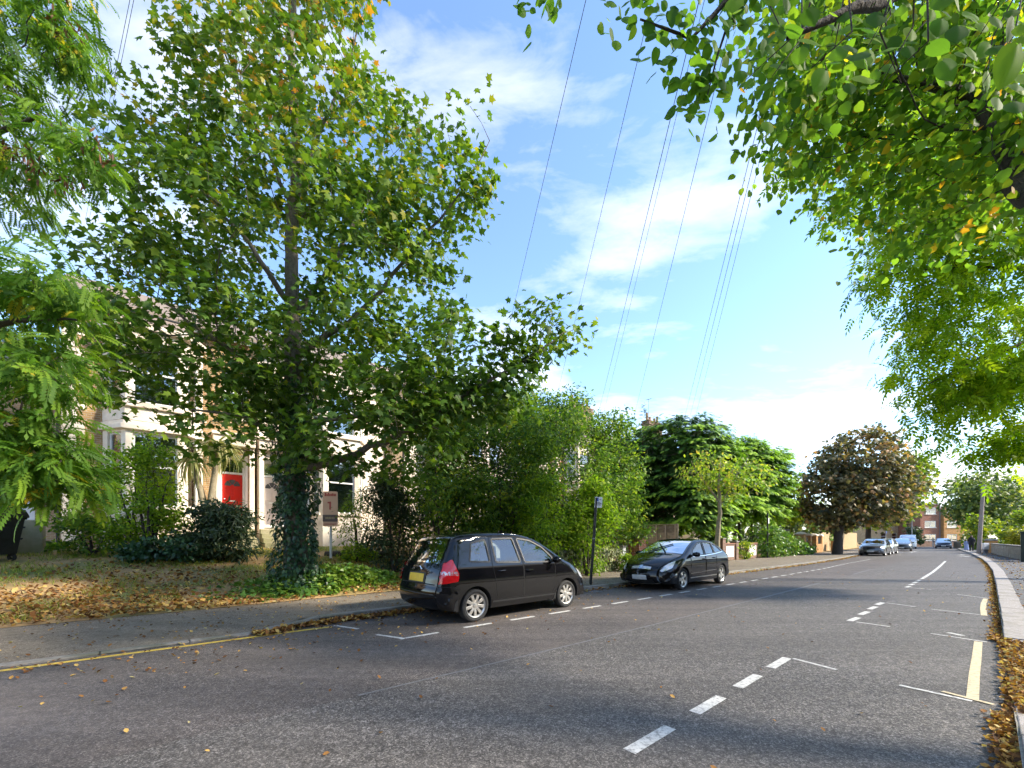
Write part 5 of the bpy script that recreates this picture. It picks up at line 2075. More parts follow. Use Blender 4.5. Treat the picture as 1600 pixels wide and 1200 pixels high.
dv = np.column_stack([rng.normal(size=n) * .4, rng.normal(size=n) * .4, -np.ones(n)])
leaf_mesh('foliage', T_IVY, P - np.array(base), nr, dv, rng.uniform(.07, .125, n), rng.random(n), LM['ivy'], iv)
n = 3600          # on the ground
ss = np.concatenate([rng.normal(2.7, .7, 1500), rng.uniform(2.9, 5.4, n - 1500)])
tt = np.concatenate([rng.normal(11.2, .55, 1500), rng.normal(0, .36, n - 1500) + 11.35 + .10 * (ss[1500:] - 3)])
ok = tt > 10.25
ss, tt = ss[ok], tt[ok]
n = len(ss)
hh = .58 * np.exp(-((tt - 11.4) / .7) ** 2) * np.clip(1.25 - np.abs(ss - 3.6) / 2.2, .15, 1) * rng.random(n)
P = np.array([tuple(W(a, b, zg(a, b) + .03 + c)) for a, b, c in zip(ss, tt, hh)])
up = np.tile([0, 0, 1.0], (n, 1))
br = np.clip(rng.random(n) * .7 + .12 + .5 * (np.abs(ss - 3.9) < .8) * rng.random(n), 0, 1)
leaf_mesh('ground_foliage', T_IVY, P - np.array(base), up + rng.normal(size=(n, 3)) * .5, rng.normal(size=(n, 3)), rng.uniform(.08, .15, n), br, LM['ivyl'], iv)

# --- locust tree overhanging from the left edge
rb = W(-2.7, 10.9, 0.1)


def rp(px, py, d):
    return I(px, py, d)


rt = chain((rb, .22), (rb + Vector((0.1, -.1, 2.2)), .18), (rb + Vector((0.3, -.4, 4.5)), .14), (rb + Vector((0.5, -.6, 7)), .09), (rb + Vector((.6, -.6, 9.5)), .03))
rl = [chain((rb + Vector((.15, -.2, 3.0)), .07), (rp(-60, 520, 5.2), .045), (rp(40, 500, 4.6), .025), (rp(120, 500, 4.4), .01)),
      chain((rb + Vector((.15, -.2, 2.6)), .06), (rp(-50, 640, 5.0), .035), (rp(30, 650, 4.6), .02), (rp(100, 720, 4.4), .008)),
      chain((rb + Vector((.3, -.4, 4.8)), .07), (rp(-40, 220, 5.6), .04), (rp(60, 180, 5.6), .02), (rp(120, 230, 5.5), .008))]
blobs = [IB(15, 420, 4.6, 75, 50, .7), IB(25, 520, 4.6, 80, 50, .7), IB(-70, 480, 5.0, 70, 110, .9), IB(25, 640, 4.4, 50, 50, .5), IB(75, 735, 4.3, 40, 45, .35, .42), IB(35, 690, 4.4, 40, 40, .35, .3), IB(5, 735, 4.5, 40, 35, .4, .25), IB(100, 460, 4.6, 38, 38, .4, .25),
         IB(45, 215, 5.6, 72, 50, .7), IB(15, 90, 5.8, 65, 65, .8), IB(-50, 180, 5.8, 80, 150, 1.0), IB(85, 50, 5.8, 30, 35, .5, .2), IB(0, -60, 5.8, 90, 80, 1.0), IB(80, 590, 4.4, 36, 34, .35, .18), IB(125, 235, 5.4, 28, 28, .35, .15)]
make_plant('locust_tree', 'feathery-leaved locust tree hanging in from the left edge', 'tree', [rt] + rl, blobs, 440, 9, 0.15, T_ROBINIA, 0.25, LM['rob'], MAT['bark_dark'], alpha=0.3, tip=0.003, shell=.35, flat=.8, droop=.7, jit=.4, outw=.3, seg=.2, wob=.02)
lt = bpy.data.objects['locust_tree']
n = 170
cs = np.array([tuple(I(*q)) for q in ((100, 40, 5.7), (40, 250, 5.5), (110, 290, 5.4), (155, 235, 5.3), (20, 240, 5.5))])
P = cs[rng.integers(0, len(cs), n)] + rng.normal(size=(n, 3)) * [.10, .10, .10]
leaf_mesh('seed_pods', T_NARROW, P - np.array(lt.location), rng.normal(size=(n, 3)), np.tile([0, 0, -1.0], (n, 1)) + rng.normal(size=(n, 3)) * .25, rng.uniform(.07, .12, n), rng.random(n), LM['pods'], lt)['kind'] = 'stuff'

# --- lime tree over the camera's right shoulder
lb = W(6.8, -3.3, 0.1)
ltk = chain((lb, .30), (lb + Vector((0, 0.1, 2.5)), .26), (lb + Vector((.1, .5, 5.0)), .22), (lb + Vector((.3, 1.0, 7.5)), .16), (lb + Vector((.4, 1.2, 10)), .08), (lb + Vector((.4, 1.2, 12)), .03))
ll = [chain((lb + Vector((.05, .3, 3.8)), .15), (I(1640, 320, 4.4), .13), (I(1588, 290, 4.9), .115), (I(1580, 190, 5.2), .10), (I(1565, 90, 5.6), .06), (I(1560, -60, 6), .02)),
      chain((I(1590, 280, 4.9), .09), (I(1520, 150, 5.3), .07), (I(1440, 130, 5.6), .05), (I(1360, 110, 6), .03), (I(1280, 130, 6.3), .012)),
      chain((lb + Vector((.05, .3, 4.2)), .10), (I(1480, -40, 2.6), .05), (I(1340, 10, 2.3), .028), (I(1230, 60, 2.3), .01)),
      chain((lb + Vector((.05, .4, 4.6)), .10), (I(1300, -120, 3.4), .05), (I(1160, -30, 3.5), .028), (I(1080, 60, 3.5), .014), (I(1000, 30, 3.5), .007)),
      chain((I(1160, -30, 3.5), .02), (I(1120, 90, 3.5), .01), (I(1105, 150, 3.5), .005)),
      chain((I(1300, -120, 3.4), .03), (I(1000, -60, 3.6), .014), (I(850, 0, 3.7), .006))]
blobs = [IB(1400, 190, 6.0, 170, 90, 1.2), IB(1500, 260, 5.6, 110, 90, 1.1), IB(1300, 170, 6.3, 80, 80, .9), IB(1450, 60, 5.5, 170, 90, 1.2), IB(1290, 60, 5.0, 80, 80, .9, .7), IB(1450, 330, 6.5, 110, 60, .9, .7),
         IB(1580, 120, 5, 80, 150, 1.0), IB(1370, 260, 6.4, 60, 60, .8, .4), IB(1250, 120, 4.4, 40, 70, .5, .4), IB(1420, -80, 5.4, 240, 120, 1.4), IB(1650, 250, 4.6, 100, 140, 1.0, .8),
         ((9.0, 1.8, 8.0), (3.2, 3.0, 2.8), 0.7), ((7.5, -.5, 8.8), (3, 3, 2.6), 0.8), ((6.5, 4.5, 11.0), (3, 2.5, 2.0), 0.6), ((10.3, 4.0, 7.6), (2.4, 2.4, 2.5), 0.5)]  # these four crown lobes are unseen, added to shade the near road


def lime_v(P, v):
    return np.clip(v + 0.10 * (rng.random(len(P)) > .9), 0, 1)


lime = make_plant('lime_tree', 'lime tree with broad yellow-green leaves overhanging from the top right', 'tree', [ltk] + ll, blobs, 900, 14, 0.26, T_LIME, 0.10, LM['lime'], MAT['bark_dark'], alpha=0.3, tip=0.003, shell=.3, flat=.35, droop=1.2, jit=.7, seg=.25, wob=.03, vfun=lime_v)
# a finer lime leaf for the ones near enough to be told apart
def lime_leaf(val):
    rows, cols = 9, 4
    V, F = [], []
    yy = np.linspace(0.0, 1.04, rows + 1)
    hw = np.interp(yy, [0, .05, .16, .38, .62, .82, .95, 1.04], [.10, .30, .42, .47, .39, .22, .07, 0.0])
    for i, y in enumerate(yy):
        for j in range(-cols, cols + 1):
            u = j / cols
            x = hw[i] * u
            back_ = -.10 * abs(u) * (1 - y) if y < .3 else 0
            z = -.20 * abs(x) - .18 * y * y + .012 * math.sin((y * 7 - abs(x) * 5) * 2 * pi) * abs(u)
            ser = .012 * (1 if (i % 2) else -1) * (abs(u) == 1)
            V.append((x + math.copysign(ser, u) if abs(u) == 1 else x, y + back_ + abs(x) * .12, z))
    k = 2 * cols + 1
    for i in range(rows):
        for j in range(k - 1):
            F.append((i * k + j, i * k + j + 1, (i + 1) * k + j + 1, (i + 1) * k + j))
    me = mesh_np('leaf', np.array(V), np.array(F), np.full(len(V), val), smooth=True)
    me.materials.append(LM['limen'])
    return me


val_me = [lime_leaf(v) for v in (0.15, 0.3, 0.42, 0.55, 0.68, 0.8)]
dark_me = val_me[:4]


def place_leaf(p, nrm, dv, sz, me):
    ob = link('leaf', me, lime)
    nrm = Vector(nrm).normalized()
    dv = Vector(dv).normalized()
    y = (dv - nrm * dv.dot(nrm)).normalized()
    x = y.cross(nrm)
    ob.matrix_basis = Matrix.Translation(Vector(p) - Vector(lime.location)) @ Matrix((x, y, nrm)).transposed().to_4x4() @ Matrix.Diagonal((sz, sz, sz, 1))


# the two thin sprays that reach out over the road
def sprays(centres, n, cr, size, single):
    cs = np.array([tuple(I(*c[:3])) for c in centres])
    wts = np.array([c[3] for c in centres], float)
    pick = rng.choice(len(cs), n, p=wts / wts.sum())
    P = cs[pick] + rng.normal(size=(n, 3)) * cr
    nn = np.array([0.1, -.9, .35]) + rng.normal(size=(n, 3)) * .55
    dv = np.tile([0.0, 0, -1.0], (n, 1)) + rng.normal(size=(n, 3)) * .45
    sz = rng.uniform(.6, 1.25, n) * size
    for i in range(single):
        place_leaf(P[i], nn[i], dv[i], sz[i], random.choice(dark_me))
    if n > single:
        q = slice(single, n)
        o = leaf_mesh('spray_leaves', T_LIME, P[q] - np.array(lime.location), nn[q], dv[q], sz[q], np.clip(rng.random(n - single) * .75, 0, 1), LM['lime'], lime)
        o['kind'] = 'stuff'


sprays([(1090, 60, 3.5, 3), (1110, 110, 3.5, 3), (1090, 150, 3.5, 1.6), (1050, 80, 3.5, 2), (1015, 25, 3.5, 2.5), (970, 10, 3.5, 1.6), (1130, 30, 3.5, 3), (1160, 5, 3.5, 3), (1130, 150, 3.5, .8), (1190, 60, 3.6, 2), (1060, 5, 3.5, 2)], 300, .105, .09, 110)
sprays([(850, 2, 3.7, 2), (835, 18, 3.7, 1), (870, 20, 3.7, 1.2), (815, -8, 3.7, 2), (880, -20, 3.7, 2)], 34, .055, .085, 34)
# big leaves close to the camera, each one separate
near = []
for i in range(110):
    px = random.uniform(1195, 1620)
    py = random.triangular(-60, 150, 0) + (px - 1200) * 0.10
    near.append((px, py, random.uniform(2.0, 3.1)))
near += [(1590, 70, 1.1), (1600, 115, 1.25), (1345, 45, 1.9), (1390, 75, 1.8), (1325, 70, 2.0), (1255, 60, 2.0), (1290, 110, 2.2), (1200, 190, 2.4), (1150, -5, 2.2)]
for px, py, d in near:
    place_leaf(I(px, py, d), (random.gauss(.05, .35), -1 + random.gauss(0, .35), .55 + random.gauss(0, .3)), (random.gauss(-.05, .35), random.gauss(0, .2), -1), random.uniform(.075, .115), random.choice(val_me))

tw = MB()
for i in range(16):
    px = random.uniform(1210, 1610)
    py = random.uniform(-60, 40)
    d = random.uniform(2.1, 3.0)
    q0 = I(px, py - 60, d)
    q1 = I(px + random.uniform(-50, 20), py + random.uniform(20, 60), d + random.uniform(-.2, .2))
    q2 = I(px + random.uniform(-90, 10), py + random.uniform(80, 150), d + random.uniform(-.2, .2))
    tw.tube([q0 - lime.location, q1 - lime.location, q2 - lime.location], [.006, .004, .002], 5)
tw.build('twigs', MAT['bark_dark'], lime, smooth='all')['kind'] = 'stuff'

# --- ash tree further along the right pavement
ab = W(24, -2.7, 0.1)
at_ = chain((ab, .28), (ab + Vector((0, 0, 3)), .24), (ab + Vector((-.3, .2, 6)), .19), (ab + Vector((-.6, .3, 9)), .13), (ab + Vector((-.8, .3, 13)), .04))
al = [chain((ab + Vector((0, 0, 4)), .09), (I(1640, 520, 11), .06), (I(1530, 560, 11), .035), (I(1450, 600, 11), .012)),
      chain((ab + Vector((-.2, .1, 5)), .09), (I(1600, 420, 11), .055), (I(1480, 420, 11), .03), (I(1370, 430, 11), .010)),
      chain((ab + Vector((-.3, .2, 6)), .09), (I(1560, 300, 11), .05), (I(1400, 240, 11), .03), (I(1260, 200, 11), .01))]
blobs = [IB(1505, 330, 11, 125, 80, 2.0), IB(1455, 420, 11, 80, 55, 1.5), IB(1560, 480, 11, 110, 110, 2.2), IB(1500, 560, 11, 75, 60, 1.5), IB(1560, 650, 11, 75, 65, 1.5), IB(1488, 630, 11, 36, 34, .9, .45), IB(1380, 260, 11, 100, 60, 1.4),
         IB(1280, 200, 11, 50, 55, 1.0, .8), IB(1640, 580, 10.5, 80, 130, 1.6), IB(1600, 300, 11, 130, 140, 2.2), IB(1520, 120, 11.5, 190, 130, 2.3), IB(1590, 715, 11, 40, 30, .8, .4), IB(1385, 425, 10.8, 22, 20, .5, .2), IB(1462, 500, 11, 36, 32, .8, .35)]
make_plant('ash_tree', 'ash tree with fine leaflets filling the right edge', 'tree', [at_] + al, blobs, 820, 9, 0.33, T_ASH, 0.36, LM['ash'], MAT['bark_dark'], alpha=.3, tip=.004, shell=.4, flat=.7, droop=.8, jit=.5)

# --- garden shrubs on the left
def shrub(name, label, px, d, ztop_py, base_py, w_px, leaf, mat, nclu, lpc, size, cr=.22, bmat='bark_dark', cat='shrub', tpl=None, stems=3, lobes=None, flat=.6, droop=.3, group=None, depth=None, ground=None, shell=.45, tip=.004, low=0.0, jit=.6):
    c = I(px, base_py, d)
    s_, t_ = ST(c.x, c.y)
    z0 = zg(s_, t_) if ground is None else ground
    zt = I(px, ztop_py, d).z
    w = w_px * d / 650 / 2
    dp = depth or w * .9
    b0 = Vector((c.x, c.y, z0 - .03))
    chains = []
    for i in range(stems):
        a = 2 * pi * i / stems + .4
        e = Vector((math.cos(a) * w * .4, math.sin(a) * dp * .4, (zt - z0) * .55))
        chains.append(chain((b0 + Vector((math.cos(a) * .06, math.sin(a) * .06, 0)), .05), (b0 + e * .5 + Vector((0, 0, .05)), .035), (b0 + e, .015)))
    chains[0][0] = (tuple(b0), .05)
    if lobes is None:
        H = zt - z0
        lobes = [((0, 0, H * .45), (w * .8, dp * .8, H * .45))]
        for q in range(13):
            a, zr = random.uniform(0, 2 * pi), random.uniform(.18, .95)
            rr_ = min(w, H * .6) * random.uniform(.24, .42)
            ro = w * .80 * math.sqrt(max(1 - (zr * .95) ** 3, .03)) * random.uniform(.6, 1)
            zc_ = min(max(zr * H, rr_ * .7), H - rr_ * .7)
            lobes.append(((math.cos(a) * ro, math.sin(a) * ro * dp / w, zc_), (rr_ * 1.15, rr_ * 1.1, rr_ * .85)))
    bl = [(tuple(b0 + Vector(c_)), r_) for c_, r_ in lobes]
    return make_plant(name, label, cat, chains, bl, nclu, lpc, cr, tpl or leaf, size, mat, MAT[bmat], alpha=.3, tip=tip, shell=shell, flat=flat, droop=droop, crown='foliage', trunk='stems', group=group, jit=jit, seg=.3, wob=.04)


shrub('leafy_shrub', 'tall loose light-green shrub in front of the cream bay window', 215, 12.6, 690, 868, 135, T_OVAL, LM['bright'], 287, 17, 0.113, .17, lobes=None)
shrub('leafy_shrub', 'light yellow-green sapling tips rising in front of the ground-floor bay', 235, 12.3, 660, 850, 100, T_OVAL, LM['bright'], 69, 15, 0.108, .16, stems=4)
shrub('leafy_shrub', 'low dark green shrub spreading left below the bay window', 145, 12.4, 800, 872, 120, T_OVAL, LM['privet'], 126, 19, 0.108, .14)
shrub('bamboo_shrub', 'rounded dark feathery shrub below the red door', 345, 12.8, 786, 862, 105, T_NARROW, LM['darkshrub'], 241, 30, 0.162, .16, flat=.3, droop=.5)
shrub('low_plant', 'low dark ground plants between the pale sapling and the dark round shrub', 270, 12.3, 836, 872, 150, T_OVAL, LM['ivy'], 138, 19, 0.130, .13)
shrub('low_plant', 'small bright green plant by the corner drainpipe', 72, 13.0, 848, 868, 44, T_OVAL, LM['bright'], 46, 17, 0.108, .09)
shrub('low_plant', 'low pale green weeds right of the for-sale board', 560, 14.5, 850, 872, 60, T_OVAL, LM['bright'], 46, 15, 0.097, .12)
# dark yew and the big mixed shrubs behind the hatchback
shrub('yew_shrub', 'dark narrow-leaved upright shrub left of the black hatchback', 615, 13.2, 735, 872, 80, T_NARROW, LM['darkshrub'], 264, 28, 0.140, .18, flat=.3)
shrub('garden_shrub', 'dark green shrub under the sycamore limb behind the hatchback roof', 690, 14.2, 636, 868, 175, T_OVAL, LM['privet'], 482, 24, 0.124, .22)
shrub('garden_shrub', 'tall yellow-green privet behind the black hatchback', 785, 15.6, 606, 868, 200, T_OVAL, LM['privet'], 713, 26, 0.124, .23, cat='shrub')
shrub('garden_shrub', 'bushy privet with a feathery top left of the conifers', 880, 17.6, 596, 872, 205, T_OVAL, LM['privet'], 713, 24, 0.140, .24)
shrub('garden_shrub', 'dark leafy shrub touching the clipped conifer', 955, 19.5, 636, 872, 120, T_OVAL, LM['privet'], 413, 22, 0.140, .25)
shrub('garden_shrub', 'dense dark laurel filling the back of the shrubbery behind the hatchback', 735, 16.6, 640, 866, 190, T_OVAL, LM['darklaurel'], 520, 22, .14, .26)
shrub('garden_shrub', 'dark evergreen deep in the shrubbery left of the bushy privet', 835, 18.6, 632, 866, 170, T_OVAL, LM['darklaurel'], 480, 22, .15, .28)
shrub('garden_shrub', 'bright lime-green bush behind the parking sign post', 918, 15.6, 745, 872, 84, T_OVAL, LM['bright'], 299, 24, 0.108, .18)
shrub('garden_shrub', 'pale yellow-green bush between hatchback roof and parking sign', 845, 14.6, 745, 872, 90, T_OVAL, LM['bright'], 229, 22, 0.108, .18)
shrub('garden_shrub', 'thin-twigged shrub behind the for-sale board', 560, 15.2, 760, 860, 70, T_NARROW, LM['privet'], 103, 17, 0.130, .2)

# cordyline palm with two bare stems
cb = I(326, 850, 13.6)
cb.z = zg(*ST(cb.x, cb.y)) - .03
root = empty('cordyline_palm', cb, 0, 'cabbage palm with strappy pale leaves left of the red door', 'palm')
heads = [Vector((-.55, 0, I(0, 715, 13.6).z - cb.z)), Vector((.25, .1, I(0, 700, 13.6).z - cb.z + .1))]
for hd in heads:
    m = MB()
    m.tube([(0, 0, 0), (hd.x * .15, hd.y * .2, hd.z * .45), (hd.x * .6, hd.y * .7, hd.z * .75), tuple(hd)], [.13, .11, .085, .07], 10)
    m.build('stem', MAT['bark_pale'], root, smooth=True)
for hd in heads:
    n = 150
    d_ = unit(rng.normal(size=(n, 3)) + np.array([0, 0, .25]))
    nr = np.cross(np.cross(d_, [0, 0, 1.0]), d_) + np.array([0, 0, .2])
    leaf_mesh('leaf_head', blade_tpl(6, .028, 1.5), np.tile(np.array(hd), (n, 1)) + rng.normal(size=(n, 3)) * .04, nr, d_, rng.uniform(.8, 1.25, n), rng.random(n), LM['cord'], root)


# clipped conifers
def conifer(name, label, c, half, ztop, zbot, n, mat, tips=6, rot=PHI, seed=0):
    """A clipped block of conifer: sprays over a rounded box, leaning out and drooping."""
    root = empty(name, W(c[0], c[1], zg(*c) - .05), rot, label, 'conifer')
    a, b = half
    H0, H1 = zbot, ztop
    m = MB()
    nst = 4
    for i in range(nst):
        x = -a * .7 + 1.4 * a * i / (nst - 1)
        m.tube([(x, 0, 0), (x * 1.02, .05, H1 * .5), (x, 0, H1 * .93)], [.12, .09, .03], 8)
        for q in range(9):
            z = H0 + .3 + (H1 - H0 - .6) * q / 9
            an = rng.uniform(0, 2 * pi)
            m.tube([(x, 0, z), (x + math.cos(an) * .9 * min(a, 1.2), math.sin(an) * .9 * b, z + .25)], [.03, .012], 5)
    m.build('trunk', MAT['bark_dark'], root)
    npad = max(40, n // 62)
    u = rng.uniform(-1, 1, (npad, 3))
    p = 7.0
    nn_ = (np.abs(u) ** p).sum(1) ** (1 / p)
    q = u / nn_[:, None] * (1 - np.abs(rng.normal(size=npad)) * .07)[:, None]
    q[:, 2] = np.round(q[:, 2] * 9 + rng.normal(size=npad) * .3) / 9 * .97
    g3 = np.sign(u) * np.abs(u / nn_[:, None]) ** (p - 1) / np.array([a, b, (H1 - H0) / 2])
    od = unit(g3)
    top_ = np.clip(od[:, 2], 0, 1)
    C_ = np.column_stack([q[:, 0] * a, q[:, 1] * b, H0 + (q[:, 2] * .5 + .5) * (H1 - H0)])
    ii = np.repeat(np.arange(npad), n // npad)
    m_ = len(ii)
    ax_ = od[ii] * [1, 1, .15] + 1e-3
    ax_ = unit(ax_)
    sd_ = np.column_stack([-ax_[:, 1], ax_[:, 0], np.zeros(m_)])
    du, dw = rng.normal(size=m_) * .26 * (.7 + .6 * rng.random(npad)[ii]), rng.normal(size=m_) * .36
    P = C_[ii] + ax_ * du[:, None] + sd_ * dw[:, None]
    P[:, 2] += -.30 * du - .35 * dw ** 2 + rng.normal(size=m_) * .05 + top_[ii] * rng.random(m_) * .25
    nr = np.array([0, 0, 1.0]) + ax_ * .45 + rng.normal(size=(m_, 3)) * .25
    dv = ax_ + sd_ * (dw * 1.2)[:, None] + rng.normal(size=(m_, 3)) * .3 + np.array([0, 0, -.2]) + top_[ii][:, None] * np.array([0, 0, .9])
    sz = rng.uniform(.20, .38, m_)
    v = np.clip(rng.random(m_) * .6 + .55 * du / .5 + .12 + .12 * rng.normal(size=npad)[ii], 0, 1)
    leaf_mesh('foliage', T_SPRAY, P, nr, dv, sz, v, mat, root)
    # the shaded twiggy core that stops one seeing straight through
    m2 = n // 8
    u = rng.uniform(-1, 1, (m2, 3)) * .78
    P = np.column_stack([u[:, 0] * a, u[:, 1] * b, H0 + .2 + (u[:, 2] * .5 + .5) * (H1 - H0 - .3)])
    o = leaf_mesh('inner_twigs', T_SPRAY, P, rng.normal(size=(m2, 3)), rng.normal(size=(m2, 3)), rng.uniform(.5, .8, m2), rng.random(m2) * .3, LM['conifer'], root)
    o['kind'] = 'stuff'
    for i in range(tips):
        x, y = rng.uniform(-.8, .8) * a, rng.uniform(-.5, .8) * b
        hh = rng.uniform(.5, 1.5)
        k = int(26 * hh)
        zz = rng.random(k)
        an = rng.random(k) * 2 * pi
        od = np.column_stack([np.cos(an), np.sin(an), np.full(k, .5)])
        P = np.column_stack([x + .04 * np.cos(an), y + .04 * np.sin(an), H1 - .15 + zz * hh])
        leaf_mesh('leading_shoot', T_SPRAY, P, np.array([0, 0, 1.0]) + od * -.3, od, (1 - zz * .75) * .42, np.clip(rng.random(k) * .5, 0, 1), LM['conifer'], root)['kind'] = 'stuff'
    return root


conifer('clipped_conifer', 'broad dark clipped conifer above the panel fence', (23.6, 13.4), (2.4, 3.9), 7.8, 1.75, 24000, LM['conifer'], 7)
conifer('clipped_conifer', 'bright green clipped conifer right of the young yellowing tree', (36.0, 12.8), (5.4, 2.2), 8.5, 2.9, 24000, LM['coniferb'], 8)
conifer('clipped_conifer', 'small drooping conifer in the shade behind the gate', (28.6, 12.3), (.9, .9), 3.0, .3, 1500, LM['coniferb'], 0)
# --- young street tree
yb = W(19.3, 8.05, .1)
yt = chain((yb, .13), (yb + Vector((0, 0, 1.2)), .11), (I(1123, 815, 18.7), .09), (I(1124, 790, 18.7), .075), (I(1122, 760, 18.7), .055), (I(1125, 720, 18.7), .02))
yl = [chain((I(1124, 790, 18.7), .05), (I(1150, 745, 18.7), .03), (I(1170, 715, 18.7), .01)), chain((I(1124, 785, 18.7), .05), (I(1095, 745, 18.7), .03), (I(1080, 720, 18.7), .01))]
make_plant('young_tree', 'young pale-barked street tree with yellowing leaves behind the second car', 'tree', [yt] + yl,
           [IB(1115, 735, 18.7, 55, 32, 1.1), IB(1160, 745, 18.7, 38, 32, .9), IB(1085, 745, 18.7, 25, 20, .6, .3), IB(1130, 770, 18.7, 30, 14, .6, .2)], 150, 10, .24, T_OVAL, .16, LM['yellow'], MAT['bark_pale'], tip=.006, shell=.2, droop=.9, flat=.5)
# --- copper maple and the trees beyond
mb_ = W(44.7, 8.6, .1)
make_plant('copper_maple', 'round dark copper-leaved street tree beyond the brick piers', 'tree',
           [chain((mb_, .42), (mb_ + Vector((.1, 0, 1.2)), .33), (mb_ + Vector((.3, 0, 3.2)), .28), (mb_ + Vector((.8, 0, 6)), .16), (mb_ + Vector((1, 0, 9)), .05))],
           [IB(1310, 775, 36, 55, 52, 2.6), IB(1370, 770, 36, 55, 55, 2.6), IB(1345, 720, 36, 60, 45, 2.6), IB(1365, 690, 36, 30, 26, 1.5, .5), IB(1285, 740, 36, 30, 30, 1.4, .5), IB(1400, 730, 36, 30, 35, 1.6, .6)], 620, 18, .40, T_MAPLE, .30, LM['copper'], MAT['bark_dark'], minr=.008, shell=.5, flat=.5, droop=.5)
yb2 = W(63, 9.2, .1)
make_plant('street_tree', 'yellow-green street tree behind the copper maple', 'tree', [chain((yb2, .3), (yb2 + Vector((0, 0, 3)), .24), (yb2 + Vector((.3, 0, 7)), .1), (yb2 + Vector((.4, 0, 10)), .03))],
           [IB(1402, 757, 47, 40, 42, 3), IB(1388, 795, 47, 32, 22, 2.4), IB(1424, 735, 47, 22, 26, 2), IB(1372, 800, 47, 28, 20, 2)], 420, 12, .5, T_CLUMP, .36, LM['ygreen'], MAT['bark_dark'], minr=.01)
gb = W(42, 16, .7)
make_plant('garden_tree', 'small yellowing garden tree between conifer and copper maple', 'tree', [chain((gb, .16), (gb + Vector((.1, 0, 1.5)), .12), (gb + Vector((.2, .1, 3)), .05))],
           [IB(1240, 770, 39.5, 26, 32, 1.6), IB(1258, 795, 39.5, 22, 22, 1.3), IB(1228, 800, 39.5, 18, 14, 1.2)], 150, 11, .35, T_CLUMP, .28, LM['ygreen'], MAT['bark_dark'], minr=.01)
for px, d, top, w, lab, mt, base_s in ((1525, 60, 738, 62, 'large grey-green tree leaning over the telegraph pole', 'farleaf', None), (1590, 66, 742, 60, 'large dark tree at the right edge behind the golden hedge', 'farleaf', None), (1470, 104, 800, 26, 'distant green tree right of the flats', 'ygreen', None)):
    b_ = I(px, 850, d)
    b_.z = .05
    H = I(px, top, d).z
    k = d / 650
    if d < 100:
        bl = [IB(px - 16, top + 36, d, w * .72, 30, 3), IB(px + 15, top + 30, d, w * .7, 30, 3), IB(px - 8, top + 62, d, w * .4, 20, 2.6), IB(px + 25, top + 62, d, w * .8, 30, 3)]
    else:
        bl = [IB(px, top + 22, d, w, 20, 3)]
    make_plant('large_tree', lab, 'tree', [chain((b_, .35), (b_ + Vector((0, 0, H * .35)), .28), (b_ + Vector((0, 0, H * .8)), .06))], bl, 420 if d < 100 else 80, 12, .55, T_CLUMP, .42, LM[mt], MAT['bark_dark'], minr=.012)
sh = shrub('street_bush', 'small round evergreen before the flats', 1428, 72, 818, 856, 22, T_CLUMP, LM['darkshrub'], 90, 12, .3, .3, ground=0.0)
shrub('street_bush', 'yellow-green bushes under the tree beyond the telegraph pole', 1540, 50, 806, 858, 60, T_CLUMP, LM['ygreen'], 160, 12, .3, .35, ground=.1)
shrub('street_bush', 'bright bushes on the right edge above the stone wall', 1600, 40, 800, 858, 50, T_CLUMP, LM['ygreen'], 160, 12, .26, .3, ground=.1)
# background trees closing gaps on the skyline between the houses and the street end
for px, d, top, w, lab in ((1300, 75, 790, 40, 'tree crown low behind the copper maple trunk'), (1355, 95, 805, 30, 'far tree low behind the parked saloon'), (1180, 60, 800, 60, 'shaded trees behind the bright conifer'), (1245, 58, 798, 45, 'low tree filling the gap between conifer and copper maple')):
    b_ = I(px, 850, d)
    b_.z = .3
    make_plant('background_tree', lab, 'tree', [chain((b_, .3), (b_ + Vector((0, 0, 3)), .2), (b_ + Vector((0, 0, 5)), .06))], [IB(px, top + 22, d, w, 22, 3)], 120, 12, .6, T_CLUMP, .45, LM['farleaf'], MAT['bark_dark'], minr=.012)
# ------------------------------------------------------------------ walls, fences, street furniture
# panel fence running back from the pavement
s_f = 20.6
root = empty('panel_fence', W(s_f, 10.6, 0.2), PHI + pi / 2, 'weathered timber panel fence below the dark conifer', 'fence')
PW = 2.35
for i in range(4):
    q = MB()
    q.box(i * PW - .05, i * PW + .05, -.05, .05, -.2, 2.05)
    q.build('post', MAT['timber'], root, bevel=.008)
slat = None
for i in range(3):
    for j in range(10):
        z0 = .12 + j * .185
        q = MB()
        q.add([(i * PW + .06, .034, z0), ((i + 1) * PW - .06, .034, z0 + random.uniform(-.006, .006)), ((i + 1) * PW - .06, -.012, z0 + .20), (i * PW + .06, -.012, z0 + .20),
               (i * PW + .06, .052, z0), ((i + 1) * PW - .06, .052, z0), ((i + 1) * PW - .06, .004, z0 + .20), (i * PW + .06, .004, z0 + .20)],
              [(0, 1, 2, 3), (7, 6, 5, 4), (0, 4, 5, 1), (3, 2, 6, 7), (0, 3, 7, 4), (1, 5, 6, 2)])
        q.build('slat', MAT[random.choice(('timber', 'timber_b', 'timber_c'))], root)
    for x in (.08, .62, 1.15, 1.70, 2.22):
        q = MB()
        q.box(i * PW + x - .022, i * PW + x + .022, .054, .085, .1, 2.0)
        q.build('batten', MAT['timber_b'], root)
    q = MB()
    q.box(i * PW + .055, (i + 1) * PW - .055, -.04, .07, 2.0, 2.04)
    q.build('capping_rail', MAT['timber'], root)

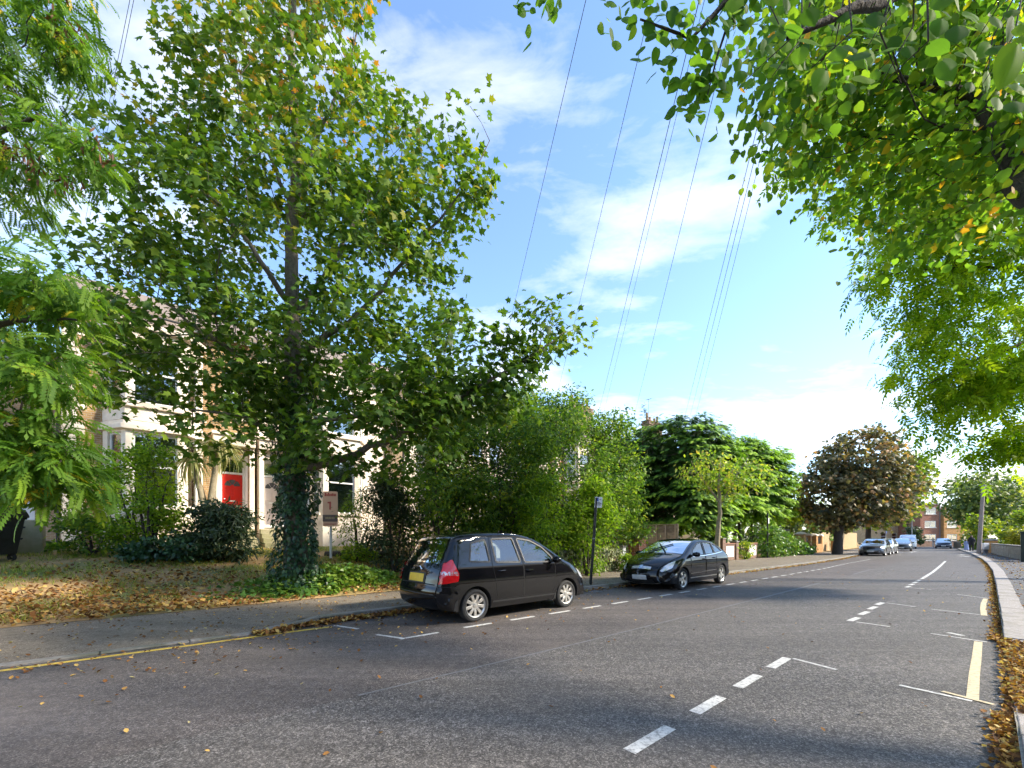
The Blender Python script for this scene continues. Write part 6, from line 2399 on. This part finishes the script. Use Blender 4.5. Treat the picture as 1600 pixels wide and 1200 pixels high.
# ivy-covered garden wall along the pavement
A_, B_ = W(8.2, 10.55), W(15.3, 10.55)
low_wall('garden_wall', 'low garden wall smothered in pale ivy beside the sign post', (A_.x, A_.y), (B_.x, B_.y), .85, .25, MAT['brick_brown'], .1, True)
n = 3000
iv2 = empty('ivy', W(11.8, 10.5, .1), 0, 'pale variegated ivy covering the low wall behind the sign post', 'ivy')
ss = rng.uniform(8.2, 15.2, n)
side = rng.random(n)
tt = np.where(side < .68, 10.37 - np.abs(rng.normal(size=n)) * .07, rng.uniform(10.35, 10.75, n))
z_ = np.where(side < .68, rng.uniform(.12, 1.08, n), 1.02 + np.abs(rng.normal(size=n)) * .09 + .06 * np.sin(ss * 3))
P = np.array([tuple(W(a, b, c)) for a, b, c in zip(ss, tt, z_)])
od = np.array([(-NX, -NY, .4)]) * np.where(side < .68, 1, .2)[:, None] + np.array([0, 0, 1.0]) * np.where(side < .68, 0, 1)[:, None]
leaf_mesh('foliage', T_IVY, P - np.array(iv2.location), od + rng.normal(size=(n, 3)) * .45, rng.normal(size=(n, 3)) * .5 + np.array([0, 0, -1.0]), rng.uniform(.07, .14, n), rng.random(n), LM['ivyv'], iv2)


def pier(s_, t_, w_, h_, mat, lab, cap='flat', z=.1, rot=PHI, capmat='concrete'):
    r = empty('gate_pier', W(s_, t_, z), rot, lab, 'pier')
    q = MB()
    q.box(-w_ / 2, w_ / 2, -w_ / 2, w_ / 2, -.15, h_)
    q.build('shaft', mat, r, bevel=.008)
    q = MB()
    if cap == 'flat':
        q.box(-w_ / 2 - .04, w_ / 2 + .04, -w_ / 2 - .04, w_ / 2 + .04, h_ + .002, h_ + .07)
    else:
        k = w_ / 2 + .05
        q.add([(-k, -k, h_ + .002), (k, -k, h_ + .002), (k, k, h_ + .002), (-k, k, h_ + .002), (-k, -k, h_ + .08), (k, -k, h_ + .08), (k, k, h_ + .08), (-k, k, h_ + .08),
               (-k * .55, -k * .55, h_ + .20), (k * .55, -k * .55, h_ + .20), (k * .55, k * .55, h_ + .20), (-k * .55, k * .55, h_ + .20), (0, 0, h_ + .24)],
              [(3, 2, 1, 0), (0, 1, 5, 4), (1, 2, 6, 5), (2, 3, 7, 6), (3, 0, 4, 7), (4, 5, 9, 8), (5, 6, 10, 9), (6, 7, 11, 10), (7, 4, 8, 11), (8, 9, 12), (9, 10, 12), (10, 11, 12), (11, 8, 12)])
    q.build('cap', MAT[capmat], r, bevel=.01)
    return r


pier(15.75, 10.65, .24, 1.0, MAT['white'], 'narrow white-painted post ending the ivy-covered wall')
pier(17.1, 10.75, .58, 1.42, MAT['brick_red'], 'red brick gate pier behind the second car bonnet')
shrub('low_plant', 'bright green plant between the white post and the brick pier', 978, 17.3, 862, 893, 18, T_OVAL, LM['bright'], 40, 9, .11, .10)
shrub('low_plant', 'dark-hearted ivy clump on the wall end by the brick pier', 948, 17.9, 842, 872, 34, T_IVY, LM['ivyv'], 70, 10, .10, .12)
pier(26.4, 10.8, .42, 1.35, MAT['brick_brown'], 'brown brick pier beside the small gate under the conifer')
pier(28.6, 10.85, .4, 1.15, MAT['brick_brown'], 'brown brick pier ending the first white-panelled wall')


def panel_wall(s0, s1, lab):
    r = empty('front_wall', W(s0, 10.8, .1), PHI, lab, 'wall')
    ln = s1 - s0
    q = MB()
    q.box(0, ln, -.1, .1, -.1, 1.02)
    q.build('brickwork', MAT['brick_brown'], r, bevel=.008)
    q = MB()
    q.box(ln * .14, ln * .86, -.118, -.102, .22, .9)
    q.build('white_panel', MAT['white'], r)
    q = MB()
    q.box(-.02, ln + .02, -.14, .14, 1.022, 1.09)
    q.build('coping', MAT['brick_red'], r, bevel=.008)


panel_wall(26.7, 28.3, 'low brick wall with white panel right of the young tree')
panel_wall(30.5, 32.2, 'second low wall with white panel, beside the dark post')
# small iron gate
r = empty('iron_gate', W(25.0, 10.82, .12), PHI, 'small black iron gate between car and brick pier', 'gate')
for i in range(9):
    q = MB()
    q.tube([(.1 + i * .13, 0, .05), (.1 + i * .13, 0, 1.05)], .011, 6)
    q.build('bar', MAT['metal_black'], r)
for z_ in (.1, .55, .98):
    q = MB()
    q.tube([(.05, 0, z_), (1.2, 0, z_)], .014, 6)
    q.build('rail', MAT['metal_black'], r)
shrub('low_plant', 'rosy-leaved plants between the two white-panelled walls', 1166, 27.6, 845, 872, 22, T_OVAL, LM['yellow'], 50, 9, .14, .14)
# sign posts
r = empty('sign_post', W(33.0, 10.3, .1), PHI, 'tall slim dark post with small white plate by the overgrown hedge', 'post')
q = MB()
q.tube([(0, 0, -.1), (0, 0, 3.2)], .05, 10)
q.build('pole', MAT['metal_black'], r, smooth=True)
q = MB()
q.box(.06, .30, -.02, -.005, 2.45, 2.85)
q.build('plate', MAT['sign_white'], r)
pb_ = I(922, 913, 12.45)
r = empty('parking_sign', (pb_.x, pb_.y, .09), PHI, 'white parking plate on a black post between the two black cars', 'sign')
q = MB()
top = I(928, 790, 12.45)
lean = Vector((math.cos(PHI) * .10, 0, 0)).x
q.tube([(0, 0, -.1), (.05, -.08, 1.15), (.10, -.15, 2.62)], .042, 12)
q.build('pole', MAT['metal_black'], r, smooth=True)
q = MB()
q.box(-.11, .11, -.012, .0, 0, .32)
pl = q.build('plate', MAT['sign_white'], r, bevel=.003)
pl.location = (.13, -.20, 2.32)
pl.rotation_euler = (0, rad(3), -PHI)
q = MB()
q.box(-.085, -.005, -.016, -.0125, .19, .29)
q.build('blue_symbol', MAT['sign_blue'], pl)
for z_, w_ in ((.15, .12), (.11, .16), (.07, .13), (.23, .06)):
    q = MB()
    x0 = -.07 if z_ < .2 else .02
    q.box(x0, x0 + w_, -.016, -.0125, z_, z_ + .018)
    q.build('print_line', MAT['sign_black'], pl)
q = MB()
q.tube([(.058, -.085, 1.38), (.061, -.09, 1.42)], .047, 12)
q.build('band', MAT['lead'], r)

# estate agent's board
sb = I(517, 872, 14.6)
r = empty('agent_board', (sb.x, sb.y, zg(*ST(sb.x, sb.y))), 0, 'peach estate-agent board with brown band on a white post', 'sign')
HB = I(0, 768, 14.6).z - r.location.z
q = MB()
q.box(-.035, .035, -.03, .03, -.2, HB - .1)
q.build('post', MAT['white'], r, bevel=.004)
bd = empty('tmp_', (0, 0, 0))
bpy.data.objects.remove(bd)


def rrect(x0, x1, z0, z1, rr_):
    return round_poly([(x0, z0), (x1, z0), (x1, z1), (x0, z1)], rr_, 4)


def face(nm, x0, x1, z0, z1, y0, y1, mat, par, rr_=.0):
    q = MB()
    if rr_ > 0:
        q.prism(rrect(x0, x1, z0, z1, rr_), y0, y1, 'y')
    else:
        q.box(x0, x1, y0, y1, z0, z1)
    return q.build(nm, mat, par)


BT = HB
bw = .26
bd = face('board', -bw, bw, BT - 1.23, BT, -.055, -.032, MAT['sign_peach'], r, .07)
face('brown_band', -bw - .003, bw + .003, BT - 1.06, BT - .82, -.061, -.0555, MAT['sign_brown'], bd)
# the agent's name is a short red word, unreadable at this distance; a tall red figure below it
x = -.19
for i, (w_, h_, up) in enumerate(((.05, .12, 0), (.04, .08, 0), (.035, .12, 0), (.04, .08, 0), (.035, .08, 0), (.04, .10, 0), (.04, .08, 0), (.03, .08, 0))):
    face('letter', x, x + w_, BT - .17, BT - .17 + h_, -.060, -.0555, MAT['sign_red'], bd)
    x += w_ + .012
face('red_figure', -.03, .03, BT - .64, BT - .36, -.060, -.0555, MAT['sign_red'], bd)
face('red_figure', -.09, -.032, BT - .42, BT - .365, -.060, -.0555, MAT['sign_red'], bd)
for i in range(6):
    face('letter', -.16 + i * .055, -.12 + i * .055, BT - .97, BT - .90, -.066, -.0615, MAT['timber_light'], bd)
for i in range(9):
    face('letter', -.2 + i * .045, -.165 + i * .045, BT - 1.16, BT - 1.13, -.060, -.0555, MAT['sign_red'], bd)

# low soil bed edging and a felled log behind the board
lg = I(560, 866, 15.2)
q = MB()
q.tube([(-1.2, 0, .12), (0, .05, .15), (1.3, -.05, .14)], [.14, .16, .13], 10)
o = q.build('log', MAT['bark_dark'], smooth=True)
o.location = (lg.x, lg.y, zg(*ST(lg.x, lg.y)))
tag(o, 'dark log lying on the leaf litter right of the agent board', 'log')

# wheeled bin at the left edge
wb = I(-36, 886, 10.4)
r = empty('wheeled_bin', (wb.x, wb.y, zg(*ST(wb.x, wb.y))), rad(12), 'large black four-wheeled refuse bin cut by the left edge', 'bin')
q = MB()
q.taper((0, 0, .17), 1.05, .78, (0, 0, 1.12), 1.26, .98)
bd = q.build('body', MAT['plastic_black'], r, bevel=.03)
q = MB()
pr = [(-.54, 1.125), (-.54, 1.17), (-.42, 1.30), (-.15, 1.40), (.2, 1.40), (.45, 1.30), (.54, 1.17), (.54, 1.125)]
q.prism(pr, -.68, .68, 'x')
q.build('lid', MAT['plastic_black'], r, bevel=.02)
for z_ in (.55, .85, 1.08):
    q = MB()
    k = .5 + (z_ - .17) * .11
    q.taper((0, 0, z_), 1.08 + (z_ - .17) * .22, .81 + (z_ - .17) * .21, (0, 0, z_ + .045), 1.10 + (z_ - .17) * .22, .83 + (z_ - .17) * .21)
    q.build('rib', MAT['plastic_black'], r)
for sx in (-1, 1):
    for sy in (-1, 1):
        q = MB()
        q.lathe([(.03, -.025), (.085, -.025), (.10, -.012), (.10, .012), (.085, .025), (.03, .025)], 20, 'y', (sx * .46, sy * .32, .10), closed=True)
        w_ = q.build('wheel', MAT['rubber'], r, smooth=True)
        q = MB()
        q.tube([(sx * .46, sy * .32, .10), (sx * .43, sy * .32, .20)], .02, 6)
        q.build('fork', MAT['lead'], w_)

# overgrown hedge mound
root_s = [(33.6, 2.5), (35.5, 2.3), (37.5, 1.9), (39.5, 1.5), (41.5, 1.1), (43, .7)]
bl = []
for s_, h_ in root_s:
    c = W(s_, 10.75, .12 + h_ * .45)
    bl.append((tuple(c), (1.3, 1.0, h_ * .55)))
hb = W(37, 11.2, .1)
make_plant('overgrown_hedge', 'overgrown ivy hedge sloping down towards the yellow brick piers', 'hedge', [chain((hb, .05), (hb + Vector((0, 0, 1)), .04))] + [chain((hb + Vector((0, 0, .3)), .03), (W(s_, 11, .5), .02)) for s_, h_ in root_s], bl, 330, 13, .22, T_IVY, .17, LM['ivyl'], MAT['bark_dark'], crown='foliage', trunk='stems', shell=.6)
# yellow brick piers with pale pyramid caps, low wall between with iron infill
pier(43.6, 10.95, .62, 1.75, MAT['brick_orange'], 'tallest yellow-brick pier, nearest the overgrown hedge', 'pyr', capmat='render')
pier(46.2, 11.05, .5, 1.62, MAT['brick_orange'], 'slim yellow-brick pier left of the dark gateway', 'pyr', capmat='render')
pier(47.9, 11.05, .62, 1.62, MAT['brick_orange'], 'yellow-brick pier right of the dark gateway', 'pyr', capmat='render')
pier(50.6, 11.15, .5, 1.6, MAT['brick_orange'], 'yellow-brick pier just behind the copper maple trunk', 'pyr', capmat='render')
for s0, s1, lab in ((43.95, 45.92, 'low yellow-brick wall with iron infill between the first two piers'), (48.25, 50.3, 'low yellow-brick wall with iron infill behind the copper maple trunk')):
    r = empty('front_wall', W(s0, 11.0, .1), PHI, lab, 'wall')
    q = MB()
    q.box(0, s1 - s0, -.11, .11, -.1, .85)
    q.build('brickwork', MAT['brick_orange'], r, bevel=.008)
    for i in range(12):
        q = MB()
        x = .08 + (s1 - s0 - .16) * i / 11
        q.tube([(x, 0, .85), (x, 0, 1.5)], .018, 6)
        q.build('bar', MAT['metal_black'], r)
r = empty('iron_gate', W(46.5, 11.05, .1), PHI, 'dark gate between the yellow-brick piers', 'gate')
for i in range(8):
    q = MB()
    q.tube([(.05 + i * .14, 0, .05), (.05 + i * .14, 0, 1.6)], .02, 6)
    q.build('bar', MAT['metal_black'], r)
q = MB()
q.tube([(0, 0, .15), (1.05, 0, .15)], .02, 6)
q.tube([(0, 0, 1.45), (1.05, 0, 1.45)], .02, 6)
q.build('rail', MAT['metal_black'], r)
# railings behind the hedge mound
r = empty('railings', W(36, 12.2, .35), PHI, 'grey railings on a low wall behind the overgrown hedge', 'railings')
q = MB()
q.box(0, 9, -.1, .1, -.2, 1.0)
q.build('dwarf_wall', MAT['concrete'], r)
for i in range(60):
    q = MB()
    q.tube([(.1 + i * .15, 0, 1.0), (.1 + i * .15, 0, 2.0)], .016, 5)
    q.build('bar', MAT['lead'], r)
q = MB()
q.tube([(0, 0, 1.9), (9, 0, 1.9)], .02, 6)
q.build('rail', MAT['lead'], r)
shrub('garden_shrub', 'tiny clipped conifer behind the yellow-brick piers', 1292, 45, 822, 850, 13, T_SPRAY, LM['coniferb'], 40, 10, .35, .2)


# close-board fences further along
def board_fence(s0, s1, t0, t1, h_, lab, mat, bwid=.32):
    a, b = W(s0, t0), W(s1, t1)
    d = b - a
    r = empty('board_fence', (a.x, a.y, .1), math.atan2(d.y, d.x), lab, 'fence')
    n_ = int(d.length / bwid)
    me0 = None
    for i in range(n_):
        q = MB()
        h2 = h_ + random.uniform(-.03, .03)
        q.box(i * bwid + .008, (i + 1) * bwid - .008, -.012 + .008 * (i % 2), .012 + .008 * (i % 2), 0.0, h2)
        q.build('board', mat, r)
    q = MB()
    q.box(0, d.length, .022, .07, .4, .5)
    q.box(0, d.length, .022, .07, h_ - .5, h_ - .4)
    q.build('rail', mat, r)
    return r


board_fence(51.5, 60.0, 11.2, 11.2, 2.0, 'pale upright board fence beside the copper maple', MAT['timber_light'])
board_fence(60.5, 74.0, 11.3, 12.0, 2.1, 'tall pale board fence behind the parked cars', MAT['timber_light'], .4)
pier(53.5, 10.4, .7, 1.1, MAT['brick_orange'], 'squat yellow-brick pier before the pale board fence')
# blue sign near the white van
r = empty('road_sign', W(73, 8.9, .1), PHI, 'small blue disc sign above the parked cars', 'sign')
q = MB()
q.tube([(0, 0, 0), (0, 0, 2.6)], .04, 8)
q.build('pole', MAT['lead'], r)
q = MB()
q.lathe([(.001, -.02), (.32, -.02), (.32, .0), (.001, .0)], 24, 'y', (0, -.05, 2.3))
d_ = q.build('disc', MAT['sign_blue'], r)
d_.rotation_euler = (0, 0, 0)
r = empty('lamp_post', I(1487 - 62, 856, 70), 0, 'pale slim lamp column left of the flats', 'lamp post')
r.location.z = 0
q = MB()
q.tube([(0, 0, 0), (0, 0, 6.5)], [.10, .06], 10)
q.build('column', MAT['lead'], r, smooth=True)
q = MB()
q.taper((0, -.25, 6.5), .14, .6, (0, -.25, 6.6), .08, .5)
q.build('lantern', MAT['lead'], r)
r = empty('marker_post', I(1458, 857, 66), 0, 'short grey post before the flats', 'post')
r.location.z = 0
q = MB()
q.tube([(0, 0, 0), (0, 0, 1.6)], .09, 10)
q.build('column', MAT['lead'], r)

# telegraph pole on the right, leaning
tb = W(58.5, .62, .1)
r = empty('telegraph_pole', tb, 0, 'leaning brown telegraph pole on the right pavement', 'pole')
hp = I(1537, 757, tb.y)
q = MB()
q.tube([(0, 0, -.1), ((hp.x - tb.x) * .5, 0, hp.z * .5), (hp.x - tb.x, 0, hp.z - .1)], [.17, .145, .12], 12)
q.build('shaft', MAT['pole_wood'], r, smooth=True)
q = MB()
q.lathe([(.001, .02), (.15, .02), (.17, -.25), (.13, -.3)], 12, 'z', (hp.x - tb.x, 0, hp.z - .08))
q.build('terminal_box', MAT['lead'], r, smooth=True)
for i in range(4):
    q = MB()
    z_ = 2.6 + i * .7
    x_ = (hp.x - tb.x) * z_ / hp.z
    q.tube([(x_ - .3, 0, z_), (x_ + .3, 0, z_)], .015, 6)
    q.build('step_iron', MAT['lead'], r)
q = MB()
q.box(.12, .62, -.12, .12, .35, .95)
o = q.build('utility_box', MAT['sign_white'], bevel=.02)
o.location = tb + Vector((.35, .1, 0))
tag(o, 'small white box standing at the foot of the telegraph pole', 'box')
q = MB()
q.box(.2, .54, -.08, .08, -.05, .352)
q.build('stand', MAT['lead'], o)

# right-hand stone wall, brick pier, hedge, cabinet
pts = [(41.0, -1.55), (47, -1.1), (53, -.65), (59.5, -.3)]
for i in range(3):
    a, b = W(*pts[i]), W(*pts[i + 1])
    d = b - a
    lab = ['rubble wall section nearest the green cabinet', 'middle rubble wall section under the golden hedge', 'far rubble wall section next to the orange pier'][i]
    r = empty('stone_wall', (a.x, a.y, .1), math.atan2(d.y, d.x), lab, 'wall')
    q = MB()
    q.box(0, d.length - .02, -.12, .12, -.1, .82)
    q.build('core', MAT['stone_wall'], r)
    for row in range(3):
        x = -.1 + .2 * (row % 2)
        while x < d.length - .15:
            w_ = random.uniform(.32, .6)
            q = MB()
            q.box(max(x, 0) + .012, min(x + w_, d.length - .02) - .012, .10, .15 + random.uniform(0, .03), row * .28 + .012, row * .28 + .268)
            q.build('stone', MAT['stone_wall'], r, bevel=.02)
            x += w_
    q = MB()
    q.box(-.01, d.length - .03, -.17, .19, .845, .93)
    q.build('coping', MAT['concrete'], r, bevel=.02)
pier(61.2, -.15, .85, 1.15, MAT['brick_orange'], 'orange brick pier with pale rounded cap right of the telegraph pole', 'pyr', capmat='concrete')
hs, ht = 52.0, -2.0
hb = W(hs, ht, .1)
bl = [(tuple(hb + Vector((0, 0, 1.62))), (1.15, 1.0, .62)), (tuple(hb + Vector((-.3, 0, 1.5))), (.85, .9, .6)), (tuple(hb + Vector((.35, 0, 1.5))), (.85, .9, .6))]
make_plant('golden_hedge', 'clipped golden-yellow rounded bush above the stone wall', 'hedge', [chain((hb, .08), (hb + Vector((0, 0, .9)), .06), (hb + Vector((0, 0, 1.5)), .03))], bl, 260, 14, .14, T_OVAL, .16, LM['hedgey'], MAT['bark_dark'], crown='foliage', trunk='stems', shell=.9)
r = empty('green_cabinet', W(38.9, -1.25, .1), PHI, 'dark green street cabinet cut by the right edge', 'cabinet')
q = MB()
q.box(0, .55, -1.2, 0, 0, 1.72)
q.build('case', MAT['green_metal'], r, bevel=.015)
q = MB()
q.box(-.03, .58, -1.23, .03, 1.723, 1.79)
q.build('lid', MAT['green_metal'], r, bevel=.02)
for y0, y1 in ((-.59, -.02), (-1.18, -.61)):
    q = MB()
    q.box(-.018, -.002, y0, y1, .08, 1.66)
    dd = q.build('door', MAT['green_metal'], r, bevel=.004)
    q = MB()
    q.box(-.04, -.019, y0 + .04, y0 + .07, .8, .95)
    q.build('handle', MAT['lead'], dd)
# low dark fence right of the flats
pa, pb2 = I(1490, 856, 62), I(1512, 856, 58)
d = pb2 - pa
r = empty('low_fence', (pa.x, pa.y, .05), math.atan2(d.y, d.x), 'low dark brown fence behind the walkers', 'fence')
for i in range(12):
    q = MB()
    q.box(i * .22, i * .22 + .17, -.015, .015, 0, 1.0)
    q.build('board', MAT['timber'], r)
q = MB()
q.box(0, 2.7, .02, .06, .7, .8)
q.build('rail', MAT['timber'], r)


# two walkers, tiny in the distance
def person(name, label, p, h_, top, bottom, skirt=False, face_a=0.0):
    r = empty(name, p, face_a, label, 'person')
    k = h_ / 1.72
    me = bpy.data.meshes.new('body')
    bm = bmesh.new()
    sk = bm.verts.layers.skin.verify()
    J_ = {'pel': ((0, 0, .95), .15), 'chest': ((0, 0, 1.28), .17), 'neck': ((0, 0, 1.47), .06), 'head': ((0, .02, 1.58), .095), 'crown': ((0, .02, 1.68), .075),
          'hl': ((.10, 0, .88), .10), 'kl': ((.11, .06, .48), .07), 'al': ((.11, -.02, .08), .05), 'tl': ((.11, .14, .04), .04),
          'hr': ((-.10, 0, .88), .10), 'kr': ((-.11, -.02, .48), .07), 'ar': ((-.11, -.16, .10), .05), 'tr': ((-.11, -.02, .04), .04),
          'sl': ((.19, 0, 1.40), .065), 'el': ((.26, -.04, 1.12), .05), 'wl': ((.26, .10, .90), .035), 'fl': ((.26, .15, .82), .03),
          'sr': ((-.19, 0, 1.40), .065), 'er': ((-.26, .02, 1.12), .05), 'wr': ((-.24, .20, .98), .035), 'fr': ((-.24, .28, .95), .03)}
    vv = {}
    for n_, (c, rr_) in J_.items():
        v = bm.verts.new(Vector(c) * k)
        v[sk].radius = (rr_ * k, rr_ * k)
        v[sk].use_root = n_ == 'pel'
        vv[n_] = v
    for a, b in (('pel', 'chest'), ('chest', 'neck'), ('neck', 'head'), ('head', 'crown'), ('pel', 'hl'), ('hl', 'kl'), ('kl', 'al'), ('al', 'tl'), ('pel', 'hr'), ('hr', 'kr'), ('kr', 'ar'), ('ar', 'tr'),
                 ('chest', 'sl'), ('sl', 'el'), ('el', 'wl'), ('wl', 'fl'), ('chest', 'sr'), ('sr', 'er'), ('er', 'wr'), ('wr', 'fr')):
        bm.edges.new((vv[a], vv[b]))
    bm.to_mesh(me)
    bm.free()
    o = link('body', me, r, bottom)
    md = o.modifiers.new('skin', 'SKIN')
    md = o.modifiers.new('sub', 'SUBSURF')
    md.levels = md.render_levels = 1
    q = MB()
    pr = [(.20, 1.46), (.22, 1.30), (.19, 1.05), (.20, .80)] + ([(.26, .30), (.25, .12)] if skirt else [(.19, .70)])
    q.lathe([(.07 * k, 1.49 * k)] + [(a * k, b * k) for a, b in pr], 14, 'z')
    q.v = [(v[0] * 1.1, v[1] * .8, v[2]) for v in q.v]
    q.build('coat', top, r, smooth='all')
    q = MB()
    q.lathe([(.001, 1.745 * k), (.07 * k, 1.72 * k), (.105 * k, 1.63 * k), (.10 * k, 1.54 * k), (.08 * k, 1.50 * k)], 14, 'z', (0, -.01, 0))
    q.build('hair', MAT['cloth_black'], r, smooth='all')
    q = MB()
    q.lathe([(.001, -.085 * k), (.05 * k, -.07 * k), (.078 * k, 0), (.06 * k, .06 * k), (.001, .08 * k)], 12, 'z', (0, .055 * k, 1.60 * k))
    q.build('face', MAT['skin'], r, smooth='all')
    return r


def on_pave(px, py):
    d = 650 * (1.5 - .11) / (py - 841)
    p = I(px, py, d)
    p.z = .11
    return p


person('person', 'person in dark clothes walking beside the telegraph pole', on_pave(1518, 861.5), 1.68, MAT['cloth_black'], MAT['cloth_black'], False, pi * .75)
person('person', 'small person in a long pale blue garment left of the dark walker', on_pave(1510, 860.5), 1.22, MAT['cloth_blue'], MAT['cloth_blue'], True, pi * .8)

# telegraph pole beside the camera on the right pavement, and its wires to the houses
ptop = Vector((1.85, -.25, 9.3))
r = empty('telegraph_pole', (1.85, -.25, .1), 0, 'telegraph pole beside the viewpoint that carries the overhead wires', 'pole')
q = MB()
q.tube([(0, 0, -.1), (0, 0, 9.4)], [.16, .11], 12)
q.build('shaft', MAT['pole_wood'], r, smooth=True)


def wire(px, py, d, px2, py2, lab, r_=.0075, sag=.12, group=None):
    """From the pole top to a house front at distance d along the sight of (px, py)."""
    b = I(px, py, d)
    a = ptop
    pts_ = []
    for i in range(41):
        u = i / 40
        p = a.lerp(b, u)
        p.z -= sag * 4 * u * (1 - u)
        pts_.append(p)
    q = MB()
    q.tube(pts_, r_ * .62, 5)
    o = q.build('overhead_wire', MAT['cable'], smooth='all')
    tag(o, lab, 'wire', group)


def fac_d(px, T=20.4):
    k = (px - 800) / 650
    s_ = (EY + k * EX) * T / (EX - k * EY)
    return s_ * EY + T * EX


for px, py, lab, rr_ in ((764, 640, 'leftmost single wire crossing the open sky, ending behind the sycamore', .008), (862, 650, 'single wire left of the close pair, ending at the privet top', .008),
                         (930, 665, 'thicker wire of the close pair over the shrubs', .011), (938, 665, 'thinner wire of the close pair over the shrubs', .007),
                         (983, 680, 'single wire between the two close pairs', .009), (1056, 705, 'left wire of the rightmost bundle above the conifers', .010), (1064, 705, 'middle wire of the rightmost bundle above the conifers', .010), (1072, 707, 'right wire of the rightmost bundle above the conifers', .008)):
    wire(px, py, fac_d(px), 0, 0, lab, rr_)
for px, lab in ((133, 'left of the two wires at the top left beside the locust leaves'), (139, 'right of the two wires at the top left beside the locust leaves')):
    wire(px, 345, fac_d(px, 20.4), 0, 0, lab, .007, .06)

# ------------------------------------------------------------------ grass and fallen leaves
n = 11000
ss = rng.uniform(-8, 7, n)
tt = rng.uniform(10.2, 18.5, n)
patch = np.sin(ss * 1.3 + 1) * np.sin(tt * 1.7 + ss * .4) + .5 * np.sin(ss * 3.1 - tt * 2.2) + rng.normal(size=n) * .3
ok = (patch > .15 - .5 * (tt > 13.2)) & ~((np.abs(ss - 3) < 2.5) & (tt < 12.2))
ss, tt = ss[ok], tt[ok]
k = 5
ss = np.repeat(ss, k) + rng.normal(size=len(ss) * k) * .05
tt = np.repeat(tt, k) + rng.normal(size=len(tt) * k) * .05
n = len(ss)
P = np.array([tuple(W(a, b, zg(a, b) - .01)) for a, b in zip(ss, tt)])
dv = np.tile([0, 0, 1.0], (n, 1)) + rng.normal(size=(n, 3)) * .35
o = leaf_mesh('grass', blade_tpl(2, .05, 1.0), P, rng.normal(size=(n, 3)) * [1, 1, .2], dv, rng.uniform(.06, .17, n), rng.random(n), LM['grass'])
tag(o, 'rough grass tufts scattered over the front garden', 'grass', kind='stuff')


def litter(name, ss, tt, zz, label, size=(.05, .10), flatn=.35, tpl=T_CURL):
    n = len(ss)
    P = np.array([tuple(W(a, b, c)) for a, b, c in zip(ss, tt, zz)])
    nr = np.tile([0, 0, 1.0], (n, 1)) + rng.normal(size=(n, 3)) * flatn
    dv = rng.normal(size=(n, 3)) * [1, 1, .15]
    o = leaf_mesh(name, tpl, P, nr, dv, rng.uniform(size[0], size[1], n), rng.random(n), LM['litter'])
    tag(o, label, 'leaves', kind='stuff')


n = 15000
ss = rng.uniform(-8, 9, n)
tt = 10.0 + np.abs(rng.normal(size=n)) * 2.6
dens = np.sin(ss * .9 + 2.0) * .5 + np.sin(tt * 1.9 + ss * 1.1) * .4 + rng.normal(size=n) * .5
ok = (dens > -.15) & (tt < 19)
ss, tt = ss[ok], tt[ok]
litter('fallen_leaves', ss, tt, np.array([zg(a, b) + .02 + rng.random() * .03 for a, b in zip(ss, tt)]), 'brown and yellow leaf litter over the front garden', (.03, .10))
n = 2600          # left gutter
ss = np.concatenate([rng.uniform(1.2, 4.2, 1100), rng.uniform(4, 45, n - 1100)])
tt = np.array([lk(s_) for s_ in ss]) - np.abs(rng.normal(size=n)) * .13
litter('fallen_leaves', ss, tt, .012 + rng.random(n) * .03, 'leaves gathered in the left gutter', (.04, .085))
n = 1300          # scattered on road and left pavement
ss = rng.gamma(2.0, 4.0, n) - 5
tt = np.where(rng.random(n) < .55, 7.6 - np.abs(rng.normal(size=n)) * 1.1, rng.uniform(7.7, 10.1, n))
zz = np.where(tt > np.array([lk(s_) + .1 for s_ in ss]), .118, .01)
zz = np.array([pavz(a, b) + .012 if b > lk(a) + .13 else .012 for a, b in zip(ss, tt)])
litter('fallen_leaves', ss, tt, zz, 'single leaves scattered on the left pavement and lane', (.025, .055), .15)
n = 190
ss, tt = rng.uniform(-2, 26, n), rng.uniform(.2, 5.5, n)
litter('fallen_leaves', ss, tt, np.full(n, .010), 'few small leaves out on the open road', (.02, .05), .15)
n = 8000          # right gutter drift
ss = np.concatenate([rng.uniform(3.0, 9.6, 4600), rng.uniform(9.4, 45, n - 4600)])
wd = np.where(ss < 9.4, .055, .065)
off = np.where((ss > 5.4) & (ss < 9.2), -rng.random(n) * .45 + .05, np.abs(rng.normal(size=n)) * wd)
tt = np.array([rk(s_) for s_ in ss]) + off
zz = np.where(off < 0, .045, .012) + rng.random(n) * .028
litter('fallen_leaves', ss, tt, zz, 'thick drift of brown leaves along the right gutter', (.022, .052), .45)
n = 900
ss, tt = rng.uniform(10, 60, n), None
tt = np.array([rk(s_) for s_ in ss]) - .32 - rng.random(n) * 1.1
litter('fallen_leaves', ss, tt, np.full(n, .122), 'leaves strewn on the right pavement', (.03, .07), .2)
